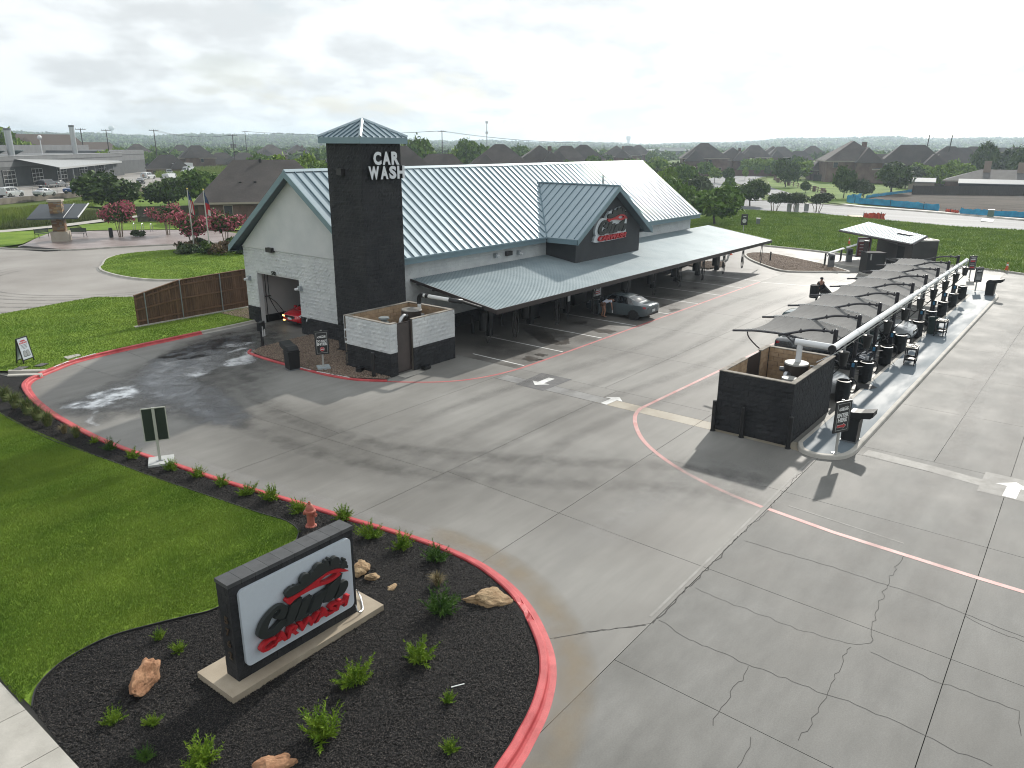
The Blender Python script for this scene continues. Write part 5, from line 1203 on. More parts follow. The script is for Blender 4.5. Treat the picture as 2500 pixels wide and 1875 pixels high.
JL = [((11.25, 23.27), .8, 'green juniper at the near corner of the back-facing sign pad'), ((11.5, 22.1), .75, 'juniper one place nearer the camera than the sign pad juniper'), ((11.65, 20.92), .75, 'juniper second from the sign pad, in the kerb row'), ((11.75, 19.66), .85, 'juniper third from the sign pad, low and wide'), ((12.0, 18.77), 1.0, 'taller juniper with upright sprays in the kerb row'), ((12.05, 17.45), .85, 'juniper directly behind the fire hydrant'),
      ((12.6, 16.1), .9, 'juniper behind the far top corner of the monument sign'), ((12.35, 14.66), 1.0, 'juniper by the kerb beyond the right end of the monument sign'), ((12.45, 13.53), 1.0, 'pale green juniper next along the kerb bend'), ((12.6, 12.39), 1.0, 'round bright juniper at the kerb bend'), ((10.95, 25.28), .75, 'juniper just beyond the back-facing sign pad'), ((10.85, 26.68), .8, 'dark green juniper beyond the sign pad near the wet floor'), ((10.75, 27.74), .55, 'small pale juniper near the grass clumps'),
      ((10.9, 10.66), 1.25, 'largest juniper, with upright fans, left of the flat tan rock'), ((9.42, 9.87), 1.05, 'juniper with dry tips in the open middle of the bed'), ((8.11, 10.37), 1.1, 'spiky juniper in front of the monument sign plinth'), ((6.73, 9.7), 1.25, 'tall pointed juniper near the bottom of the bed'), ((8.89, 8.54), .45, 'little juniper beside the white litter stick'), ((8.01, 7.65), .5, 'sparse little juniper at the bottom by the kerb'), ((5.05, 10.87), 1.1, 'bushy juniper cut by the bottom edge'),
      ((6.39, 14.86), .5, 'small yellowish shrub at the lawn edge left of the monument sign'), ((6.44, 14.1), .5, 'small shrub with few leaves just below the lawn edge'), ((4.55, 13.1), .6, 'small bright shrub below the long red rock'), ((4.98, 12.46), .5, 'small grey green shrub right of the bright one below the rock'), ((4.5, 11.75), .5, 'small dark shrub low by the sidewalk corner')]
for k, (p, s, l) in enumerate(JL):
    shrub('juniper', JM[k % 4] if k not in (9, 11, 13, 24) else JM[4 + k % 3], p[0], p[1], s, l, 'shrub', 'junipers planted in the mulch')
GL_ = [((10.6, 35.5), 1.5, 'pale grass clump farthest along the left kerb'), ((10.5, 34.2), 1.6, 'tall pale grass clump beside the left kerb bend'), ((10.5, 33.0), 1.6, 'broad grass clump, third from the kerb end'), ((10.45, 31.9), 1.5, 'grass clump in the middle of the kerb row'), ((10.45, 30.9), 1.4, 'leaning grass clump before the dry one'), ((10.5, 29.6), 1.0, 'dry brown grass clump in the kerb row'), ((10.6, 28.8), 1.1, 'thin grass clump nearest the first juniper'), ((11.75, 11.55), .95, 'reddish dry grass clump behind the biggest juniper')]
for k, (p, s, l) in enumerate(GL_):
    shrub('grass_clump', TM[3] if k in (5, 7) else TM[k % 3], p[0], p[1], s, l, 'ornamental grass', 'grass clumps along the kerb')
# tall dark juniper and the young tree cut by the left frame edge
def leafcloud(seed, n, size, rad, center, m, shape=None, mi_w=None, flat=0.0):
    """n leaf-clump quads spread through an uneven volume of overlapping lobes"""
    g = np.random.default_rng(seed); lob = []
    nl = max(5, int(9 * (rad[0] + 0.5) ** 0.5))
    for k in range(nl):
        v = g.normal(0, 1, 3); v /= np.linalg.norm(v); v[2] = v[2] * 0.8
        lob.append((v * g.uniform(0.25, 0.68), g.uniform(0.28, 0.5)))
    P = np.empty((n, 3)); w = np.array([l[1] ** 2 for l in lob]); pk = g.choice(nl, n, p=w / w.sum())
    for k in range(nl):
        s = pk == k; c = s.sum(); v = g.normal(0, 1, (c, 3)); v /= np.linalg.norm(v, axis=1)[:, None]
        P[s] = lob[k][0] + v * (lob[k][1] * (0.55 + 0.45 * g.random((c, 1)) ** 0.5))
    P[:, 2] = np.where(P[:, 2] < -0.62, -0.62 + (P[:, 2] + 0.62) * 0.2, P[:, 2])
    P = (P + g.normal(0, 0.075, (n, 3))) * np.array(rad) + np.array(center)
    u = g.normal(0, 1, (n, 3)); u[:, 2] *= (1 - flat); u /= np.linalg.norm(u, axis=1)[:, None]; a = g.normal(0, 1, (n, 3)); v = np.cross(u, a); v /= np.linalg.norm(v, axis=1)[:, None]
    s = (size * (0.55 + g.random((n, 1)) * 0.9)); u = u * s; v = v * s * 0.62
    V = np.stack([P - u, P + v * 0.9, P + u, P - v * 0.9], 1)
    return V.reshape(-1, 3), np.arange(n * 4).reshape(-1, 4)
LEAF = [mat('leaf_mid', (0.042, 0.10, 0.010), 0.7, vscale=0.8, col2=(0.13, 0.21, 0.026), spec=0.25, fine=0.25, fscale=4, lo=0.3, hi=0.7),
        mat('leaf_dark', (0.024, 0.054, 0.011), 0.7, vscale=0.8, col2=(0.085, 0.13, 0.026), spec=0.25, fine=0.25, fscale=4, lo=0.3, hi=0.7),
        mat('leaf_bright', (0.09, 0.165, 0.012), 0.7, vscale=0.5, col2=(0.21, 0.30, 0.032), spec=0.25, fine=0.25, fscale=4, lo=0.3, hi=0.7),
        mat('leaf_grey', (0.045, 0.07, 0.030), 0.75, vscale=0.7, col2=(0.095, 0.12, 0.055), spec=0.25, fine=0.2, fscale=4)]
m_bark = mat('bark', (0.045, 0.035, 0.027), 0.95, vscale=6, col2=(0.10, 0.085, 0.07), bump=0.6, bscale=15)
m_bark_pale = mat('pale_bark', (0.16, 0.12, 0.09), 0.85, vscale=5, col2=(0.24, 0.19, 0.15))
m_blossom = mat('pink_blossom', (0.34, 0.075, 0.105), 0.75, vscale=2.0, col2=(0.46, 0.15, 0.18), spec=0.2)
def mesh_q(name, V, F, mats, mi=None):
    me = np_mesh('', V, F, mats, mi=mi); me.name = name; return me
def crown_mesh(seed, n, size, rad, cz, m):
    return mesh_q('crown', *leafcloud(seed, n, size, rad, (0, 0, cz), m), m)
def trunk_mesh(seed, h, r, spread, m, limbs=5, stems=1):
    g = random.Random(seed); q = MB()
    for s in range(stems):
        a0 = s * 6.283 / max(stems, 1); b = (0.18 * math.cos(a0) * (stems > 1), 0.18 * math.sin(a0) * (stems > 1), -0.1)
        t = (b[0] * 2.2 + g.uniform(-.1, .1), b[1] * 2.2 + g.uniform(-.1, .1), h * 0.5)
        q.tube([b, ((b[0] + t[0]) / 2 + g.uniform(-.06, .06), (b[1] + t[1]) / 2, h * 0.25), t], [r, r * 0.8, r * 0.65], 7)
        for k in range(limbs):
            a = k * 6.283 / limbs + g.uniform(-.4, .4) + s; e = (t[0] + math.cos(a) * spread * g.uniform(.5, .8), t[1] + math.sin(a) * spread * g.uniform(.5, .8), h * g.uniform(0.68, 0.95))
            q.tube([t, ((t[0] * .6 + e[0] * .4), (t[1] * .6 + e[1] * .4), (t[2] * .5 + e[2] * .5) + 0.1), e], [r * 0.5, r * 0.35, r * 0.12], 5)
        if stems == 1: q.tube([t, (t[0] * .8, t[1] * .8, h * 0.8), (t[0] * .5, t[1] * .5, h)], [r * 0.62, r * 0.4, r * 0.12], 6)
    return q.mesh('trunk', m)
def tree(name, crown, trunk, x, y, s, lab, grp=None, z=0.0, cat='tree', sz=None, rz=None):
    t = thing(name, lab, cat, (x, y, z), rnd.uniform(0, 6.28) if rz is None else rz, grp); t.scale = (s, s, sz or s)
    link(bpy.data.objects.new('crown', crown), t); link(bpy.data.objects.new('trunk', trunk), t); return t
tree('juniper_column', crown_mesh(61, 2600, 0.10, (0.55, 0.55, 1.25), 1.15, LEAF[1]), trunk_mesh(3, 1.4, 0.06, 0.2, m_bark), 10.15, 37.2, 1.0, 'tall dark evergreen at the left end of the mulch strip', None, 0.09, 'shrub')
tree('young_tree', crown_mesh(62, 900, 0.11, (0.95, 0.95, 0.9), 2.25, LEAF[0]), trunk_mesh(4, 2.4, 0.05, 0.5, m_bark), 11.95, 46.6, 1.0, 'young green tree at the left edge before the turning circle', None, 0.1)

# ---------------------------------------------------------------- rocks and litter
m_rock = mat('rust_rock', (0.21, 0.10, 0.05), 0.9, vscale=5, col2=(0.36, 0.20, 0.11), fine=0.15, fscale=25, bump=0.7, bscale=14, bdist=0.03)
m_rock2 = mat('tan_rock', (0.23, 0.145, 0.075), 0.9, vscale=4, col2=(0.36, 0.26, 0.15), fine=0.15, fscale=25, bump=0.7, bscale=14, bdist=0.03)
def rock(x, y, dims, rz, m, lab, seed, z=0.08):
    bm = bmesh.new(); bmesh.ops.create_icosphere(bm, subdivisions=4, radius=0.5); g = np.random.default_rng(seed)
    pl_ = [(v / np.linalg.norm(v), g.uniform(0.27, 0.46)) for v in g.normal(0, 1, (15, 3))]; dir_ = g.normal(0, 3.0, (6, 3)); ph = g.random(6) * 6
    for v in bm.verts:
        c = np.array(v.co)
        for n, d in pl_:
            k = c @ n
            if k > d: c = c - n * (k - d) * 0.93
        c = c * (1 + 0.22 * noise.fractal(Vector(c) * 4.5 + Vector((seed, 0, 0)), 1.0, 2.1, 5)); c = c * (1 + 0.03 * sum(math.sin(c @ dd * 2.2 + p) for dd, p in zip(dir_, ph)) / 2)
        v.co = (c[0] * dims[0], c[1] * dims[1], max(c[2], -0.25) * dims[2] + dims[2] * 0.22)
    me = bpy.data.meshes.new('rock'); bm.to_mesh(me); bm.free(); me.materials.append(m)
    o = link(bpy.data.objects.new('rock', me)); o.location = (x, y, z); o.rotation_euler = (0, 0, rz); return tag(o, lab, 'rock', 'landscape rocks in the mulch')
rock(5.45, 13.62, (1.15, 0.52, 0.62), R(43), m_rock, 'long rust red rock lying in the mulch left of the monument sign', 5)
rock(12.02, 10.12, (1.15, 0.72, 0.42), R(-42), m_rock2, 'flat layered tan rock near the kerb bend', 8)
rock(10.95, 13.5, (0.55, 0.48, 0.5), R(20), m_rock2, 'round tan rock just right of the monument sign', 9)
rock(10.95, 13.02, (0.42, 0.3, 0.26), R(-30), m_rock2, 'small tan rock in front of the round one by the monument sign', 12)
rock(11.02, 12.35, (0.4, 0.25, 0.10), R(10), m_rock2, 'nearly buried flat stone before the reddish grass clump', 13)
rock(5.72, 9.75, (0.8, 0.5, 0.4), R(-20), m_rock, 'rust rock cut by the bottom edge of the mulch bed', 14)
lt = MB().box((9.33, 8.68, 0.13), (0.28, 0.02, 0.012), R(-30)).build('litter_stick', m_white); tag(lt, 'thin white stick of litter lying on the mulch', 'litter')

# ---------------------------------------------------------------- sign on posts
m_signblk = mat('sign_black', (0.016, 0.017, 0.018), 0.4)
m_signline = mat('sign_line', (0.42, 0.43, 0.42), 0.5)
m_signwhite = mat('sign_white_print', (0.60, 0.61, 0.60), 0.5)
m_alu = mat('pale_aluminium_post', (0.42, 0.42, 0.40), 0.4, metal=0.4)
m_signredprint = mat('sign_red_print', (0.42, 0.03, 0.035), 0.5)
def post_sign(name, lab, loc, rz, w, z0, z1, kind, pad=None):
    t = thing(name, lab, 'sign', loc, rz)
    if pad: MB().box((0, 0, 0.05), (pad, pad, 0.1)).build('pad', pad_m, t)
    MB().bb((-0.04, 0.03, 0.0), (0.04, 0.09, z1 + 0.03)).build('post', m_alu, t)
    fp = MB().bb((-0.13, -0.06, 0.0), (0.13, 0.18, 0.02) if not pad else (0.13, 0.18, 0.115)); fp.build('foot_plate', m_alu, t)
    b = MB().bb((-w / 2, -0.02, z0), (w / 2, 0.028, z1)).build('board', m_signblk, t)
    h = z1 - z0; zc = (z0 + z1) / 2
    q = MB(); i = 0.065 * w + 0.03
    for a, c in (((-w / 2 + i, z0 + i), (w / 2 - i, z0 + i + 0.012)), ((-w / 2 + i, z1 - i - 0.012), (w / 2 - i, z1 - i)), ((-w / 2 + i, z0 + i + 0.012), (-w / 2 + i + 0.012, z1 - i - 0.012)), ((w / 2 - i - 0.012, z0 + i + 0.012), (w / 2 - i, z1 - i - 0.012))):
        q.bb((a[0], -0.025, a[1]), (c[0], -0.0202, c[1]))
    q.build('border_line', m_signline, b)
    F = lambda z: frame((0, -0.02, z), (1, 0, 0), (0, 0, 1))
    logo(b, F(z1 - 0.24 * h), 0.175 * w / 0.65 * 1.0, 0.004, (m_signwhite, m_signwhite, m_signredprint), 0.003, cloud=False, word=False, smooth=1)
    if kind == 'enter':
        text('ENTER', F(z0 + 0.555 * h), 0.2, m_signwhite, b, fit=(w * 0.74, 0.135 * h), bold=0.011); text('HERE', F(z0 + 0.40 * h), 0.2, m_signwhite, b, fit=(w * 0.60, 0.135 * h), bold=0.011)
        ar = [(-0.30, -0.05), (0.08, -0.05), (0.08, -0.10), (0.27, 0.0), (0.08, 0.10), (0.08, 0.05), (-0.30, 0.05)]
        MB().extr([(x * w * 1.06, y * w * 1.35) for x, y in ar], F(z0 + 0.205 * h), 0.002, 0.005).build('arrow_outline', m_signwhite, b)
        MB().extr([(x * w, y * w * 1.12) for x, y in ar], F(z0 + 0.205 * h), 0.005, 0.008).build('arrow', m_signredprint, b)
    elif kind == 'stop':
        text('DO NOT', F(z0 + 0.575 * h), 0.2, m_signwhite, b, fit=(w * 0.76, 0.10 * h), bold=0.012); text('ENTER', F(z0 + 0.445 * h), 0.2, m_signwhite, b, fit=(w * 0.78, 0.125 * h), bold=0.012)
        c = [(0.155 * w * math.cos(k * 0.2618), 0.155 * w * math.sin(k * 0.2618)) for k in range(24)]
        MB().extr([(x * 1.12, y * 1.12) for x, y in c], F(z0 + 0.225 * h), 0.002, 0.005).build('disc_rim', m_signline, b); MB().extr(c, F(z0 + 0.225 * h), 0.005, 0.008).build('disc', m_signredprint, b)
        MB().bb((-0.115 * w, -0.031, z0 + 0.225 * h - 0.022), (0.115 * w, -0.0285, z0 + 0.225 * h + 0.022)).build('bar', m_signwhite, b)
    elif kind == 'list':
        q = MB()
        for k in range(6): q.bb((-0.3 * w, -0.024, z0 + h * (0.54 - 0.075 * k)), (0.3 * w, -0.0205, z0 + h * (0.57 - 0.075 * k)))
        q.build('small_print', m_signline, b)
    elif kind == 'two':
        q = MB(); r = MB()
        for k, zz_ in enumerate((0.86, 0.76, 0.42, 0.32)): q.bb((-0.28 * w, -0.024, z0 + h * zz_), (0.28 * w, -0.0205, z0 + h * (zz_ + 0.035)))
        for zz_ in (0.58, 0.14): r.bb((-0.3 * w, -0.024, z0 + h * zz_), (0.3 * w, -0.0205, z0 + h * (zz_ + 0.10)))
        q.build('small_print', m_signline, b); r.build('red_band', m_signredprint, b)
    return t
pad_m = mat('grey_sign_pad', (0.27, 0.32, 0.345), 0.7, vscale=3, col2=(0.33, 0.37, 0.39))
post_sign('enter_sign', 'black ENTER HERE sign with a red arrow on the near end of the vacuum island', (26.6, 6.28, 0.14), R(-26), 0.74, 0.82, 1.97, 'enter')
post_sign('do_not_enter_sign', 'black DO NOT ENTER sign with a red disc in the gravel bed', (22.2, 29.12, 0.07), R(-30), 0.66, 0.70, 1.86, 'stop', 0.6)
post_sign('price_sign', 'black board with a white logo at the far end of the vacuum island', (65.63, 7.46, 0.14), R(-38), 0.66, 0.72, 1.85, 'list')
post_sign('lane_sign', 'black board with two red bands on a post near the field kerb', (72.86, 8.89, 0.0), R(-45), 0.66, 0.75, 1.92, 'two')
# the same kind of sign seen from behind
sb = thing('sign_back', 'back of a two panel sign on a pale post at the drive kerb', 'sign', (11.37, 24.2, 0.09), R(-29))
m_cream = mat('cream_post', (0.36, 0.375, 0.33), 0.5)
m_darkgreen = mat('dark_green_panel', (0.010, 0.020, 0.014), 0.5)
MB().box((0.03, -0.02, 0.04), (0.80, 0.78, 0.1)).build('pad', mat('pale_pad', (0.36, 0.37, 0.36), 0.8, vscale=3, col2=(0.44, 0.45, 0.44)), sb)
MB().bb((-0.045, -0.09, 0.08), (0.045, -0.032, 2.0)).build('post', m_cream, sb); MB().bb((-0.1, -0.12, 0.085), (0.1, 0.0, 0.11)).build('foot_plate', m_galvpipe, sb)
for s in (-1, 1): MB().bb((s * 0.05, -0.03, 0.83), (s * 0.355, -0.005, 1.95)).build('panel', m_darkgreen, sb)
fr = MB().bb((-0.385, -0.032, 0.80), (0.385, 0.012, 0.83)).bb((-0.385, -0.032, 1.95), (0.385, 0.012, 1.98)).bb((-0.385, -0.032, 0.83), (-0.355, 0.012, 1.95)).bb((0.355, -0.032, 0.83), (0.385, 0.012, 1.95)); fr.build('frame', m_cream, sb)
MB().bb((-0.37, 0.0, 0.82), (0.37, 0.008, 1.96)).build('sign_face', m_signblk, sb)
# A-frame on the upper lawn
af = thing('sandwich_board', 'white RUBBER FLOOR MATS sandwich board standing on the lawn', 'sign', (13.5, 41.25, 0.12), R(30))
for s in (-1, 1):
    T_ = Matrix.Rotation(R(9 * s), 4, 'X'); T_ = Matrix.Translation((0, s * 0.2, 0)) @ T_
    q = MB()
    for a, c in (((-0.36, -0.02, 0.02), (-0.315, 0.02, 1.28)), ((0.315, -0.02, 0.02), (0.36, 0.02, 1.28)), ((-0.315, -0.02, 1.235), (0.315, 0.02, 1.28)), ((-0.315, -0.02, 0.16), (0.315, 0.02, 0.2))):
        q.box([(i + j) / 2 for i, j in zip(a, c)], [j - i for i, j in zip(a, c)], M=T_)
    f_ = q.build('leaf_frame', m_black, af)
    p_ = MB().box((0, 0, 0.72), (0.63, 0.02, 1.03), M=T_).build('poster', m_whpanel, f_)
    if s < 0:
        F = lambda z, x=0.0: T_ @ frame((x, -0.011, z), (1, 0, 0), (0, 0, 1))
        text('RUBBER', F(1.10), 0.1, m_signredprint, p_ if False else af, fit=(0.32, 0.075), bold=0.006); text('FLOOR MATS', F(1.00), 0.1, m_signredprint, af, fit=(0.48, 0.075), bold=0.006)
        q = MB()
        for k, wd in enumerate((0.44, 0.36, 0.40, 0.24)): q.box((0, -0.014, 0.90 - k * 0.06), (wd, 0.004, 0.018), M=T_)
        q.build('small_print', mat('print_dark', (0.06, 0.07, 0.075), 0.6), af)
        for dx, mr_ in ((-0.09, -1), (0.12, 1)):
            P = [(-0.13, 0.02), (-0.09, -0.11), (0.0, -0.12), (0.1, -0.10), (0.11, 0.02), (0.08, 0.12), (0.06, 0.19), (-0.06, 0.19), (-0.09, 0.12)]
            P = [(x * mr_, y) for x, y in P]
            MB().extr(P, F(0.43, dx), 0.001 + 0.002 * (mr_ < 0), 0.003 + 0.002 * (mr_ < 0)).build('mat_outline', m_signblk, af); MB().extr([(x * 0.86, y * 0.87) for x, y in P], F(0.435, dx), 0.0035 + 0.002 * (mr_ < 0), 0.0045 + 0.002 * (mr_ < 0)).build('mat_drawing', mat('print_grey', (0.28, 0.30, 0.31), 0.6), af)
# covers let into the lawn
m_cover = mat('meter_cover', (0.07, 0.07, 0.072), 0.8, vscale=5, col2=(0.12, 0.115, 0.11))
for (x, y, rz, d, l) in ((13.75, 40.05, 0.5, (0.5, 0.35), 'grey meter box cover in the lawn beside the sandwich board'), (12.85, 40.15, 0.7, (0.62, 0.42), 'dark meter box cover in the lawn near the drain flume')):
    t = thing('meter_cover', l, 'cover', (x, y, 0.12), rz, 'meter covers in the lawn'); MB().box((0, 0, 0.015), (d[0], d[1], 0.05)).build('lid', m_cover, t); MB().box((0, 0, 0.0), (d[0] + 0.06, d[1] + 0.06, 0.05)).build('rim', m_dkcore, t)
struct(MB().prism([(15.0, 40.1), (15.75, 40.35), (15.75, 40.75), (15.05, 40.7)], 0.1, 0.16).build('concrete_pad', m_conc_lt))

# ---------------------------------------------------------------- hooded litter bins, sensor post
m_bin = mat('bin_black', (0.010, 0.011, 0.012), 0.42, spec=0.35, fine=0.05, fscale=30)
def hooded_bin(lab, loc, rz):
    t = thing('hooded_bin', lab, 'litter bin', loc, rz, 'hooded litter bins')
    q = MB(); b, u = 0.26, 0.29
    q.add([(-b, -b, 0.05), (b, -b, 0.05), (b, b, 0.05), (-b, b, 0.05), (-u, -u, 0.92), (u, -u, 0.92), (u, u, 0.92), (-u, u, 0.92)], [(0, 3, 2, 1), (4, 5, 6, 7), (0, 1, 5, 4), (1, 2, 6, 5), (2, 3, 7, 6), (3, 0, 4, 7)])
    bd = q.build('body', m_bin, t); MB().bb((-0.31, -0.31, 0.87), (0.31, 0.31, 0.93)).build('lip', m_bin, bd)
    MB().bb((-0.29, -0.29, 0.0), (0.29, 0.29, 0.05)).build('plinth', m_steelgrey, t)
    prof = [(0.29, 0.93), (0.29, 1.0), (0.22, 1.10), (0.08, 1.17), (-0.05, 1.17), (-0.30, 1.20), (-0.72, 1.30), (-0.72, 1.12), (-0.62, 1.03), (-0.29, 0.97), (-0.29, 0.93)]
    MB().extr(prof, frame((0.27, 0, 0), (0, 1, 0), (0, 0, 1)), -0.54, 0.0).build('hood', m_bin, t)
    return t
hb0 = hooded_bin('black hooded bin beside the do not enter sign', (21.3, 30.35, 0.0), R(168))
hb1 = dup(hb0, (28.25, 6.30, 0.14), 0, 'black hooded bin behind the enter here sign')
dup(hb0, (64.65, 6.45, 0.14), R(-5), 'black hooded bin at the far end of the vacuum island')
sp = thing('sensor_post', 'black sensor box on a post before the tunnel mouth', 'sensor', (22.8, 35.0, 0.0), R(35))
MB().bb((-0.06, -0.06, 0), (0.06, 0.06, 1.0)).build('post', m_black, sp); MB().bb((-0.31, -0.1, 0.98), (0.31, 0.1, 1.42)).build('box', m_bin, sp)
MB().cyl((-0.12, -0.11, 0.65), (-0.12, -0.11, 1.2), 0.03).build('tube', m_white, sp); MB().cyl((0.12, -0.11, 0.62), (0.12, -0.11, 1.0), 0.045).build('tube', m_white, sp); MB().bb((-0.12, -0.12, 0), (0.22, 0.12, 0.03)).build('foot_plate', m_alu, sp)

# ---------------------------------------------------------------- wooden fence with steel posts
m_wood = mat('stained_cedar', (0.085, 0.045, 0.026), 0.85, vscale=1.2, col2=(0.15, 0.085, 0.05), rnd_obj=0.28, stretch=(8, 8, 1), bump=0.3, bscale=40)
m_woodd = mat('dark_weathered_wood', (0.030, 0.024, 0.020), 0.9, vscale=1.0, col2=(0.055, 0.045, 0.037), rnd_obj=0.25, stretch=(8, 8, 1))
m_rail = mat('cedar_rail', (0.13, 0.068, 0.038), 0.85, vscale=1.2, col2=(0.18, 0.10, 0.06))
m_post = mat('galvanised_post', (0.26, 0.28, 0.29), 0.45, metal=0.5)
def wood_fence(lab, x0, x1, y, hfun, m, mrail, posts, pick=0.14, footing=True, cap=True):
    t = thing('wooden_fence', lab, 'fence')
    k = 0; x = x0
    while x < x1 - 0.02:
        h = hfun(x + pick / 2); h2 = hfun(x + pick)
        MB().extr([(x + 0.004, 0.18), (x + pick - 0.004, 0.18), (x + pick - 0.004, h2), (x + 0.004, hfun(x))], frame((0, y, 0), (1, 0, 0), (0, 0, 1)), -0.022, 0.0).build('picket', m, t); x += pick
    for f in (0.12, 0.5, 0.86):
        q = MB(); P = [x0, (x0 + x1) / 2, x1] if len(posts) < 3 else [x0] + list(posts) + [x1]
        for a, b in zip(P[:-1], P[1:]):
            za, zb = 0.18 + f * (hfun(a) - 0.18), 0.18 + f * (hfun(b - 0.001) - 0.18)
            q.extr([(a, za), (b, zb), (b, zb + 0.085), (a, za + 0.085)], frame((0, y - 0.002, 0), (1, 0, 0), (0, 0, 1)), 0.0, 0.045)
        q.build('rail', mrail, t)
    for px in posts: MB().cyl((px, y - 0.075, 0), (px, y - 0.075, hfun(px) - 0.02), 0.035, n=8).sph((px, y - 0.075, hfun(px) - 0.02), 0.04, 8, 4).build('post', m_post, t)
    if cap:
        q = MB(); P = [x0] + list(posts) + [x1]
        for a, b in zip(P[:-1], P[1:]): q.extr([(a, hfun(a)), (b, hfun(b)), (b, hfun(b) + 0.04), (a, hfun(a) + 0.04)], frame((0, y - 0.075, 0), (1, 0, 0), (0, 0, 1)), -0.14, 0.0)
        q.build('cap_rail', mrail, t)
    if footing: MB().bb((x0 - 0.2, y - 0.2, 0.0), (x1, y + 0.1, 0.17)).build('footing', m_conc_lt, t)
    return t
wood_fence('brown cedar fence with steel posts running from the lawn to the car wash', 20.75, 28.4, 44.5, lambda x: 1.95 + 0.55 * min(1, max(0, (x - 20.75) / 2.9)) + 0.02 * (x - 23) * (x > 23), m_wood, m_rail, (21.35, 23.6, 26.3), cap=True)
# ---------------------------------------------------------------- black block enclosure on the vacuum island
be = thing('black_block_enclosure', 'roofless black block enclosure at the near end of the vacuum island', 'enclosure')
bx0, bx1, by0, by1, BZ = 26.55, 31.45, 8.0, 10.85, 2.36
q = MB()
q.bb((bx0 + 0.05, by0 + 0.05, 0), (bx0 + 0.15, by1 - 0.05, BZ - 0.02)); q.bb((bx0 + 0.15, by0 + 0.05, 0), (bx1 - 0.05, by0 + 0.15, BZ - 0.02)); q.bb((bx1 - 0.15, by0 + 0.15, 0), (bx1 - 0.05, by1 - 0.05, BZ - 0.02)); q.bb((bx0 + 0.15, by1 - 0.15, 0), (28.9, by1 - 0.05, BZ - 0.02)); q.bb((30.4, by1 - 0.15, 0), (bx1 - 0.15, by1 - 0.05, BZ - 0.02))
q.build('wall_core', m_mortar, be)
for o, u, wd in (((bx0 + 0.05, by1, 0), (0, -1, 0), by1 - by0), ((bx0, by0 + 0.05, 0), (1, 0, 0), bx1 - bx0), ((bx1 - 0.05, by0, 0), (0, 1, 0), by1 - by0)):
    block_wall('charcoal_block', be, frame(o, u, (0, 0, 1)), wd, BZ, m_dkblock, bh=0.1967, gap=0.007)
block_wall('charcoal_block', be, frame((28.9, by1 - 0.05, 0), (-1, 0, 0), (0, 0, 1)), 28.9 - bx0, BZ, m_dkblock, bh=0.1967)
block_wall('tan_block', be, frame((bx1 - 0.15, by1 - 0.2, 0.39), (0, -1, 0), (0, 0, 1)), by1 - by0 - 0.35, BZ - 0.39, m_tanblock, bh=0.197, d=0.03, rough=0.002, gap=0.012)
block_wall('tan_block', be, frame((bx0 + 0.2, by1 - 0.15, 0.39), (1, 0, 0), (0, 0, 1)), 28.9 - bx0 - 0.2, BZ - 0.39, m_tanblock, bh=0.197, d=0.03, rough=0.002, gap=0.012)
block_wall('tan_block', be, frame((30.4, by1 - 0.15, 0.39), (1, 0, 0), (0, 0, 1)), 0.85, BZ - 0.39, m_tanblock, bh=0.197, d=0.03, rough=0.002, gap=0.012)
q = MB(); q.bb((bx0, by0, BZ), (bx0 + 0.2, by1, BZ + 0.03)); q.bb((bx0 + 0.2, by0, BZ), (bx1, by0 + 0.2, BZ + 0.03)); q.bb((bx1 - 0.2, by0 + 0.2, BZ), (bx1, by1, BZ + 0.03)); q.bb((bx0 + 0.2, by1 - 0.2, BZ), (28.9, by1, BZ + 0.03)); q.bb((30.4, by1 - 0.2, BZ), (bx1 - 0.2, by1, BZ + 0.03))
q.build('wall_top', m_capstone, be)
MB().bb((28.92, by1 - 0.12, 0.05), (30.38, by1 - 0.07, BZ - 0.02)).build('gate', m_brown, be)
for y, l in ((10.82, 'far'), (9.68, 'middle'), (7.92, 'near')):
    bollard(26.34, y, 1.2, 0.085, {'far': 'black bollard at the outer corner of the black enclosure, away from the island', 'middle': 'black bollard in the middle of the black enclosure front', 'near': 'black bollard at the black enclosure corner next to the enter here sign'}[l], 'bollards round the enclosures')
tk2 = thing('vacuum_tank', 'brown vacuum tank with a pale lid inside the black enclosure', 'tank', (30.15, 9.12, 0))
MB().cyl((0, 0, 0.3), (0, 0, 2.14), 0.47, n=24).build('drum', MATS['brown_tank'], tk2, smooth=True); MB().cyl((0, 0, 2.14), (0, 0, 2.20), 0.48, 0.46, n=24).build('lid', mat('pale_lid', (0.27, 0.265, 0.25), 0.5), tk2)
MB().tube(spline([(-0.4, 0.1, 1.7), (-0.6, 0.15, 1.85), (-0.75, 0.17, 1.75), (-0.78, 0.17, 1.2)], 4), 0.09, 8).build('duct_elbow', m_galvpipe, tk2, smooth=True); MB().cyl((-0.2, 0.4, 1.9), (-0.25, 0.58, 1.9), 0.09).build('inlet', m_steelgrey, tk2)
si2 = thing('air_silencer', 'pale mushroom topped silencer in front of the tank in the black enclosure', 'silencer', (29.0, 8.98, 0))
MB().cyl((0, 0, 0.3), (0, 0, 1.62), 0.30, n=18).build('can', mat('tan_grey_can', (0.20, 0.19, 0.165), 0.5), si2); MB().cyl((0, 0, 1.62), (0, 0, 1.78), 0.18, n=12).cyl((0, 0, 1.78), (0, 0, 1.86), 0.30, 0.29, n=18).build('cap', MATS['pale_lid'], si2)
wr = MB().tube([(29.6, 8.12, 2.3), (29.2, 8.3, 2.42)], 0.03, 6); tag(wr.build('wall_bracket', m_galvpipe), 'small metal bracket on the wall top of the black enclosure', 'bracket')

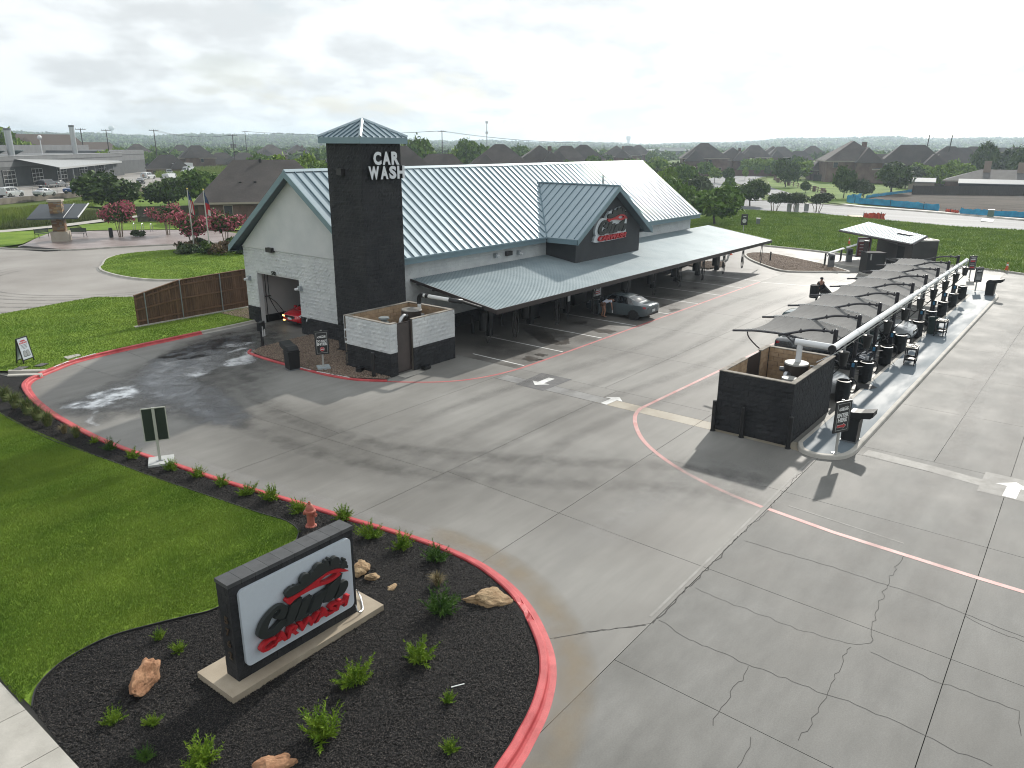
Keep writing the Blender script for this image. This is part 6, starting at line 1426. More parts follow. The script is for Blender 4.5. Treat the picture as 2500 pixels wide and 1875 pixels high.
# ---------------------------------------------------------------- the long white vacuum pipe
PY, PZ, PX1 = 7.84, 2.97, 60.9
vp = thing('vacuum_pipe', 'long shiny white vacuum pipe running over the island bays', 'pipe')
m_wpipe = mat('glossy_white_pipe', (0.66, 0.67, 0.68), 0.18, coat=0.6)
MB().cyl((30.3, 9.12, 2.15), (30.3, 9.12, 2.98), 0.115, n=14).build('riser', m_wpipe, vp, smooth=True)
MB().tube(spline([(30.28, 9.32, 3.0), (30.3, 9.1, 3.0), (30.32, 8.3, 2.99), (30.36, 7.84, 2.98)], 3), 0.135, 14).build('cross_pipe', m_wpipe, vp, smooth=True)
for k in range(9):
    a, b = 30.2 + k * 3.42, 30.2 + (k + 1) * 3.42
    s = MB().cyl((a + 0.004, PY, PZ), (b - 0.004, PY, PZ), 0.135 if k < 4 else 0.115, n=16).build('pipe_length', m_wpipe, vp, smooth=True)
    MB().cyl((b - 0.12, PY, PZ), (b + 0.12, PY, PZ), 0.148, n=16).build('coupling', m_wpipe, s, smooth=True)
MB().cyl((30.1, PY, PZ), (30.2, PY, PZ), 0.15, n=16).build('end_cap', m_dkcore, vp)
cb = MB(); cb.tube([(29.7, 8.25, 2.45), (30.3, PY - 0.1, 2.78), (PX1, PY - 0.1, 2.80)], 0.02, 5); cb.build('hanger_cable', m_galvpipe, vp)

# ---------------------------------------------------------------- shade arches
m_fab = mat('charcoal_shade_cloth', (0.10, 0.10, 0.098), 0.9, vscale=1.0, col2=(0.13, 0.13, 0.127), fine=0.04, fscale=30, stretch=(1, 6, 1))
m_arm = mat('arch_steel', (0.016, 0.015, 0.020), 0.3, coat=0.3)
PX = [33.08 + 3.67 * k for k in range(9)]
PYY, PZT = 8.54, 3.08
RAFT = [(13.05, 2.38), (12.4, 2.47), (11.86, 2.53), (10.71, 2.56), (9.94, 2.47), (9.33, 2.38), (8.75, 2.24)]
ARM = [(8.54, 2.94), (8.8, 2.98), (9.06, 2.97), (9.64, 2.91), (10.23, 2.72), (10.71, 2.56)]
def shade_post():
    t = thing('shade_arch', 'x', 'shade frame', (0, 0, 0), 0, 'shade arches over the island bays')
    MB().cyl((0, PYY, 0), (0, PYY, PZT), 0.095, n=12).sph((0, PYY, PZT), 0.095, 10, 4, 0.5).build('post', m_arm, t, smooth=True)
    MB().tube([(0, y, z) for y, z in spline(ARM, 4)], 0.055, 8).build('arm', m_arm, t, smooth=True)
    MB().tube([(0, y, z) for y, z in spline(RAFT, 4)], 0.05, 8).build('rafter', m_arm, t, smooth=True)
    MB().tube([(0, 10.6, 2.5), (0, 9.9, 2.02), (0, 9.3, 1.82), (0, 8.6, 1.78)], 0.03, 6).tube(spline([(0, 12.36, 2.42), (0, 12.24, 2.14), (0, 11.64, 1.69), (0, 10.8, 1.5)], 3), 0.03, 6).build('brace', m_arm, t)
    for y, z in ((9.03, 2.975), (10.0, 2.80), (8.7, 2.96)): MB().cyl((-0.03, y, z), (0.03, y, z), 0.08, n=8).box((0, y, z + 0.09), (0.03, 0.05, 0.08)).build('clamp', m_arm, t)
    return t
def shade_cloth():
    q = MB(); S = spline(RAFT[1:], 3); n = len(S); K = 9; vs = []
    for i in range(K):
        u = i / (K - 1); sag = 0.16 * 4 * u * (1 - u)
        for j, (y, z) in enumerate(S):
            w_ = j / (n - 1); ed = 0.16 * 4 * u * (1 - u)
            yy = y + (ed if w_ > 0.5 else -ed) * abs(2 * w_ - 1) ** 3
            vs.append((3.67 * u, yy, z + 0.05 - sag * (0.5 + 0.5 * math.sin(math.pi * w_))))
    q.add(vs, [(i * n + j, (i + 1) * n + j, (i + 1) * n + j + 1, i * n + j + 1) for i in range(K - 1) for j in range(n - 1)])
    me = q.mesh('shade_cloth', m_fab, 2)
    l = MB()
    for e in (0, 1):
        for j in range(0, n - 1):
            y, z = S[j]; l.tube([(3.67 * e + (0.14 if e == 0 else -0.14), y, z + 0.05), (3.67 * e, y + 0.06, z + 0.06), (3.67 * e + (0.14 if e == 0 else -0.14), y + 0.13, z + 0.05)], 0.011, 4)
    return me, l.mesh('lacing', m_pvc)
sp0 = shade_post(); cme, lme = shade_cloth()
ORD = ['nearest the black enclosure', 'second from the black enclosure', 'third from the black enclosure', 'fourth from the black enclosure', 'in the middle of the row, fifth from the enclosure', 'sixth from the black enclosure', 'third from the far end of the row', 'last but one toward the pay canopy', 'at the far end toward the pay canopy']
for k, x in enumerate(PX):
    l = 'curved black shade arch and post ' + ORD[k]
    if k == 0: sp0.location = (x, 0, 0); sp0['label'] = l
    else: dup(sp0, (x, 0, 0), 0, l)
    if k < 8:
        o = thing('shade_cloth', 'charcoal shade cloth panel ' + ORD[k], 'shade cloth', (x, 0, 0), 0, 'shade cloths over the island bays')
        link(bpy.data.objects.new('cloth', cme), o); link(bpy.data.objects.new('lacing', lme), o)

# ---------------------------------------------------------------- vacuum bays on the island
m_blueface = mat('blue_meter_face', (0.05, 0.20, 0.36), 0.35)
def meter():
    t = thing('vacuum_meter', 'x', 'vacuum post', (0, 0, 0), 0, 'vacuum posts on the island')
    MB().cyl((0, 0, 0), (0, 0, 0.9), 0.085, n=10).bb((-0.15, -0.15, 0), (0.15, 0.15, 0.02)).build('post', m_arm, t)
    MB().bb((-0.12, -0.11, 0.82), (0.12, 0.11, 1.12)).build('box', m_bin, t); MB().bb((-0.135, -0.05, 0.86), (-0.121, 0.07, 1.06)).build('face', m_blueface, t)
    MB().tube([(0.05, -0.05, 0.5), (0.25, -0.35, 0.5)], 0.02, 5).tube([(0.05, -0.05, 0.85), (0.25, -0.35, 0.85)], 0.02, 5).build('arm', m_arm, t)
    return t
def bin_hose():
    t = thing('trash_drum', 'x', 'trash can', (0, 0, 0.0), 0, 'black trash drums on the island')
    MB().lathe([(0.27, 0.06), (0.29, 0.08), (0.29, 0.93), (0.30, 0.95), (0.30, 0.99), (0.24, 1.0), (0.22, 0.9)], n=18).build('drum', m_bin, t, smooth=True)
    q = MB()
    for k in range(4): q.box((-0.287, -0.06 + 0.0 * k, 0.3 + k * 0.14), (0.012, 0.2, 0.06), 0.0)
    q.build('vent_slot', m_dkcore, t)
    q = MB(); q.tube(spline([(0.2, -0.12, 0.95), (0.3, -0.2, 1.05), (0.36, -0.38, 0.9), (0.36, -0.42, 0.6), (0.32, -0.3, 0.42), (0.3, -0.18, 0.45)], 5), 0.03, 7)
    q.build('hose', m_rubber, t)
    return t
def dropper():
    t = thing('vacuum_cone', 'x', 'vacuum separator', (0, 0, 0), 0, 'hanging vacuum cones under the white pipe')
    MB().lathe([(0.13, 1.88), (0.14, 1.9), (0.205, 2.40), (0.22, 2.42), (0.22, 2.47), (0.1, 2.5)], n=16).build('cone', mat('separator_black', (0.022, 0.021, 0.020), 0.35), t, smooth=True)
    MB().cyl((0, 0, 2.5), (0, 0, 2.86), 0.05, n=8).build('clear_tube', mat('clear_tube', (0.25, 0.26, 0.27), 0.2), t)
    MB().tube([(0, 0.1, 2.3), (0.4, 0.55, 2.3), (0.45, 0.7, 2.3)], 0.02, 5).tube([(0, 0.1, 2.0), (0.4, 0.55, 2.0), (0.45, 0.7, 2.0)], 0.02, 5).build('bracket', m_arm, t)
    MB().tube(spline([(0.1, 0, 1.95), (0.3, 0.3, 1.5), (0.5, 0.9, 0.9), (0.75, 1.3, 1.2), (0.95, 0.7, 1.75)], 5), 0.024, 6).build('hose', m_rubber, t)
    return t
mt0, bn0, dr0 = meter(), bin_hose(), dropper()
mt0_used = bn0_used = dr0_used = False
TL = ['next to the black enclosure', 'at the second bay from the black enclosure', 'at the third bay by the nearer cart', 'at the fourth bay by the silver truck', 'at the fifth bay by the farther cart', 'at the sixth bay', 'at the seventh bay', 'at the eighth bay near the end', 'at the last bay before the price sign']
for k in range(9):
    x = PX[k]
    lab = lambda s: s + ' ' + TL[k]
    def put(src, loc, rz, l, first):
        if first: src.location = loc; src.rotation_euler = (0, 0, rz); src['label'] = l; return src
        return dup(src, loc, rz, l)
    if k > 0: put(mt0, (35.95 + 3.67 * (k - 1), 8.31, 0), 0, lab('short black vacuum post with a blue face'), k == 1)
    o = put(bn0, (33.0 + 3.67 * k if k != 3 else 43.45, 7.93, 0.0), rnd.uniform(-0.2, 0.2), lab('black trash drum with a hose loop'), k == 0)
    if k in (5, 6, 7, 8):
        for ch in list(o.children):
            if ch.name.startswith('hose'): bpy.data.objects.remove(ch)
        o['label'] = lab('plain black trash drum without hose')
    put(dr0, (32.0 + 3.67 * k, PY, 0), 0, lab('black vacuum cone on the white pipe'), k == 0)
gb = thing('green_barrel', 'dark green open barrel standing behind the farther cart', 'barrel', (48.9, 7.35, 0.14))
MB().lathe([(0.27, 0.0), (0.29, 0.02), (0.31, 0.86), (0.325, 0.88), (0.32, 0.92), (0.29, 0.91), (0.27, 0.5)], n=20).build('drum', mat('green_plastic', (0.020, 0.040, 0.036), 0.4), gb, smooth=True)
m_cart = mat('cart_black_plastic', (0.020, 0.020, 0.022), 0.4); m_cartedge = mat('cart_edge', (0.22, 0.21, 0.13), 0.5)
def cart(lab, loc, rz):
    t = thing('utility_cart', lab, 'cart', loc, rz, 'black utility carts on the island deck'); L_, W_ = 0.82, 0.52
    for z, nm in ((0.86, 'top_tray'), (0.30, 'lower_tray')):
        q = MB(); q.bb((-L_ / 2, -W_ / 2, z - 0.05), (L_ / 2, W_ / 2, z - 0.02))
        for a, c in (((-L_ / 2, -W_ / 2), (L_ / 2, -W_ / 2 + 0.03)), ((-L_ / 2, W_ / 2 - 0.03), (L_ / 2, W_ / 2)), ((-L_ / 2, -W_ / 2 + 0.03), (-L_ / 2 + 0.03, W_ / 2 - 0.03)), ((L_ / 2 - 0.03, -W_ / 2 + 0.03), (L_ / 2, W_ / 2 - 0.03))): q.bb((*a, z - 0.02), (*c, z + 0.05))
        o = q.build(nm, m_cart, t)
        e = MB()
        for a, c in (((-L_ / 2, -W_ / 2), (L_ / 2, -W_ / 2 + 0.02)), ((-L_ / 2, W_ / 2 - 0.02), (L_ / 2, W_ / 2)), ((-L_ / 2, -W_ / 2 + 0.02), (-L_ / 2 + 0.02, W_ / 2 - 0.02)), ((L_ / 2 - 0.02, -W_ / 2 + 0.02), (L_ / 2, W_ / 2 - 0.02))): e.bb((*a, z + 0.051), (*c, z + 0.058))
        e.build('tray_edge', m_cartedge, o)
    e = MB(); e.bb((-0.03, -W_ / 2, 0.90), (0.0, W_ / 2, 0.925)); e.bb((-0.25, -W_ / 2, 0.90), (-0.22, W_ / 2, 0.925)); e.build('divider', m_cartedge, t)
    for sx in (-1, 1):
        for sy in (-1, 1):
            MB().bb((sx * L_ / 2 - sx * 0.06, sy * W_ / 2 - sy * 0.06, 0.12), (sx * L_ / 2, sy * W_ / 2, 0.81)).build('leg', m_cart, t)
            MB().cyl((sx * 0.36, sy * 0.22 - 0.02, 0.06), (sx * 0.36, sy * 0.22 + 0.02, 0.06), 0.06, n=10).build('castor', m_rubber, t)
    g = MB()
    for k in range(16): g.box((rnd.uniform(-0.3, 0.3), rnd.uniform(-0.18, 0.18), 0.88 + rnd.uniform(0, 0.05)), (0.16, 0.09, 0.04), rnd.uniform(0, 3))
    g.build('bottles', m_bin, t); return t
cart('black two tray cart nearer the enter here sign on the blue deck', (40.9, 6.88, 0.14), R(4))
cart('black two tray cart beside the dark green barrel', (48.55, 6.88, 0.14), R(-3))
tag(sheet('rubber_mat', [(35.24,7.96),(35.61,7.93),(35.95,7.64),(36.00,7.46),(35.66,7.13),(35.50,7.21),(35.20,7.32),(35.15,7.56),(35.06,7.76)], 0.155, m_rubber), 'crumpled black rubber mat lying on the blue deck edge', 'mat')
# ---------------------------------------------------------------- vehicles
m_tyre = mat('tyre', (0.014, 0.014, 0.015), 0.8); m_rim = mat('alloy_rim', (0.30, 0.30, 0.31), 0.3, metal=0.8); m_rimdk = mat('dark_rim', (0.03, 0.03, 0.032), 0.35, metal=0.5)
m_lens = mat('clear_lens', (0.55, 0.56, 0.58), 0.1); m_tail = mat('red_lens', (0.25, 0.01, 0.015), 0.15); m_plate = mat('plate', (0.6, 0.62, 0.62), 0.5); m_trimdk = mat('black_trim', (0.015, 0.015, 0.016), 0.5)
m_lit = mat('lit_headlamp', (0.8, 0.6, 0.2), 0.3, emit=((1.0, 0.62, 0.15), 6.0))
m_chrome = mat('chrome', (0.6, 0.6, 0.62), 0.12, metal=1.0)
def paint(name, c, r=0.22): return mat(name, c, r, coat=0.8, spec=0.5)
# stations: x, sill, belt, top, half width, half width of roof
SEDAN = [(-2.30, .48, .80, .86, .62, .52), (-2.24, .34, .88, .98, .80, .66), (-1.95, .26, .93, 1.03, .88, .70), (-1.55, .24, .94, 1.08, .90, .66), (-0.80, .22, .93, 1.38, .91, .56), (0.0, .21, .92, 1.44, .91, .57), (0.50, .21, .90, 1.40, .91, .57), (1.30, .22, .88, 1.00, .90, .66), (1.85, .24, .80, .88, .87, .64), (2.18, .30, .68, .76, .78, .58), (2.30, .40, .58, .64, .62, .5)]
SUV = [(-2.45, .50, 1.0, 1.2, .84, .66), (-2.40, .40, 1.12, 1.62, .92, .68), (-2.2, .32, 1.14, 1.80, .98, .70), (-1.2, .30, 1.12, 1.87, 1.0, .72), (0.0, .30, 1.10, 1.88, 1.0, .73), (0.55, .30, 1.08, 1.80, 1.0, .72), (1.20, .31, 1.06, 1.20, .99, .74), (1.9, .33, 1.02, 1.10, .97, .72), (2.35, .40, .92, 1.0, .90, .68), (2.5, .5, .75, .82, .76, .6)]
VAN = [(-2.85, .5, 1.2, 2.0, .92, .78), (-2.8, .38, 1.25, 2.30, .98, .80), (-1.5, .36, 1.25, 2.36, 1.0, .82), (0.4, .36, 1.25, 2.36, 1.0, .82), (1.1, .36, 1.22, 2.22, 1.0, .78), (1.9, .38, 1.15, 1.36, .98, .76), (2.5, .42, .98, 1.08, .92, .7), (2.75, .5, .7, .8, .78, .6)]
TRUCK = [(-2.9, .6, 1.0, 1.06, .94, .86), (-2.85, .52, 1.06, 1.12, .98, .9), (-1.0, .5, 1.08, 1.13, .99, .9), (-0.9, .5, 1.12, 1.84, .99, .70), (0.5, .48, 1.12, 1.88, .99, .72), (0.8, .48, 1.10, 1.82, .99, .71), (1.4, .48, 1.10, 1.24, .98, .78), (2.3, .5, 1.08, 1.15, .96, .78), (2.8, .55, .95, 1.02, .9, .7), (2.9, .6, .8, .9, .8, .6)]
KIND = dict(  # stations, wheel radius, wheel x, side windows (top x0,x1, belt x0,x1), front glass x, rear glass x
 sedan=(SEDAN, .33, 1.36, [((-0.98, -0.12), (-1.35, -0.15)), ((-0.06, 0.42), (-0.09, 0.95))], (0.58, 1.24), (-1.50, -0.88)),
 suv=(SUV, .40, 1.5, [((-2.05, -1.15), (-2.1, -1.15)), ((-1.08, -0.1), (-1.08, -0.1)), ((-0.03, 0.55), (-0.03, 0.98))], (0.62, 1.14), (-2.42, -2.26)),
 van=(VAN, .38, 1.75, [((0.55, 1.1), (0.55, 1.6))], (1.18, 1.84), None),
 truck=(TRUCK, .42, 1.75, [((-0.8, 0.0), (-0.8, 0.0)), ((0.06, 0.75), (0.06, 1.15))], (0.86, 1.34), (-0.985, -0.91)))
def car(kind, lab, loc, rz, pm, cat='car', grp=None, rim=None, lit=False, name='parked_car', hood=None, scale=1.0):
    S, wr, wx, sides, fg, rg = KIND[kind]
    t = thing(name, lab, cat, loc, rz, grp); t.scale = (scale,) * 3
    xs = [s[0] for s in S]
    dense = [tuple(v) for v in spline(S, 4)] if kind != 'truck' else [tuple(a + (b - a) * j / 3 for a, b in zip(S[i], S[i + 1])) for i in range(len(S) - 1) for j in range(3)] + [S[-1]]
    def sec(x):
        for a, b in zip(dense[:-1], dense[1:]):
            if a[0] <= x <= b[0] + 1e-6:
                k = (x - a[0]) / max(b[0] - a[0], 1e-6); return [p + (q - p) * k for p, q in zip(a, b)]
        return dense[-1]
    def pt(x, v, s=1, off=0.0):
        _, zb, ze, zt, hw, hr = sec(x); L_ = [(0, zt), (hr * .55, zt - .004), (hr, zt - .04 * min(1, (zt - ze) * 2)), (hw - .02, ze), (hw + .02, (zb + ze) * .55), (hw - .03, zb + .02), (hw * .8, zb), (0, zb)]
        i = min(int(v), 6); f = v - i; y = L_[i][0] + (L_[i + 1][0] - L_[i][0]) * f; z = L_[i][1] + (L_[i + 1][1] - L_[i][1]) * f
        return (x, s * (y + off * (y > .05)), z + off * (0.9 if v < 2.6 else 0.1))
    q = MB(); V = list(range(8)); full = [(v, 1) for v in V] + [(v, -1) for v in V[-2:0:-1]]
    vs = [pt(d[0], v, s) for d in dense for v, s in full]; n = len(full); m = len(dense)
    q.add(vs, [(i * n + k, i * n + (k + 1) % n, (i + 1) * n + (k + 1) % n, (i + 1) * n + k) for i in range(m - 1) for k in range(n)] + [tuple(range(n - 1, -1, -1)), tuple((m - 1) * n + k for k in range(n))])
    q.build('body', pm, t, smooth=True)
    def patch(name, m_, x0, x1, v0, v1, off=0.006, s=1, tx0=None, tx1=None, nx=4, nv=3, parent=t, cross=False):
        p = MB(); vs = []
        tx0 = x0 if tx0 is None else tx0; tx1 = x1 if tx1 is None else tx1
        rows = [(v, s) for v in np.linspace(v0, v1, nv)] if not cross else [(v, 1) for v in np.linspace(v1, 0, nv)] + [(v, -1) for v in np.linspace(0, v1, nv)[1:]]
        for i, (v, sg_) in enumerate(rows):
            f = (v - v0) / (v1 - v0) if v1 != v0 else 0
            a, b = tx0 + (x0 - tx0) * f, tx1 + (x1 - tx1) * f
            for x in np.linspace(a, b, nx): vs.append(pt(x, v, sg_, off))
        k = len(rows); p.add(vs, [(i * nx + j, i * nx + j + 1, (i + 1) * nx + j + 1, (i + 1) * nx + j) for i in range(k - 1) for j in range(nx - 1)])
        return p.build(name, m_, parent, smooth=True)
    for (ta, tb), (ba, bb) in sides:
        for s in (-1, 1): patch('side_window', m_glass, ba, bb, 2.10, 2.90, 0.007, s, ta, tb)
    patch('windscreen', m_glass, fg[0], fg[1], 0, 1.92, 0.007, cross=True, nx=5)
    if rg: patch('rear_window', m_glass, rg[0], rg[1], 0, 1.85, 0.007, cross=True, nx=5)
    x0, x1 = S[0][0], S[-1][0]
    for s in (-1, 1):
        patch('headlamp', m_lens, x1 - .38, x1 - .05, 2.7 if kind != 'sedan' else 2.55, 3.35, 0.006, s)
        patch('tail_lamp', m_tail, x0 + .02, x0 + .30, 2.95, 3.5 if kind in ('sedan',) else 4.0, 0.006, s)
        MB().box((fg[1] - .12, s * (S[5][4] + .09), S[6][2] + .06), (.12, .16, .11)).build('mirror', pm, t)
        for gx in [sides[-1][0][0] - .03, sides[0][1][0] + .02] if kind != 'van' else [0.45]:
            patch('door_gap', m_trimdk, gx - .006, gx + .006, 3.02, 4.9, 0.003, s, nx=2, nv=5)
    if lit:
        MB().box((x1 - .02, -.62, .62), (.05, .2, .07)).build('headlamp_light', m_lit, t); MB().box((x1 - .02, -.60, .36), (.05, .16, .06)).build('fog_lamp', m_lit, t)
    zc = S[-1][1] + .10
    MB().box((x1 + .004, 0, zc + .12), (.03, .9, .16)).build('grille', m_trimdk, t); MB().box((x1 + .015, 0, zc + .02), (.03, .34, .12)).build('number_plate', m_plate, t)
    MB().box((x0 - .004, 0, S[0][1] + .14), (.03, .34, .14)).build('number_plate', m_plate, t)
    MB().box((x0 + .06, 0, S[0][1] - .06), (.12, 1.3, .12)).build('rear_bumper', m_trimdk, t); MB().box((x1 - .1, 0, S[-1][1] - .08), (.14, 1.25, .1)).build('front_bumper', m_trimdk, t)
    for wxx in (-wx, wx):
        hw = sec(wxx)[4]
        for s in (-1, 1):
            MB().cyl((wxx, s * (hw - .30), wr), (wxx, s * (hw + .006), wr), wr + .05, n=20).build('wheel_arch', m_trimdk, t)
            w_ = MB().cyl((wxx, s * (hw - .2), wr), (wxx, s * (hw + .02), wr), wr, n=20).build('wheel', m_tyre, t)
            r_ = MB(); r_.cyl((wxx, s * (hw + .02), wr), (wxx, s * (hw + .024), wr), wr * .66, n=16)
            r_.build('rim_well', m_trimdk, w_); sp_ = MB()
            for k in range(5):
                a = k * 1.2566; c, d = math.cos(a), math.sin(a)
                sp_.add([(wxx + c * .04 - d * .04, s * (hw + .03), wr + d * .04 + c * .04), (wxx + c * .04 + d * .04, s * (hw + .03), wr + d * .04 - c * .04), (wxx + c * wr * .64 + d * .03, s * (hw + .03), wr + d * wr * .64 - c * .03), (wxx + c * wr * .64 - d * .03, s * (hw + .03), wr + d * wr * .64 + c * .03)], [(0, 1, 2, 3)])
            sp_.lathe([(wr * .62, 0), (wr * .68, 0)], n=16) if False else None
            sp_.build('rim', rim or m_rim, w_)
    return t
P_grey = paint('grey_green_paint', (0.065, 0.083, 0.091)); P_red = paint('red_paint', (0.46, 0.010, 0.022)); P_white = paint('white_car_paint', (0.55, 0.57, 0.58)); P_silver = paint('silver_paint', (0.38, 0.40, 0.41)); P_blue = paint('blue_paint', (0.012, 0.05, 0.17)); P_dark = paint('dark_paint', (0.018, 0.022, 0.028)); P_green = paint('dark_teal_paint', (0.02, 0.05, 0.05))
car('sedan', 'grey sedan nose-in under the hall canopy with a person at its open door', (42.32, 24.25, 0), R(90), P_grey, rim=m_rimdk)
car('sedan', 'red car with lit headlamps coming out of the wash tunnel', (29.0, 37.9, 0), R(180), P_red, lit=True)
car('sedan', 'silver car under the first shade cloth beside the black enclosure', (34.0, 10.35, 0), R(-92), P_silver)
car('truck', 'silver pickup truck nosed toward the blue deck under the shade cloths', (45.7, 10.6, 0), R(-90), P_silver, 'pickup truck')
car('sedan', 'dark car under the second shade cloth', (39.2, 10.6, 0), R(-90), P_dark)
car('suv', 'dark teal vehicle with green tinted glass beside the silver pickup truck', (42.3, 11.3, 0), R(-90), P_green, 'suv')
# open door of the grey sedan
dr_ = [o for o in COL.objects if o.get('label', '').startswith('grey sedan')][0]
od = MB().box((0.75, 1.25, 0.58), (0.06, 0.75, 0.66)).build('open_door', P_grey, dr_); MB().box((0.72, 1.22, 1.12), (0.03, 0.6, 0.38)).build('door_window', m_glass, od)
# left: the parked row on the raised lot
def at_lot(p): return (p[0], p[1], 0.9)
LOT = R(33)
car('suv', 'white suv parked at the retaining wall, first of the row', at_lot((55.75,161.33)), LOT, P_white, 'suv', 'cars parked along the retaining wall')
car('sedan', 'silver car between the white suv and the blue car', at_lot((61.11,160.35)), LOT, P_silver, 'car', 'cars parked along the retaining wall')
car('sedan', 'blue car parked beside the silver one at the retaining wall', at_lot((68.21,164.80)), LOT, P_blue, 'car', 'cars parked along the retaining wall')
car('suv', 'dark suv half hidden behind the big oak left of the bike racks', at_lot((75.45,173.04)), LOT, P_dark, 'suv', 'cars parked along the retaining wall')
YARD = 'vehicles in the yard of the grey workshop'
car('van', 'white van with a black mark on its back doors in the yard', at_lot((102.00,189.46)), R(35), P_white, 'van', YARD)
car('truck', 'white pickup truck behind the nearer white van', at_lot((125.80,234.49)), R(70), P_white, 'pickup truck', YARD)
car('van', 'white panel van with dark lettering at the corner of the workshop', at_lot((135.64,241.02)), R(205), P_white, 'van', YARD)
car('suv', 'white jeep with a round spare wheel against the workshop wall', at_lot((109.45,215.60)), R(35), P_white, 'suv', YARD)
car('sedan', 'dark grey car in front of the white jeep', at_lot((95.45,192.06)), R(60), P_dark, 'car', YARD)
car('suv', 'dark suv inside the shadow of the workshop canopy', at_lot((73.03,188.99)), R(35), P_dark, 'suv', YARD)
car('sedan', 'dark car parked under the workshop canopy', at_lot((75.96,190.83)), R(35), P_dark, 'car', YARD)
car('truck', 'grey pickup far behind, below the utility poles', (199, 252, 0.0), R(-20), P_dark, 'pickup truck', YARD)
car('sedan', 'white car parked on the grass by the brown two storey house', (*(264.09,88.44), 0), R(160), P_white, 'car')
MB().cyl((-2.5, 0, 1.05), (-2.62, 0, 1.05), 0.36, n=16).build('spare_wheel', mat('tan_spare', (0.35, 0.25, 0.2), 0.6), [o for o in COL.objects if o.get('label', '').startswith('white jeep')][0])
for l, body in (('white panel van', 'TOWING'),):
    v = [o for o in COL.objects if o.get('label', '').startswith(l)][0]
    q = MB()
    for s in (-1, 1):
        for k in range(5): q.box((-1.6 + k * 0.45, s * 1.0, 1.15 + 0.06 * (k % 2)), (0.42, 0.03, 0.35 - 0.04 * k))
    q.build('dark_lettering', m_trimdk, v)
v = [o for o in COL.objects if o.get('label', '').startswith('white van')][0]
q = MB(); q.box((-2.86, 0.1, 1.45), (0.02, 0.7, 0.12)).box((-2.86, -0.2, 1.3), (0.02, 0.4, 0.1)); q.build('black_mark', m_trimdk, v)

# ---------------------------------------------------------------- people
def skin_mesh(name, joints, edges, m, sub=1):
    """one continuous surface grown round a skeleton of joints {name: (x, y, z, r)}"""
    ks = list(joints); ix = {k: i for i, k in enumerate(ks)}
    bm = bmesh.new(); lay = bm.verts.layers.skin.verify()
    vs = []
    for i, k in enumerate(ks):
        x, y, z, r = joints[k]; v = bm.verts.new((x, y, z)); v[lay].radius = (r, r); v[lay].use_root = i == 0; vs.append(v)
    for a, b in edges: bm.edges.new((vs[ix[a]], vs[ix[b]]))
    me = bpy.data.meshes.new(name); bm.to_mesh(me); bm.free()
    o = bpy.data.objects.new(name, me); COL.objects.link(o)
    o.modifiers.new('grow', 'SKIN'); s = o.modifiers.new('smooth', 'SUBSURF'); s.levels = sub; s.render_levels = sub
    out = bpy.data.meshes.new_from_object(o.evaluated_get(bpy.context.evaluated_depsgraph_get()))
    bpy.data.objects.remove(o); out.materials.clear(); out.materials.append(m); out.polygons.foreach_set('use_smooth', [True] * len(out.polygons))
    return out
m_skin = mat('skin', (0.30, 0.155, 0.10), 0.55); m_hair = mat('dark_hair', (0.015, 0.011, 0.009), 0.6)
def person(lab, loc, rz, J, E, clothes, hair, head, hands, cap=None):
    t = thing('person', lab, 'person', loc, rz)
    JJ = dict(J); EE = list(E)
    for hn, (w_, d, n_) in hands.items():          # five unequal curled fingers rooted in the palm
        w0 = Vector(JJ[w_][:3]); d = Vector(d).normalized(); sdv = d.cross(Vector(n_)).normalized(); n_ = Vector(n_).normalized()
        JJ[hn + 'p'] = (*(w0 + d * .06), .030); EE.append((w_, hn + 'p'))
        for k, (o_, ln) in enumerate(((-.03, .065), (-.01, .08), (.01, .075), (.03, .06))):
            a = w0 + d * .085 + sdv * o_; b = a + d * ln * .5 - n_ * .01; c = b + d * ln * .35 - n_ * .025
            JJ[f'{hn}{k}a'] = (*a, .0095); JJ[f'{hn}{k}b'] = (*b, .009); JJ[f'{hn}{k}c'] = (*c, .008); EE += [(hn + 'p', f'{hn}{k}a'), (f'{hn}{k}a', f'{hn}{k}b'), (f'{hn}{k}b', f'{hn}{k}c')]
        a = w0 + d * .04 - sdv * .045; b = a + d * .045 - sdv * .015; JJ[hn + 't'] = (*a, .012); JJ[hn + 'u'] = (*b, .010); EE += [(hn + 'p', hn + 't'), (hn + 't', hn + 'u')]
    link(bpy.data.objects.new('body', skin_mesh('body', JJ, EE, m_skin, 2)), t)
    for nm, cj, ce, m_ in clothes: link(bpy.data.objects.new(nm, skin_mesh(nm, cj, ce, m_)), t)
    hc, fd = Vector(head[0]), Vector(head[1]).normalized()
    sd_ = fd.cross(Vector((0, 0, 1))) if abs(fd.z) < .9 else Vector((0, 1, 0)); sd_.normalize(); upv = sd_.cross(fd).normalized()
    q = MB(); q.tube([hc + fd * .09 + upv * .02, hc + fd * .118 - upv * .03], [.010, .016], 6)
    q.build('nose', m_skin, t)
    q = MB()
    for s in (-1, 1): q.sph(hc + fd * .088 + sd_ * .032 * s + upv * .02, .011, 6, 4)
    q.build('eyes', m_hair, t); q = MB()
    for s in (-1, 1): q.sph(hc + sd_ * .078 * s, .022, 6, 4)
    q.build('ears', m_skin, t)
    MB().tube([hc + fd * .092 - upv * .052 + sd_ * .025, hc + fd * .097 - upv * .055, hc + fd * .092 - upv * .052 - sd_ * .025], .006, 5).build('mouth', mat('lips', (0.25, 0.08, 0.06), 0.5), t)
    if hair: link(bpy.data.objects.new('hair', skin_mesh('hair', hair[0], hair[1], m_hair)), t)
    return t
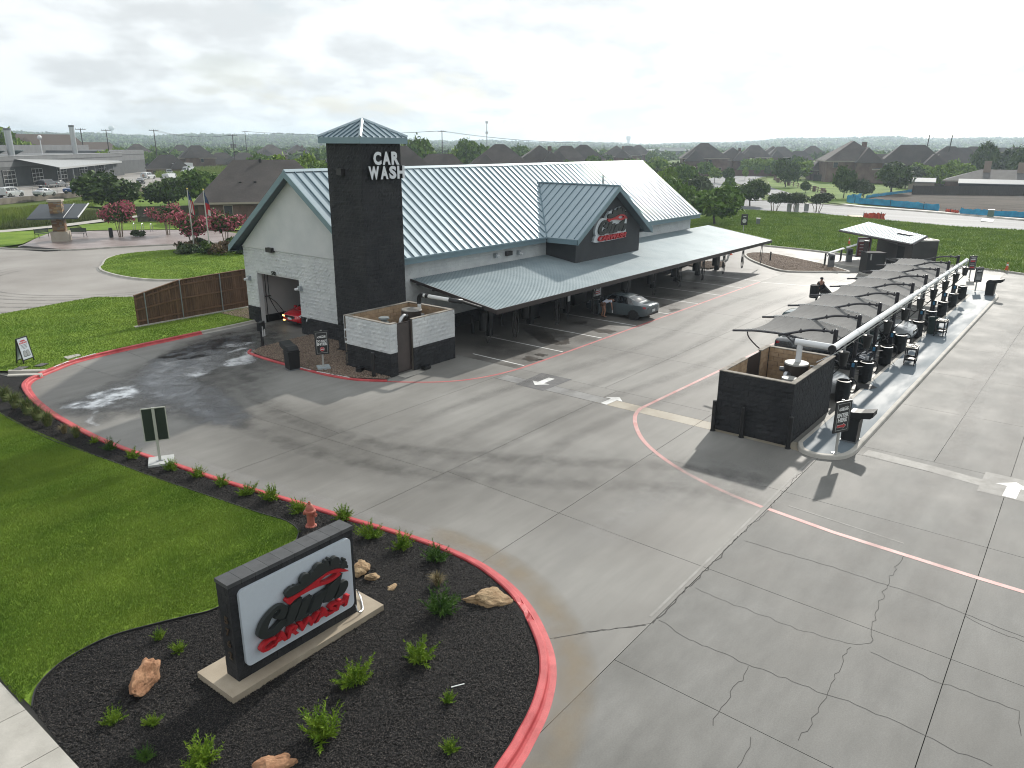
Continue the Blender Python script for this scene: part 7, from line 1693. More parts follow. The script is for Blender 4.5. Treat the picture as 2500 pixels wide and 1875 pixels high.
# bending at the sedan's door: local +x is where the person looks
hz = 0.90
WJ = dict(pel=(-.10, 0, hz, .135), sp=(.08, 0, 1.02, .115), ch=(.30, 0, 1.12, .135), nk=(.46, 0, 1.13, .05), hd=(.56, 0, 1.08, .082), ht=(.64, 0, 1.02, .075),
          hl=(-.10, .09, hz - .05, .105), kl=(-.03, .11, .48, .062), al=(-.12, .12, .09, .040), tl=(.05, .13, .035, .034), hr=(-.10, -.09, hz - .05, .105), kr=(.02, -.11, .48, .062), ar=(-.05, -.13, .09, .040), tr=(.12, -.14, .035, .034),
          sl=(.36, .17, 1.09, .055), el=(.42, .23, .82, .042), wl=(.50, .18, .60, .030), sr=(.36, -.17, 1.09, .055), er=(.40, -.24, .83, .042), wr=(.44, -.24, .58, .030))
WE = [('pel', 'sp'), ('sp', 'ch'), ('ch', 'nk'), ('nk', 'hd'), ('hd', 'ht'), ('pel', 'hl'), ('hl', 'kl'), ('kl', 'al'), ('al', 'tl'), ('pel', 'hr'), ('hr', 'kr'), ('kr', 'ar'), ('ar', 'tr'), ('ch', 'sl'), ('sl', 'el'), ('el', 'wl'), ('ch', 'sr'), ('sr', 'er'), ('er', 'wr')]
sub_ = lambda D, ks, g: {k: (*D[k][:3], D[k][3] + g) for k in ks}
def mid(a, b, f, r): return tuple(p + (q - p) * f for p, q in zip(a[:3], b[:3])) + (r,)
shirt = sub_(WJ, ('sp', 'pel', 'ch', 'sl', 'sr'), .022); shirt['sle'] = mid(WJ['sl'], WJ['el'], .55, .06); shirt['sre'] = mid(WJ['sr'], WJ['er'], .55, .06)
shorts = sub_(WJ, ('pel', 'hl', 'hr'), .018); shorts['pel'] = (*WJ['pel'][:2], hz - .03, .15); shorts['ll'] = mid(WJ['hl'], WJ['kl'], .55, .10); shorts['lr'] = mid(WJ['hr'], WJ['kr'], .55, .10)
wo = person('person in a white t-shirt and brown shorts bending into the grey sedan holding a bottle', (41.0, 24.75, 0.0), R(-38), WJ, WE,
       [('t_shirt', shirt, [('sp', 'pel'), ('sp', 'ch'), ('ch', 'sl'), ('sl', 'sle'), ('ch', 'sr'), ('sr', 'sre')], mat('white_cotton', (0.50, 0.53, 0.62), 0.85)),
        ('shorts', shorts, [('pel', 'hl'), ('hl', 'll'), ('pel', 'hr'), ('hr', 'lr')], mat('brown_cotton', (0.16, 0.075, 0.045), 0.85))],
       (dict(a=(.57, 0, 1.12, .088), b=(.50, 0, 1.13, .07), c=(.48, .0, 1.03, .05), d=(.47, 0, .93, .03)), [('a', 'b'), ('b', 'c'), ('c', 'd')]), ((.60, 0, 1.05), (.6, 0, -.8)),
       dict(L=('wl', (.5, -.2, -1), (-1, 0, 0)), R=('wr', (.25, .1, -1), (-1, 0, 0))))
MB().cyl((.47, -.23, .32), (.46, -.23, .50), .035, n=8).cyl((.46, -.23, .50), (.46, -.23, .57), .016, n=6).build('spray_bottle', m_white, wo)
# worker in black carrying two drums
KJ = dict(pel=(0, 0, .95, .14), sp=(.0, 0, 1.12, .13), ch=(.02, 0, 1.36, .15), nk=(.03, 0, 1.52, .055), hd=(.05, 0, 1.62, .088), ht=(.05, 0, 1.70, .088),
          hl=(0, .10, .90, .10), kl=(.10, .12, .50, .065), al=(.0, .13, .09, .042), tl=(.16, .14, .035, .036), hr=(0, -.10, .90, .10), kr=(-.02, -.12, .48, .065), ar=(-.14, -.13, .09, .042), tr=(.02, -.14, .035, .036),
          sl=(.02, .20, 1.44, .06), el=(-.02, .34, 1.22, .048), wl=(.10, .40, 1.00, .034), sr=(.02, -.20, 1.44, .06), er=(.0, -.34, 1.18, .048), wr=(.10, -.42, .94, .034))
wl_ = mat('black_uniform', (0.010, 0.010, 0.011), 0.8)
jk = sub_(KJ, ('sp', 'pel', 'ch', 'sl', 'sr'), .022); jk['e1'] = mid(KJ['sl'], KJ['el'], .6, .064); jk['e2'] = mid(KJ['sr'], KJ['er'], .6, .064)
tr_ = sub_(KJ, ('pel', 'hl', 'kl', 'al', 'hr', 'kr', 'ar'), .016)
pc = (54.75,15.59)
wk = person('worker in black with a cap carrying a black drum at each side on the lot', (pc[0], pc[1], 0), R(-120), KJ, WE,
       [('shirt', jk, [('sp', 'pel'), ('sp', 'ch'), ('ch', 'sl'), ('sl', 'e1'), ('ch', 'sr'), ('sr', 'e2')], wl_), ('trousers', tr_, [('pel', 'hl'), ('hl', 'kl'), ('kl', 'al'), ('pel', 'hr'), ('hr', 'kr'), ('kr', 'ar')], wl_)],
       (dict(a=(.0, 0, 1.69, .09), b=(-.04, 0, 1.62, .075)), [('a', 'b')]), ((.06, 0, 1.64), (1, 0, -.1)), dict(L=('wl', (.4, .2, -1), (0, -1, 0)), R=('wr', (.3, -.2, -1), (0, 1, 0))))
MB().lathe([(.105, 1.66), (.108, 1.72), (.09, 1.77), (.03, 1.79)], (.045, 0, 0), 12).box((.17, 0, 1.675), (.12, .15, .015)).build('cap', wl_, wk)
for (dx, dy, dz, rx, l) in ((0.16, -0.66, 0.30, 0.0, 'black drum carried upright in the hand of the worker on the lot'), (0.22, 0.62, 0.42, 0.9, 'black drum tilted on its side in the other hand of the worker')):
    o = MB().lathe([(0.25, 0.0), (0.28, 0.03), (0.29, 0.86), (0.30, 0.9), (0.26, 0.9), (0.24, 0.6)], n=18).build('trash_drum', m_bin, None, smooth=True)
    a = R(-120); o.location = (pc[0] + dx * math.cos(a) - dy * math.sin(a), pc[1] + dx * math.sin(a) + dy * math.cos(a), dz + 0.1); o.rotation_euler = (rx, 0, a); tag(o, l, 'trash can', 'drums carried by the worker')

# ---------------------------------------------------------------- pay station
ps = thing('pay_canopy', 'tilted ribbed steel roof on black posts over the pay lane', 'canopy')
ra, rb, rc, rd = Vector((78.4, 21.2, 2.75)), Vector((83.3, 19.85, 3.25)), Vector((73.2, 12.6, 3.25)), Vector((70.6, 13.2, 2.78))
q = MB(); n = 26; vs = []
for i in range(n + 1):
    for o_ in ((0, 0.0), (0.6, 0.0), (0.7, -0.04), (0.95, -0.04)):
        f = min((i + o_[0]) / n, 1.0)
        for a, b in ((ra, rd), (rb, rc)): p = a.lerp(b, f); vs.append((p.x, p.y, p.z + o_[1]))
k = len(vs) // 2; q.add(vs, [(2 * i, 2 * i + 2, 2 * i + 3, 2 * i + 1) for i in range(k - 1)])
q.build('roof_deck', m_galv, ps)
q = MB()
for a, b in ((ra, rb), (rb, rc), (rc, rd), (rd, ra)): q.tube([a + Vector((0, 0, -.09)), b + Vector((0, 0, -.09))], 0.10, 4)
q.build('edge_trim', m_brown, ps)
for x, y in ((71.3, 16.9), (76.5, 17.9)): MB().bb((x - .17, y - .17, 0.1), (x + .17, y + .17, 2.68)).build('column', m_brown, ps)
MB().tube([(71.8, 14.5, 2.55), (80.0, 20.2, 2.62)], 0.09, 4).build('beam', m_brown, ps)
mb = thing('menu_board', 'framed red and white price menu on a post under the pay canopy', 'sign', (74.6, 17.9, 0.12), R(-47))
MB().cyl((0, 0.06, 0), (0, 0.06, 2.4), 0.07, n=8).build('post', m_brown, mb); b_ = MB().bb((-.62, -.05, .75), (.62, .05, 2.45)).build('board', mat('menu_red', (0.10, 0.018, 0.02), 0.4), mb)
q = MB(); q.bb((-.66, -.07, .71), (.66, .0, .78)).bb((-.66, -.07, 2.42), (.66, 0, 2.5)).bb((-.66, -.07, .78), (-.58, 0, 2.42)).bb((.58, -.07, .78), (.66, 0, 2.42)); q.build('frame', m_steelgrey, b_)
q = MB(); q.bb((-.5, -.056, 2.08), (.5, -.051, 2.3))
for k in range(4): q.bb((-.4, -.056, 1.8 - k * .28), (.4, -.051, 1.86 - k * .28))
q.build('print', m_signline, b_)
tl = thing('cargo_trailer', 'black enclosed trailer lettered CLUBCARWASH.COM parked behind the pay canopy', 'trailer', (74.75, 14.4, 0.12), R(-136))
LTR, WTR = 5.3, 2.3
tb_ = MB().bb((-LTR / 2, -WTR / 2, 0.45), (LTR / 2, WTR / 2, 2.75)).build('body', mat('trailer_black', (0.016, 0.017, 0.018), 0.3, coat=0.3, vscale=0.8, col2=(0.030, 0.028, 0.028)), tl)
q = MB(); q.bb((-LTR / 2 - .03, -WTR / 2 - .03, 2.70), (LTR / 2 + .03, -WTR / 2 + .03, 2.80)).bb((-LTR / 2 - .03, WTR / 2 - .03, 2.70), (LTR / 2 + .03, WTR / 2 + .03, 2.80)).bb((-LTR / 2 - .03, -WTR / 2 + .03, 2.7), (-LTR / 2 + .03, WTR / 2 - .03, 2.8)).bb((LTR / 2 - .03, -WTR / 2 + .03, 2.7), (LTR / 2 + .03, WTR / 2 - .03, 2.8)); q.build('edge_rail', m_alu, tl)
MB().bb((-1.0, -.4, 2.76), (1.0, .4, 3.05)).build('roof_unit', m_bin, tl)
text('CLUBCARWASH.COM', frame((-.45, -WTR / 2 - .003, 2.42), (1, 0, 0), (0, 0, 1)), .3, m_signwhite, tl, fit=(3.5, .27), bold=.012)
for dx in (-.5, .5): MB().cyl((dx, -WTR / 2 + .1, .38), (dx, -WTR / 2 - .05, .38), .36, n=16).build('wheel', m_tyre, tl)
MB().bb((-1.1, -WTR / 2 - .1, .72), (1.1, -WTR / 2, .80)).build('mudguard', m_steelgrey, tl); MB().bb((LTR / 2, -.1, .4), (LTR / 2 + .9, .1, .5)).build('drawbar', m_steelgrey, tl); MB().bb((.6, -WTR / 2 - .02, .55), (1.6, -WTR / 2 - .001, 2.1)).build('side_door', m_dkcore, tl)
kx = thing('pay_cabinet', 'tall black cabinet with a pale lamp beside the pay canopy column', 'cabinet', (70.4, 16.0, 0.12), R(-50))
MB().bb((-.8, -.6, 0), (.8, .6, 1.7)).build('cabinet', m_bin, kx); MB().cyl((-.5, -.63, 1.15), (-.5, -.63, 1.65), .06).build('lamp', m_alu, kx); MB().bb((-.82, -.62, 1.7), (.82, .62, 1.76)).build('top', m_dkcore, kx)
for x, y, z, l in ((71.66, 19.74, 0.0, 'grey pay kiosk with a slanted canopy beside the gravel island'), (75.7, 19.3, 0.12, 'grey pay kiosk with a slanted canopy under the pay roof')):
    t = thing('pay_kiosk', l, 'kiosk', (x, y, z), R(-60), 'pay kiosks'); MB().bb((-.24, -.2, 0), (.24, .2, 1.25)).build('cabinet', m_steelgrey, t); MB().bb((-.18, -.21, .7), (.18, -.2, 1.1)).build('screen', m_glass, t)
    MB().extr([(-.3, 1.3), (.95, 1.75), (.95, 1.82), (-.3, 1.37)], frame((0, .3, 0), (1, 0, 0), (0, 0, 1)), 0, .6).build('canopy', m_pvc, t); MB().tube([(-.25, 0, 1.33), (-.42, 0, 1.0)], .04, 6).build('strut', m_steelgrey, t)
bollard(71.98, 20.38, 1.2, .085, 'dark bollard beside the gravel island at the pay lane', 'bollards by the pay station'); bollard(76.3, 20.2, 1.2, .085, 'dark bollard on the pay island near the field', 'bollards by the pay station', .12)
bollard(*(71.74,25.31), .85, .07, 'thin black bollard standing in the gravel island', 'bollards by the pay station', .1)
# cones and small field things
m_cone = mat('cone_orange', (0.55, 0.08, 0.02), 0.6); m_conew = mat('cone_white', (0.65, 0.65, 0.65), 0.5)
def cone(lab, loc):
    t = thing('traffic_cone', lab, 'traffic cone', loc, 0, 'orange traffic cones')
    MB().bb((-.19, -.19, 0), (.19, .19, .035)).build('base', m_cone, t); MB().cyl((0, 0, .03), (0, 0, .72), .14, .03, 14).build('cone', m_cone, t); MB().cyl((0, 0, .42), (0, 0, .56), .086, .067, 14).build('white_band', m_conew, t)
cone('orange cone with a white band on the field kerb at the right edge', (79.3, 7.0, 0.14)); cone('small orange cone standing in the field near the pay canopy', (*(89.92,23.13), 0.1)); cone('red cone at the far end of the hall canopy', (*(74.07,30.22), 0.0))
t = thing('folded_aframe', 'small pale sandwich board beyond the end of the hall canopy', 'sign', (*(70.42,29.00), 0), R(40)); MB().box((0, 0, .45), (.5, .03, .9), M=Matrix.Rotation(R(12), 4, 'X')).build('leaf_board', m_signline, t); MB().box((0, .3, .45), (.5, .03, .9), M=Matrix.Rotation(R(-12), 4, 'X')).build('leaf_board', m_signline, t)
t = thing('round_logo_sign', 'black sign with a pale round emblem behind the hall canopy end', 'sign', (*(94.44,37.11), 0.1), R(-45))
MB().cyl((0, .05, 0), (0, .05, 1.9), .05).build('post', m_alu, t); b_ = MB().bb((-.42, -.03, .85), (.42, .03, 2.2)).build('board', m_signblk, t); MB().extr([(.27 * math.cos(k * .3142), .27 * math.sin(k * .3142)) for k in range(20)], frame((0, -.03, 1.38), (1, 0, 0), (0, 0, 1)), .002, .006).build('emblem', m_signline, b_); MB().bb((-.2, -.036, 1.85), (.2, -.031, 1.98)).build('print', m_signline, b_)
t = thing('field_box', 'small grey utility box standing in the field grass', 'utility box', (*(105.11,39.33), 0.1), 0.4); MB().bb((-.35, -.25, 0), (.35, .25, .8)).build('cabinet', m_steelgrey, t); MB().bb((-.37, -.27, .8), (.37, .27, .86)).build('lid', m_alu, t)
# ---------------------------------------------------------------- background: workshop
m_wk1 = mat('workshop_light_block', (0.115, 0.12, 0.125), 0.8, vscale=0.5, col2=(0.145, 0.15, 0.155)); m_wk2 = mat('workshop_dark_block', (0.050, 0.055, 0.058), 0.8, vscale=0.5, col2=(0.07, 0.075, 0.078)); m_wkroof = mat('workshop_pale_roof', (0.33, 0.34, 0.34), 0.5)
m_shop = mat('dark_interior', (0.010, 0.010, 0.011), 0.8)
wkA = Vector((71.5, 201.2, 0)); wku = Vector((47.6, 47.3, 0)).normalized(); wang = math.atan2(wku.y, wku.x)
ws = thing('workshop', 'long grey block workshop with a canopy and three steel stacks', 'building', (*wkA[:2], 0.6), wang)
def bpart(par, name, m, *boxes):
    q = MB()
    for a, b in boxes: q.bb(a, b)
    return q.build(name, m, par)
bpart(ws, 'wall', m_wk2, ((-70, 0, 0), (66, 26, 4.6))); bpart(ws, 'upper_wall', m_wk1, ((-70, -0.06, 4.6), (66, 26, 6.9)))
bpart(ws, 'parapet_band', mat('workshop_band', (0.03, 0.033, 0.036), 0.7), ((-70, -0.12, 5.75), (66, -0.06, 5.95)), ((66.2, 3.9, 6.1), (98, 3.96, 6.3)))
bpart(ws, 'parapet_cap', m_wkroof, ((-70.1, -0.16, 6.9), (66.1, 0.4, 7.0))); bpart(ws, 'rear_parapet', m_wk1, ((-70, 22, 6.9), (98, 26, 9.2)))
bpart(ws, 'end_block', m_wk2, ((66, 4, 0), (98, 26, 4.4))); bpart(ws, 'end_block_upper', m_wk1, ((66, 3.96, 4.4), (98, 26, 7.6)))
for k in range(8):
    x = -46 + k * 13.2
    d = bpart(ws, 'roller_door', m_shop, ((x, -0.10, 0.0), (x + 5.4, -0.02, 4.0)))
    bpart(d, 'door_bars', m_galvpipe, *[((x, -0.16, z), (x + 5.4, -0.101, z + 0.12)) for z in (1.0, 1.9, 2.8, 3.8)], *[((x + j, -0.2, 0), (x + j + .12, -0.161, 4)) for j in (0, 1.75, 3.5, 5.28)])
q = MB(); q.add([(0, -0.1, 6.3), (62, -0.1, 4.75), (62, -1.2, 4.5), (0, -9.5, 4.45)], [(0, 3, 2, 1)]).add([(0, -9.5, 4.45), (62, -1.2, 4.5), (62, -1.2, 4.1), (0, -9.5, 4.0)], [(0, 3, 2, 1)]); q.build('porch_roof', m_wkroof, ws)
for k in range(6): bpart(ws, 'porch_post', m_steelgrey, ((1 + k * 10, -9.1 + k * 1.33, 0), (1.25 + k * 10, -8.85 + k * 1.33, 4.2)))
for u, d, h, r in ((30, 222, 16.6, .75), (68, 224, 12.6, .75), (201, 252, 14.0, .65)):
    a_ = math.radians(38.15) - math.atan((u - 1106) / 1637); dv = Vector((d * math.cos(a_), d * math.sin(a_), 0)) - wkA; x, y = dv @ wku, dv @ Vector((-wku.y, wku.x, 0))
    o = MB().cyl((x, y, 5), (x, y, h), r, n=14).build('stack', m_galvpipe, ws, smooth=True); MB().cyl((x, y, h), (x, y, h + .5), r * 1.1, n=14).build('stack_cap', m_steelgrey, o)
for x in (9, 18): MB().lathe([(0.1, 0), (1.9, 0.9), (1.9, 1.0), (0.3, 0.3)], (x, 8, 7.0), 16).build('roof_vent', mat('vent_green', (0.10, 0.15, 0.15), .5), ws)
MB().cyl((32, 8, 6.9), (32, 8, 11), .12).sph((32, 8, 11.2), .6, 8, 5).build('roof_lamp', m_white, ws)
rw = thing('retaining_wall', 'low stained concrete retaining wall below the row of parked cars', 'wall')
W_ = [(25, 138.5), (54.0, 158.4), (73.96, 170.8), (95, 180.8), (120, 192)]
s_ = sweep(W_, [(-.15, -.1), (-.15, .95), (.15, .95), (.15, -.1)]); s_.build('wall', mat('stained_wall', (.13, .11, .09), .9, vscale=.6, col2=(.22, .19, .16)), rw)
cf_ = thing('chain_link_fence', 'thin chain link fence with steel posts on top of the retaining wall', 'fence')
for a, b in zip(W_[:-1], W_[1:]):
    n = int(math.dist(a, b) / 3)
    for k in range(n): x, y = a[0] + (b[0] - a[0]) * k / n, a[1] + (b[1] - a[1]) * k / n; MB().cyl((x, y, .9), (x, y, 2.7), .035, n=5).build('post', m_galvpipe, cf_)
q = MB()
for z in (1.0, 2.65): q.tube([(x, y, z) for x, y in W_], .025, 4)
q.build('rail', m_galvpipe, cf_)

# ---------------------------------------------------------------- plaza furniture
m_stone = [mat('ledge_stone_%s' % k, c, .9, rnd_obj=.2) for k, c in (('tan', (.28, .19, .10)), ('rust', (.18, .10, .055)), ('grey', (.22, .19, .155)))]; m_lime = mat('pale_limestone', (.36, .32, .26), .9, vscale=1.5, col2=(.42, .38, .32))
pv = thing('stone_pavilion', 'stone pillar shelter with a tilted dark metal roof on the plaza', 'shelter', (36.2, 92.6, 0.02), R(-33))
MB().bb((-.85, -.85, 0), (.85, .85, 1.05)).build('base', m_lime, pv); MB().bb((-.58, -.58, 1.05), (.58, .58, 4.3)).build('pillar_core', m_stone[1], pv); MB().bb((-.72, -.72, 4.3), (.72, .72, 4.52)).build('cap', m_lime, pv)
for f in range(4):
    M_ = frame(*[((-.58, -.58, 1.05), (1, 0, 0), (0, 0, 1)), ((.58, -.58, 1.05), (0, 1, 0), (0, 0, 1)), ((.58, .58, 1.05), (-1, 0, 0), (0, 0, 1)), ((-.58, .58, 1.05), (0, -1, 0), (0, 0, 1))][f]); z = 0
    while z < 3.2:
        h = rnd.uniform(.09, .19); x = 0
        while x < 1.14:
            w_ = min(rnd.uniform(.22, .5), 1.16 - x); k_ = rnd.randrange(3)
            o = MB().extr([(x + .01, z + .008), (x + w_ - .01, z + .008), (x + w_ - .01, z + h - .008), (x + .01, z + h - .008)], M_, 0, rnd.uniform(.02, .06)).build('stone', m_stone[k_], pv); x += w_
        z += h
q = MB(); A_, B_, C_, D_ = (-2.6, -2.0, 2.65), (2.3, -2.0, 2.65), (2.8, 2.4, 3.85), (-2.1, 2.4, 3.85)
for dz in (0, -.14): q.add([(p[0], p[1], p[2] + dz) for p in (A_, B_, C_, D_)], [(0, 1, 2, 3)] if dz == 0 else [(3, 2, 1, 0)])
q.add([(*p[:2], p[2] + d) for d in (0, -.14) for p in (A_, B_, C_, D_)], [(i, i + 4, (i + 1) % 4 + 4, (i + 1) % 4) for i in range(4)]); q.build('roof', mat('dark_metal_roof', (.055, .065, .075), .45, metal=.4), pv)
MB().tube([(.9, -2.02, 2.68), (1.35, 2.42, 3.88)], .05, 4).tube([B_, C_], .10, 4).build('roof_trim', m_steelgrey, pv)
def bench(p, rz, l):
    t = thing('park_bench', l, 'bench', (*p, .02), rz, 'green metal benches on the plaza'); m = mat('bench_green', (.03, .045, .04), .5)
    for k in range(4): MB().bb((-.95, -.3 + k * .14, .43), (.95, -.19 + k * .14, .46)).build('slat', m, t)
    for k in range(4): MB().bb((-.95, .28, .52 + k * .12), (.95, .31, .62 + k * .12)).build('slat', m, t)
    for s in (-.9, .9): MB().tube([(s, -.32, 0), (s, -.28, .43), (s, .26, .43), (s, .32, 1.0)], .03, 5).tube([(s, .26, .43), (s, .34, 0)], .03, 5).build('leg', m_black, t)
bench((39.0, 95.2), R(-52), 'green bench right of the stone pillar shelter'); bench((36.3, 97.6), R(20), 'green bench mostly hidden behind the stone pillar shelter')
pb = thing('litter_post', 'dark slim litter bin at the left of the first crape myrtle', 'litter bin', (41.2, 91.6, .02)); MB().cyl((0, 0, 0), (0, 0, 1.0), .22, n=12).build('drum', m_bin, pb); MB().cyl((0, 0, 1.0), (0, 0, 1.1), .24, .16, n=12).build('lid', m_bin, pb)
for k, (x, y) in enumerate(((46.12, 96.0), (46.6, 94.9), (47.2, 93.9))):
    t = thing('bike_rack', ['bike hoop nearest the first crape myrtle', 'middle bike hoop of the three on the plaza edge', 'bike hoop farthest from the first crape myrtle'][k], 'bike rack', (x, y, .02), R(40), 'bike hoops'); MB().tube([(-.3, 0, 0), (-.3, 0, .7)] + [(.3 * math.cos(a), 0, .7 + .3 * math.sin(a)) for a in np.linspace(math.pi, 0, 9)] + [(.3, 0, 0)], .035, 6).build('hoop', m_galvpipe, t)
def flag(p, l, cols, kind):
    t = thing('flagpole', l, 'flagpole', (*p, .1)); MB().cyl((0, 0, 0), (0, 0, 6.1), .07, .045, 10).build('pole', mat('pale_pole', (.45, .45, .44), .35, metal=.3), t, smooth=True); MB().sph((0, 0, 6.15), .09, 10, 6).build('ball', mat('gold_ball', (.5, .4, .1), .3, metal=.8), t)
    q = MB(); n, m = 13, 8; V = []
    for i in range(n):
        for j in range(m):
            a = i / (n - 1); b = j / (m - 1); w_ = .10 + .62 * math.sin(a * 2.2) ** .8 * b if a > 0 else .02; V.append((.05 + (.45 * b) * math.sin(min(a * 2.4, 1.5)) * .9, .10 * math.sin(b * 9 + a * 2), 5.95 - 2.0 * a - .35 * b * a))
    F = []; 
    for i in range(n - 1):
        for j in range(m - 1):
            F.append((i * m + j, (i + 1) * m + j, (i + 1) * m + j + 1, i * m + j + 1))
            q.mi.append((0 if i < 5 else 1 + (j % 2)) if kind == 'us' else (0 if i < 6 else (1 if j < 4 or i < 9 else 2)))
    mi = q.mi; q.mi = []; q.add(V, F); q.mi = mi; q.build('flag', cols, t, smooth=2)
fb, fr_, fw = mat('flag_blue', (.03, .06, .16), .8), mat('flag_red', (.42, .02, .035), .8), mat('flag_white', (.6, .6, .6), .8)
flag((40.6, 69.75), 'flagpole with a drooping blue, red and white flag, nearer the building', [fb, fr_, fw], 'tx'); flag((40.29, 72.1), 'flagpole with a drooping striped flag behind the nearer pole', [fb, fr_, fw], 'us')
# crape myrtles
def crape(seed, rx, rz_, cz, n):
    V, F = leafcloud(seed, n, .17, (rx, rx, rz_), (0, 0, cz), None); g = np.random.default_rng(seed + 1); C = V.reshape(-1, 4, 3).mean(1); e = np.linalg.norm((C - [0, 0, cz]) / [rx, rx, rz_], axis=1); up = (C[:, 2] - cz) / rz_
    pb_ = np.clip((e - .42) * 1.9 + up * .28, .03, .85); return mesh_q('crown', V, F, [LEAF[1], m_blossom], (g.random(len(F)) < pb_).astype(int))
cm = [crape(70 + k, 2.35, 1.55, 2.8, 3000) for k in range(2)]; ct_ = [trunk_mesh(80 + k, 3.2, .05, 1.3, m_bark_pale, 3, 5) for k in range(2)]
for k, (p, s, l) in enumerate((((42.2, 91.4), 1.0, 'pink crape myrtle alone beside the bike hoops'), ((46.8, 89.2), .95, 'pink crape myrtle behind the others near the dark fence'), ((41.2, 73.7), .95, 'pink crape myrtle left of the flagpoles in the shrub bed'), ((45.2, 74.3), 1.0, 'pink crape myrtle right of the flagpoles in the shrub bed'))):
    tree('crape_myrtle', cm[k % 2], ct_[k % 2], *p, s, l, 'crape myrtles')
bm_ = [mesh_q('foliage', *leafcloud(90 + k, 700, .13, (1.0, 1.0, .5), (0, 0, .45), None), [LEAF[3], LEAF[1], mat('leaf_rusty', (.07, .045, .022), .8, vscale=.8, col2=(.13, .085, .04))][k]) for k in range(3)]
for k, (x, y) in enumerate(((39.2, 71.5), (40.1, 69.6), (41.2, 68.4), (42.6, 67.4), (41.5, 71.6), (43, 70.4), (44.6, 68.6), (44.2, 72.2), (46, 71.4), (47.5, 69.5), (42.2, 74.2), (40, 72.8))):
    o = tag(link(bpy.data.objects.new('bed_shrub', bm_[k % 3])), ['grey green', 'dark green', 'rusty'][k % 3] + ' low shrub in the bed round the flagpoles', 'shrub', 'shrubs in the flagpole bed'); o.location = (x, y, .1); s = rnd.uniform(1.1, 1.5); o.scale = (s, s, s); o.rotation_euler.z = rnd.uniform(0, 6)
o = tag(link(bpy.data.objects.new('bed_shrub', bm_[0])), 'small shrub at the foot of the crape myrtle by the bike hoops', 'shrub', 'shrubs in the flagpole bed'); o.location = (43.6, 90.2, .02)

# ---------------------------------------------------------------- trees
CR = [crown_mesh(100 + k, n, sz, (1, 1, .72), 0, LEAF[li]) for k, (n, sz, li) in enumerate(((3200, .085, 0), (3200, .085, 1), (2600, .095, 2), (2600, .09, 3), (900, .15, 0), (900, .15, 1), (900, .15, 2), (700, .16, 0)))]
TR = trunk_mesh(110, 1.0, .05, .35, m_bark); TRM = trunk_mesh(111, 1.0, .03, .5, m_bark_pale, 3, 5)
def ptree(kind, p, wd, h, lab, grp=None, base=.25, z=0.0, tr=None, name='tree'):
    """crown of width wd filling base..1 of the height h"""
    t = thing(name, lab, 'tree', (*p, z), rnd.uniform(0, 6.28), grp)
    c = link(bpy.data.objects.new('crown', CR[kind]), t); ch = h * (1 - base) / 2; c.scale = (wd / 2 * .98, wd / 2 * .98, ch / .68); c.location = (0, 0, h * base + ch * .97); c.rotation_euler.z = rnd.uniform(0, 6)
    k = link(bpy.data.objects.new('trunk', tr or TR), t); k.scale = (wd * .42, wd * .42, h * .8); return t
OK_ = 'oaks behind the plaza'
ptree(1, (58.9, 129.5), 11.5, 6.2, 'big dark oak directly behind the first crape myrtle', OK_, .05, name='oak_tree'); ptree(1, (66.2, 125.3), 8.0, 5.2, 'smaller dark oak between the two big ones', OK_, .05, name='oak_tree'); ptree(0, (73.0, 125), 10.5, 6.9, 'big dark oak against the brown hipped roof', OK_, .05, name='oak_tree')
EN = 'trees beyond the far end of the hall'
for k, p, wd, h, l in ((0, (100.78,43.66), 9.2, 5.8, 'broad round tree standing at the far end of the hall canopy'), (0, (105.7,52.4), 6.0, 6.6, 'green tree just over the far end of the steel roof'), (2, (133.4,68.6), 6.5, 7.2, 'bright tree beyond the far gable of the roof'), (3, (137.8,64.2), 7.0, 5.6, 'grey green tree between the roof and the curved road'), (3, (155.0,81.3), 8, 6.4, 'dark bushy tree beyond the ridge end of the roof'), (1, (138.30,53.55), 7.0, 4.8, 'dark oak beside the street crossing'), (0, (171.2,82.3), 7.5, 7.0, 'tree at the bend before the curved road'), (3, (187.9,93.7), 9, 7.0, 'tree farther along behind the roof end')):
    ptree(k, p, wd, h, l, EN, .08)
ML = 'multi stemmed trees by the street'
for p, l in (((128.6, 45.6), 'multi stemmed grey tree at the street, left of the pale boxes'), ((129.6, 42.8), 'multi stemmed grey tree right behind the pale boxes'), ((132.7, 39.9), 'multi stemmed grey tree right of the pale boxes')): ptree(3, p, 4.6, 3.5, l, ML, .30, 0, TRM)
ST = 'street trees beyond the road'
for k, p, wd, h, l in ((1, (210, 72), 8.0, 7.4, 'dark street tree before the big brown house'), (1, (188.2, 59.7), 3.2, 2.6, 'small conical tree on the green verge'), (1, (173.3, 47), 5.6, 6.6, 'conical dark tree at the left of the blue silt fence'), (3, (174.5, 43.4), 4.6, 4.4, 'short bushy tree touching the conical dark one'), (1, (197.5, 43.0), 11.0, 7.2, 'broad dark round tree behind the blue silt fence'), (2, (233.9,44.2), 9, 7.0, 'bright green bushy tree behind the leaning poles'), (2, (241.6,40.5), 10, 7.0, 'bright clump of green left of the ranch house'), (2, (247.3,37.0), 10, 7.6, 'bright green tree just left of the tall dark trees'), (1, (259.8,33.7), 10, 12.0, 'tall dark tree behind the ranch house chimneys'), (3, (268.3,29.9), 12, 11.6, 'tall grey green tree behind the ranch roof'), (1, (253.9,23.7), 11, 11.2, 'tall dark tree at the right edge of the view'), (3, (227.3,46.4), 8, 6.2, 'grey bush behind the dark yard fence'), (0, (282.9,99.7), 9, 6.4, 'round tree at the brick fence left of the big brown house')):
    ptree(k, p, wd, h, l, ST, .06)
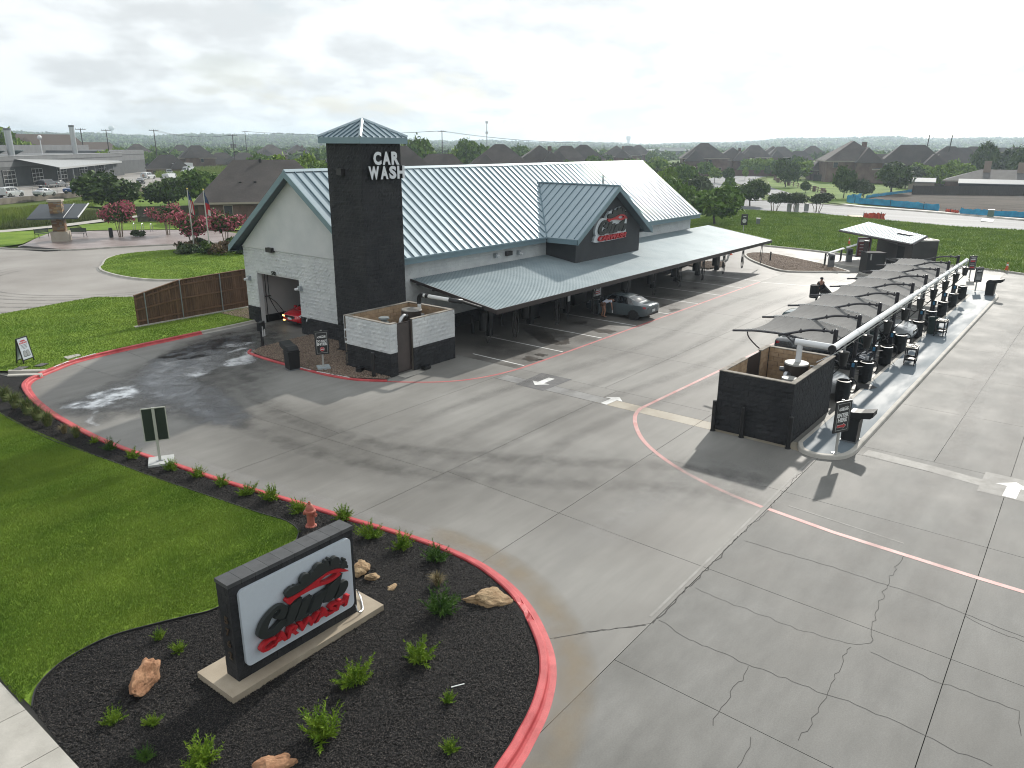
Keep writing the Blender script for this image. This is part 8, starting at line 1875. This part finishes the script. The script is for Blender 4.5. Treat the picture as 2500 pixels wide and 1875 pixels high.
for k, (u, d, h, w_) in enumerate(((1560, 168, 4.5, 3.6), (1555, 235, 5, 4), (1590, 262, 4.2, 2.6), (1612, 275, 4.6, 2.6), (1635, 285, 4.6, 2.6), (1528, 240, 4.5, 5), (1505, 255, 6, 6))):
    ptree(4 + k % 3, (154.2,66.7) if False else tuple(Vector((math.cos(a_), math.sin(a_))) * d) if (a_ := math.radians(38.15) - math.atan((u - 1106) / 1637)) is not None else None, w_, h, ['young tree nearest the street on the curved road', 'slim young tree inside the road curve', 'thin young tree farther up the median', 'second thin young tree farther up the median', 'last thin young tree up the median', 'bushy young tree on the left verge of the curve', 'larger tree before the two storey brick house'][k], 'young roadside trees', .2)
BIG = 'large bright trees behind the workshop'
for u, d, wd, h, l in ((8, 300, 18, 18, 'large bright tree behind the first workshop stack'), (48, 305, 17, 18.6, 'large bright tree between the first two workshop stacks'), (82, 310, 14, 13.5, 'bright tree just right of the second workshop stack')):
    a_ = math.radians(38.15) - math.atan((u - 1106) / 1637); ptree(2, (d * math.cos(a_), d * math.sin(a_)), wd, h, l, BIG, .05)
def pol(u, d): a = math.radians(38.15) - math.atan((u - 1106) / 1637); return (d * math.cos(a), d * math.sin(a))
for u, d, wd, h, k, l in ((605, 168, 9, 7.6, 2, 'leftmost bright tree over the broad brown hipped roof'), (640, 172, 10, 9.0, 2, 'second bright tree over the broad brown hipped roof'), (672, 176, 9, 9.2, 2, 'third bright tree over the broad brown hipped roof'), (700, 180, 8, 8.6, 2, 'bright tree touching the left side of the dark tower'), (906, 230, 15, 13.8, 0, 'tallest tree just right of the dark tower'), (1022, 240, 13, 13.6, 0, 'tall tree under the cell tower mast'), (988, 250, 9, 10, 2, 'bright tree left of the one under the cell tower'), (1118, 330, 15, 11.5, 0, 'broad tree between two brown roofs right of the cell tower'), (560, 160, 6, 4.6, 2, 'low bright tree at the left end of the hipped roof'), (1045, 260, 8, 10, 0, 'tree right behind the one under the cell tower')):
    ptree(k, pol(u, d), wd, h, l, 'trees among the rooftops', .05)
BELT = 'trees of the belt between the far houses'
for k in range(190):
    z = rnd.random(); u = rnd.uniform(-30, 2240); d = 250 + 520 * rnd.random() ** 1.2
    if 1440 < u < 1700 and d < 330: d += 130
    if u > 1720: d = max(d, 340)
    h = rnd.uniform(5, 8.2) + (1.5 if u < 800 else 0); ptree(rnd.choice((4, 5, 6, 7, 4)), pol(u, d), rnd.uniform(7, 12), h, 'leafy tree in the belt between the far houses', BELT, .04, tr=TR)
for k in range(34):
    u = rnd.uniform(1235, 1430); ptree(rnd.choice((4, 5, 6)), pol(u, rnd.uniform(190, 270)), rnd.uniform(5, 8), rnd.uniform(4.5, 7), 'leafy tree behind the ridge of the hall roof', 'trees behind the ridge', .04)
for k in range(20):
    u = rnd.uniform(1590, 1740); ptree(rnd.choice((4, 6)), pol(u, rnd.uniform(300, 335)), rnd.uniform(6, 9), rnd.uniform(4, 6.2), 'bushy tree along the fence of the far brick houses', 'trees along the far fence', .04)
# far woods and hills
def hill(d, u):
    t = min(max((d - 1000) / 1700, 0), 1); t = t * t * (3 - 2 * t); x = u / 2212
    a = 27 - 22 * math.exp(-((x - .58) / .17) ** 2) + 3.2 * math.sin(u * .011 + 1) + 2.0 * math.sin(u * .031); return a * t
hv, hf = [], []; US = np.linspace(-500, 2800, 120); DS_ = [820, 1000, 1200, 1500, 1800, 2100, 2400, 2700, 3200, 3900]
for d in DS_:
    for u in US: x, y = pol(u, d); hv.append((x, y, hill(d, u) - .4))
nu = len(US); hf = [(i * nu + j, (i + 1) * nu + j, (i + 1) * nu + j + 1, i * nu + j + 1) for i in range(len(DS_) - 1) for j in range(nu - 1)]
hb_ = MB(); hb_.add(hv, [f[::-1] for f in hf]); struct(hb_.build('hills', mat('wooded_ground', (.020, .04, .012), .95, vscale=.02, col2=(.05, .075, .025)), None, 2))
N_ = 11000; du = nrng.uniform(-120, 2330, N_); dd = 430 + 2500 * nrng.random(N_) ** 1.25; ang = math.radians(38.15) - np.arctan((du - 1106) / 1637); hz_ = np.array([hill(a, b) for a, b in zip(dd, du)])
keep = ~((dd < 600) & (du > 1300) & (du < 1480)); du, dd, ang, hz_ = du[keep], dd[keep], ang[keep], hz_[keep]; N_ = len(dd)
Q = 24; sc_f = (3.2 + 2.2 * nrng.random(N_)) * (1 + np.clip((dd - 900) / 1800, 0, 1) * .8); v = nrng.normal(0, 1, (N_, Q, 3)); v /= np.linalg.norm(v, axis=2)[..., None]; v[..., 2] = np.abs(v[..., 2]) * 1.5 - .15
P = np.stack([dd * np.cos(ang), dd * np.sin(ang), hz_ + .3], 1)[:, None] + v * sc_f[:, None, None] * np.array([1.15, 1.15, .85]); u_ = nrng.normal(0, 1, (N_, Q, 3)); u_ /= np.linalg.norm(u_, axis=2)[..., None]; w_ = np.cross(u_, v); w_ /= np.linalg.norm(w_, axis=2)[..., None] + 1e-6
s_ = (sc_f * .5)[:, None, None]; V = np.stack([P - u_ * s_, P + w_ * s_ * .8, P + u_ * s_, P - w_ * s_ * .8], 2).reshape(-1, 3)
tag(np_mesh('far_woods', V, np.arange(N_ * Q * 4).reshape(-1, 4), [LEAF[0], LEAF[1]], mi=np.repeat((nrng.random(N_) < .5).astype(int), Q), kind='stuff'), 'hazy woodland covering the far plain and hills', 'woods')
# tall weeds
m_weed = mat('tall_weed', (.10, .165, .02), .8, vscale=.15, col2=(.22, .27, .05), spec=.15)
def weeds(poly, n, h, w_, m, l): tag(blades('weeds', poly, n, 0.0, h=h, w=w_, m=m, lean=.4), l, 'weeds')
weeds([pol(360, 250), pol(560, 215), pol(560, 345), pol(370, 345)], 30000, (1.0, 2.6), .16, m_weed, 'bright tall weeds on the lot behind the workshop')
weeds([(18, 112), (36, 113), (44, 120), (52, 130), (40, 131), (22, 118)], 14000, (.5, 1.7), .06, m_weed, 'tall green weeds between the path and the railway')
weeds([(36, 110.8), (48, 114), (57, 119), (62, 126), (50, 125), (40, 116)], 12000, (.4, 1.0), .04, m_tuft, 'pale tall grass behind the stone shelter')
weeds([(40, 136), (60, 152), (80, 165), (100, 176), (105, 172), (75, 150), (50, 132)], 14000, (.15, .6), .06, m_weed, 'low weeds along the foot of the retaining wall')

# ---------------------------------------------------------------- houses
m_brick = mat('house_brick', (.095, .058, .045), .9, vscale=.6, col2=(.15, .10, .08), fine=.15, fscale=6, rnd_obj=.15); m_shing = mat('brown_shingle', (.045, .038, .035), .9, vscale=.35, col2=(.068, .058, .053), fine=.15, fscale=5, rnd_obj=.25); m_shing2 = mat('grey_shingle', (.075, .072, .068), .9, vscale=.4, col2=(.105, .10, .095), fine=.12, fscale=5); m_htrim = mat('house_trim', (.30, .26, .22), .8); m_hwin = mat('house_window', (.03, .035, .04), .15)
def hip(q, x0, x1, y0, y1, z0, z1, ridge, o=.5, ax='x'):
    x0, x1, y0, y1 = x0 - o, x1 + o, y0 - o, y1 + o; cx_, cy_ = (x0 + x1) / 2, (y0 + y1) / 2; h = ridge / 2
    a, b = ((cx_ - h, cy_, z1), (cx_ + h, cy_, z1)) if ax == 'x' else ((cx_, cy_ - h, z1), (cx_, cy_ + h, z1))
    c = [(x0, y0, z0), (x1, y0, z0), (x1, y1, z0), (x0, y1, z0)]
    q.add(c + [a, b], ([(0, 1, 5, 4), (1, 2, 5), (2, 3, 4, 5), (3, 0, 4)] if ax == 'x' else [(0, 1, 4), (1, 2, 5, 4), (2, 3, 5), (3, 0, 4, 5)]) + [(3, 2, 1, 0)])
def house_src(W, D, e, r, ridge, ax='x', wing=None, roofm=None, nwin=4, chim=False):
    """meshes of one house type: name -> (mesh, children)"""
    out = [('wall', MB().bb((-W / 2, -D / 2, 0), (W / 2, D / 2, e)).mesh('wall', m_brick), [])]
    q = MB(); hip(q, -W / 2, W / 2, -D / 2, D / 2, e, r, ridge, ax=ax); ch = []
    if chim: ch = [('chimney', MB().bb((W * .18, -.5, r - 2.2), (W * .18 + 1.1, .5, r - .3)).mesh('chimney', m_brick))]
    out.append(('roof', q.mesh('roof', roofm or m_shing), ch))
    if wing:
        wx, ww, wd, we_, wr_ = wing
        out.append(('wing_wall', MB().bb((wx - ww / 2, -D / 2 - wd, 0), (wx + ww / 2, -D / 2 + .5, we_)).mesh('wing_wall', m_brick), []))
        q = MB(); hip(q, wx - ww / 2, wx + ww / 2, -D / 2 - wd, D / 2 * .4, we_, wr_, (wd + D * .7) * .45, ax='y'); out.append(('wing_roof', q.mesh('wing_roof', roofm or m_shing), []))
    for k in range(nwin):
        x = -W / 2 + W * (k + .7) / (nwin + .4); z = 1.0 if k % 2 or e < 4 else 3.6
        out.append(('window', MB().bb((x - .6, -D / 2 - .08, z), (x + .6, -D / 2 - .02, z + 1.5)).mesh('window', m_htrim), [('pane', MB().bb((x - .5, -D / 2 - .12, z + .1), (x + .5, -D / 2 - .081, z + 1.4)).mesh('pane', m_hwin))]))
    out.append(('fascia', MB().bb((-W / 2 - .5, -D / 2 - .55, e - .28), (W / 2 + .5, -D / 2 - .5, e - .01)).bb((-W / 2 - .55, -D / 2 - .5, e - .28), (-W / 2 - .5, D / 2 + .5, e - .01)).mesh('fascia', m_htrim), []))
    return out
HT = [house_src(15, 14, 5.6, 10.6, 2.5, wing=(-3.5, 6.5, 3, 4.6, 8.2)), house_src(14, 16, 5.4, 10.4, 4, 'y', wing=(3, 6, 2.5, 5, 8.8), chim=True), house_src(16, 12, 3.2, 8.6, 5, wing=(4, 6, 3, 3.2, 6.6)), house_src(13, 12, 5.4, 10.2, 3.5, wing=(-2.5, 5, 2, 5.4, 8.8)),
      house_src(18.5, 17, 2.9, 8.25, 8.6, chim=False, nwin=3), house_src(34, 14, 2.7, 5.2, 20, roofm=m_shing2, chim=False), house_src(26, 14, 9, 13.5, 20, roofm=mat('tan_shingle', (.11, .085, .07), .9), wing=(-6, 6, 2, 9, 12.5), nwin=6)]
def house(k, p, rz, l, grp='houses of the far streets', s=1.0):
    t = thing('house', l, 'house', (*p, 0), rz, grp); t.scale = (s, s, s)
    for nm, me, ch in HT[k]:
        o = link(bpy.data.objects.new(nm, me), t)
        for cn, cm_ in ch: link(bpy.data.objects.new(cn, cm_), o)
    return t
hL = house(4, pol(590, 121), R(-33), 'house with the broad brown hipped roof left of the dark tower', None)
for x, y, z in ((-3.6, -4.9, 5.05), (-1.6, -4.9, 5.1), (1.3, -4.9, 5.05), (2.4, -5.0, 5.0), (-.6, -.5, 8.0)): MB().bb((x - .18, y - .18, z - .2), (x + .18, y + .18, z + .35)).build('roof_vent', m_dkcore, hL)
BH = 'brown roofed houses behind the hall'
for k, (u, d, ty, rz, l) in enumerate(((868, 150, 3, -40, 'brown roof showing just right of the dark tower'), (956, 168, 2, -45, 'brown hipped roof second right of the dark tower'), (1078, 205, 0, -50, 'big brown roof in the middle above the hall ridge'), (1160, 236, 1, -50, 'brown roof just right of the middle one above the hall'), (1216, 268, 3, -55, 'brown roof third right of the tower mast'), (1251, 292, 0, -55, 'brown double roof above the dormer'), (1319, 380, 1, -60, 'small brown roof above the right part of the hall ridge'), (1344, 420, 3, -60, 'smaller brown roof farther along the same street'), (1364, 465, 0, -60, 'smallest brown roof of that row before the white depot'))):
    house(ty, pol(u, d), R(rz), l, BH)
RH = 'brick houses beyond the curved road'
for u, d, ty, rz, l, s in ((1500, 308, 0, -60, 'two storey brick house left of the curved road', 1.08), (1558, 335, 1, -62, 'brick house with a porch next right of it', .95), (1604, 372, 3, -65, 'brick house with twin roofs third along the curved road', 1.05), (1641, 412, 1, -65, 'brown roof fourth along the curved road', 1), (1658, 400, 3, -60, 'brown roof fifth along the curved road', 1), (1698, 398, 2, -70, 'low brown roof with a pale skylight along the curved road', .95), (1724, 470, 0, -70, 'brown roof behind the low one', 1), (1804, 268, 1, -65, 'big pyramid roofed brick house behind the green verge', 1.16), (1775, 278, 2, -65, 'lower wing house left of the pyramid roof', 1), (1930, 266, 2, -72, 'wide brown house behind the broad round tree', 1.28), (2008, 292, 0, -74, 'brown house right of the wide one', 1), (2034, 332, 3, -74, 'brown roof second right of the wide house', 1), (2055, 352, 0, -76, 'brown roof third right of the wide house', 1), (2088, 392, 1, -76, 'brown roof fourth right of the wide house', 1), (2113, 432, 3, -78, 'brown roof fifth right of the wide house', 1), (2140, 470, 0, -78, 'brown roof just left of the tall dark trees', 1), (1870, 330, 2, -70, 'low roof between the pyramid house and the wide house', .9)):
    house(ty, pol(u, d), R(rz), l, RH, s)
rh = house(5, pol(2180, 226), R(-84), 'low ranch house with two tan chimneys behind the dirt lot', None)
for x in (-9.5, -2.5): MB().bb((x, -2, 3.4), (x + 1.5, -.8, 7.2 if x < -5 else 6.9)).build('chimney', mat('tan_chimney', (.22, .17, .135), .85), rh)
house(6, pol(140, 350), R(-20), 'long tan apartment block behind the workshop', 'far houses on the left', 1); house(6, pol(235, 410), R(-20), 'farther tan apartment block right of the long one', 'far houses on the left', .8)
for u, d, ty, l in ((222, 285, 2, 'small tan house behind the workshop roof'), (388, 285, 2, 'brick house at the right end of the workshop'), (451, 335, 3, 'red brick gable house left of the utility poles'), (502, 345, 2, 'pale roofed house between the utility poles'), (548, 350, 2, 'pale house just right of the utility poles'), (605, 430, 0, 'wide brown roof far behind the bright trees'), (712, 340, 2, 'red brown roof left of the dark tower top'), (330, 420, 0, 'brown roof behind the third workshop stack'), (420, 480, 3, 'far brown roof before the water tower'), (660, 470, 1, 'far brown roof above the bright trees')):
    house(ty, pol(u, d), R(-25), l, 'far houses on the left', .8 if ty == 2 else .95)
# yard sheds, fences
for u, d, W, l in ((1955 - 15, 214, 5.5, 'tan shed with a pale roof behind the dark yard fence'), (2085, 213, 13, 'long pale metal carport roof behind the dark yard fence')):
    t = thing('shed', l, 'shed', (*pol(u + 20, d), 0), R(-80)); MB().bb((-W / 2, -1.5, 0), (W / 2, 1.5, 2.3)).build('wall', m_htrim if W < 6 else m_shop, t); q = MB(); q.extr([(-1.9, 2.3), (1.9, 2.3), (1.9, 2.42), (0, 3.3), (-1.9, 2.42)], frame((-W / 2 - .2, 0, 0), (0, 1, 0), (0, 0, 1)), 0, W + .4); q.build('roof', m_wkroof, t)
def far_fence(pts, h, m, l, post=None):
    t = thing('wooden_fence', l, 'fence'); q = MB(); pm_ = MB()
    for a, b in zip(pts[:-1], pts[1:]):
        L_ = math.dist(a, b); n = int(L_ / .15); rz = math.atan2(b[1] - a[1], b[0] - a[0])
        for k in range(n):
            f = (k + .5) / n; q.box((a[0] + (b[0] - a[0]) * f, a[1] + (b[1] - a[1]) * f, h / 2 + rnd.uniform(-.02, .02)), (.14, .025, h), rz)
        for k in range(int(L_ / 2.4) + 1):
            f = k * 2.4 / L_; MB().box((a[0] + (b[0] - a[0]) * f + .06, a[1] + (b[1] - a[1]) * f + .06, h / 2), (.09, .09, h + .05), rz).build('post', m, t)
    q.build('pickets', m, t, kind='stuff'); return t
far_fence([(52.3, 107.5), (56, 104.8), (66.5, 99.6), (80, 92)], 2.1, m_woodd, 'dark weathered fence behind the crape myrtles'); far_fence([(64.8, 44.6), (84, 44.6), (92, 47)], 2.2, m_woodd, 'brown fence beyond the far end of the hall'); far_fence([(197, 38.5), (203, 29), (209.5, 18), (208, -30)], 2.0, m_woodd, 'dark fence along the back of the dirt lot'); far_fence([pol(1500, 292), pol(1600, 300), pol(1720, 308)], 2.0, m_wood, 'brown fence before the far brick houses'); far_fence([(252, 78), (258, 66), (255, 54)], 2.0, m_woodd, 'dark fence in front of the pyramid roofed house')
rf_ = thing('rail_fence', 'low wooden rail fence with brick pillars curving along the footpath', 'fence'); P_ = spline([(166, 48.5), (172, 51), (186, 55), (205, 66), (235, 83), (262, 94)], 6)
for i, (a, b) in enumerate(zip(P_[:-1], P_[1:])):
    m = m_brick if i % 3 == 0 else m_wood; MB().box((*a, .6), (.7, .7, 1.3) if i % 3 == 0 else (.16, .16, 1.2)).build('pillar' if i % 3 == 0 else 'post', m, rf_); MB().tube([(*a, .5), (*b, .5)], .06, 4).build('rail', m_wood, rf_); MB().tube([(*a, 1.0), (*b, 1.0)], .06, 4).build('rail', m_wood, rf_)
# silt fence, netting, boxes
m_silt = mat('blue_silt_cloth', (.01, .22, .42), .6, vscale=1.2, col2=(.015, .33, .56), bump=.8, bscale=4)
def ribbon(name, pts, h, m, l, cat, grp=None):
    t = thing(name, l, cat, (0, 0, 0), 0, grp); S = spline(pts, 14); q = MB(); vs = []
    for i, (x, y) in enumerate(S):
        for z, r in ((0, .05), (h * .5, .22), (h, .10)): vs.append((x + rnd.uniform(-r, r), y + rnd.uniform(-r, r), z * rnd.uniform(.85, 1.1)))
    n = len(S); q.add(vs, [(i * 3 + k, (i + 1) * 3 + k, (i + 1) * 3 + k + 1, i * 3 + k + 1) for i in range(n - 1) for k in range(2)]); q.build('cloth', m, t, 2)
    for x, y in S[::10]: MB().cyl((x, y, 0), (x, y, h + .15), .04, n=5).build('stake', m_woodd, t)
ribbon('silt_fence', [(172, 43.2), (166, 43.6), (159.5, 41.8), (154.6, 32.4), (149.6, 24.8)], 1.1, m_silt, 'bright blue silt fence wrapping the corner of the dirt lot', 'silt fence', 'blue silt fences'); ribbon('silt_fence', [(145.6, 20.8), (144.2, 17), (143.6, 11.7), (142.4, 4), (142.4, -20)], .9, m_silt, 'second blue silt fence running out of the right edge', 'silt fence', 'blue silt fences'); ribbon('silt_fence', [(214, 40.2), (200, 41.6), (186, 42.6), (176, 43.2)], .6, m_silt, 'thin blue silt fence along the far side of the dirt lot', 'silt fence', 'blue silt fences')
ribbon('orange_netting', [(124.9, 30.6), (125.4, 28.9), (125.3, 27.6)], 0.95, mat('orange_net', (.55, .07, .03), .7), 'orange safety netting on stakes at the street edge', 'netting'); ribbon('orange_netting', [(148.2, 23.4), (147, 22.2), (146, 21.2)], .5, mat('orange_net', (.55, .07, .03), .7), 'low scrap of orange netting between the blue silt fences', 'netting')
for x, y, l in ((129.4, 43.4, 'pale utility box left of its twin by the street'), (129.7, 42.3, 'pale utility box in the middle at the street trees'), (131.9, 41.4, 'pale utility box apart on the right of the pair')):
    t = thing('utility_box', l, 'utility box', (x, y, .1), R(20), 'utility boxes by the street'); MB().bb((-.4, -.35, 0), (.4, .35, 1.25)).build('cabinet', m_wkroof, t); MB().bb((-.44, -.39, 1.25), (.44, .39, 1.33)).build('lid', m_alu, t)
t = thing('utility_box', 'small green box on the far verge of the street', 'utility box', (141.2, 16.0, .1)); MB().bb((-.4, -.4, 0), (.4, .4, 1.0)).build('cabinet', mat('box_green', (.10, .17, .13), .6), t); MB().bb((-.43, -.43, 1.0), (.43, .43, 1.08)).build('lid', m_alu, t)
tag(MB().box((128.6, 32.6, .06), (3.6, 2.0, .05), R(25)).build('plywood_sheet', mat('plywood', (.45, .36, .27), .8)), 'pale plywood sheet lying on the street', 'plywood'); tag(MB().box((134.5, 15.5, .06), (5, 1.5, .05), R(5)).build('steel_plate', m_steelgrey), 'dark steel plate lying on the street', 'plate')
# poles, towers, wires
def pole(p, h, l, arms=2, trafo=False, lean=0.0):
    t = thing('utility_pole', l, 'utility pole', (*p, 0), R(-30), 'utility poles'); M_ = (lean, 0)
    MB().cyl((0, 0, 0), (lean, 0, h), .22, .14, 8).build('pole', m_woodd, t)
    for k in range(arms): MB().box((lean, 0, h - .4 - 1.1 * k), (3.4, .14, .16)).build('crossarm', m_woodd, t)
    q = MB()
    for k in (-1.5, -.7, .7, 1.5): q.cyl((lean + k, 0, h - .3), (lean + k, 0, h), .06, n=5)
    if arms: q.build('insulators', m_steelgrey, t, kind='stuff')
    if trafo:
        for s in (-1, 1): MB().cyl((s * .7, 0, h - 5.2), (s * .7, 0, h - 3.6), .45, n=10).build('transformer', m_wk1, t)
pole((179.3, 282), 13.9, 'dark utility pole with transformers left of its twin', 1, True); pole((252.9, 385.4), 17.0, 'taller utility pole right of the one with transformers', 1)
pole((274, 52), 14, 'leaning grey pole left of its twin behind the dirt lot', 0, False, 1.2); pole((285, 47.6), 14, 'leaning grey pole right of its twin behind the dirt lot', 0, False, 1.4)
for u, d, l in ((219, 330, 'thin far pole above the workshop roof'), (271, 350, 'thin far pole behind the workshop middle'), (369, 340, 'dark pole at the right end of the workshop'), (960, 300, 'pole with wires behind the rooftops')): pole(pol(u, d), 15.5, l, 1)
q = MB()
for k in (-1.5, 0, 1.5):
    for a, b in (((179.3, 282, 13.7), (252.9, 385.4, 16.8)), ((252.9, 385.4, 16.8), (*pol(960, 300), 15.3)), ((179.3, 282, 13.7), (*pol(369, 340), 15.2)), ((*pol(960, 300), 15.2), (*pol(1330, 330), 11.5))):
        q.tube([(a[0] + (b[0] - a[0]) * t + k * .5, a[1] + (b[1] - a[1]) * t - k * .5, a[2] + (b[2] - a[2]) * t - 6 * t * (1 - t)) for t in np.linspace(0, 1, 10)], .035, 3, False)
q.tube([(274.8 + 11 * t, 52 - 4.4 * t, 8.5 - 12 * t * (1 - t)) for t in np.linspace(0, 1, 10)], .08, 4, False); tag(q.build('power_lines', m_steelgrey, kind='stuff'), 'thin power lines between the poles', 'wires')
t = thing('cell_tower', 'slim cell tower mast with two antenna rings above the hall roof', 'mast', (*pol(1052, 900), 0)); MB().cyl((0, 0, 0), (0, 0, 34), .6, .35, 8).build('mast', m_wk1, t)
for z in (22, 33): MB().cyl((0, 0, z), (0, 0, z + 2.4), 1.5, n=8).build('antenna_ring', m_wkroof, t)
t = thing('water_tower', 'pale bulb water tower far on the left horizon', 'water tower', (*pol(283, 3000), 0)); MB().sph((0, 0, 58), 9.5, 20, 12, .85).build('bulb', m_white, t, 2); MB().cyl((0, 0, 20), (0, 0, 52), 2.0, 2.6, 10).build('stem', m_white, t)
t = thing('water_tower', 'pale drum water tower far beyond the hall ridge', 'water tower', (*pol(1343, 2500), 0)); MB().lathe([(4.5, 0), (4.5, 24), (6.8, 28), (7, 29), (7, 37), (6, 38)], n=20).build('tank', m_white, t)
t = thing('depot', 'long low white depot far behind the hall ridge', 'building', (*pol(1425, 700), 0), R(-55)); MB().bb((-32, -14, 0), (32, 14, 6.2)).build('wall', m_wk1, t); MB().bb((-32.5, -14.5, 6.2), (32.5, 14.5, 7.0)).build('roof', m_white, t); MB().bb((-6, -4, 7.0), (14, 6, 8.6)).build('roof_unit', m_wkroof, t)
t = thing('box_trailer', 'white box trailer parked at the tall weeds', 'trailer', (*pol(415, 285), 0), R(10)); MB().bb((-4, -1.25, 1.0), (4, 1.25, 4.2)).build('box', m_white, t); MB().cyl((-2, -1.3, .5), (-2, 1.3, .5), .5).cyl((-3, -1.3, .5), (-3, 1.3, .5), .5).build('axle_wheels', m_tyre, t)

# ---------------------------------------------------------------- air
hzm = bpy.data.materials.new('haze_air'); hzm.use_nodes = True; nt = hzm.node_tree; nt.nodes.clear(); o_ = nt.nodes.new('ShaderNodeOutputMaterial'); pv_ = nt.nodes.new('ShaderNodeVolumePrincipled')
pv_.inputs['Color'].default_value = (.74, .87, 1.0, 1); pv_.inputs['Density'].default_value = .00026; pv_.inputs['Anisotropy'].default_value = .45; nt.links.new(pv_.outputs[0], o_.inputs['Volume'])
MB().bb((-1550, -3850, -1.3), (4650, 4650, 78)).build('haze', hzm, kind='stuff')
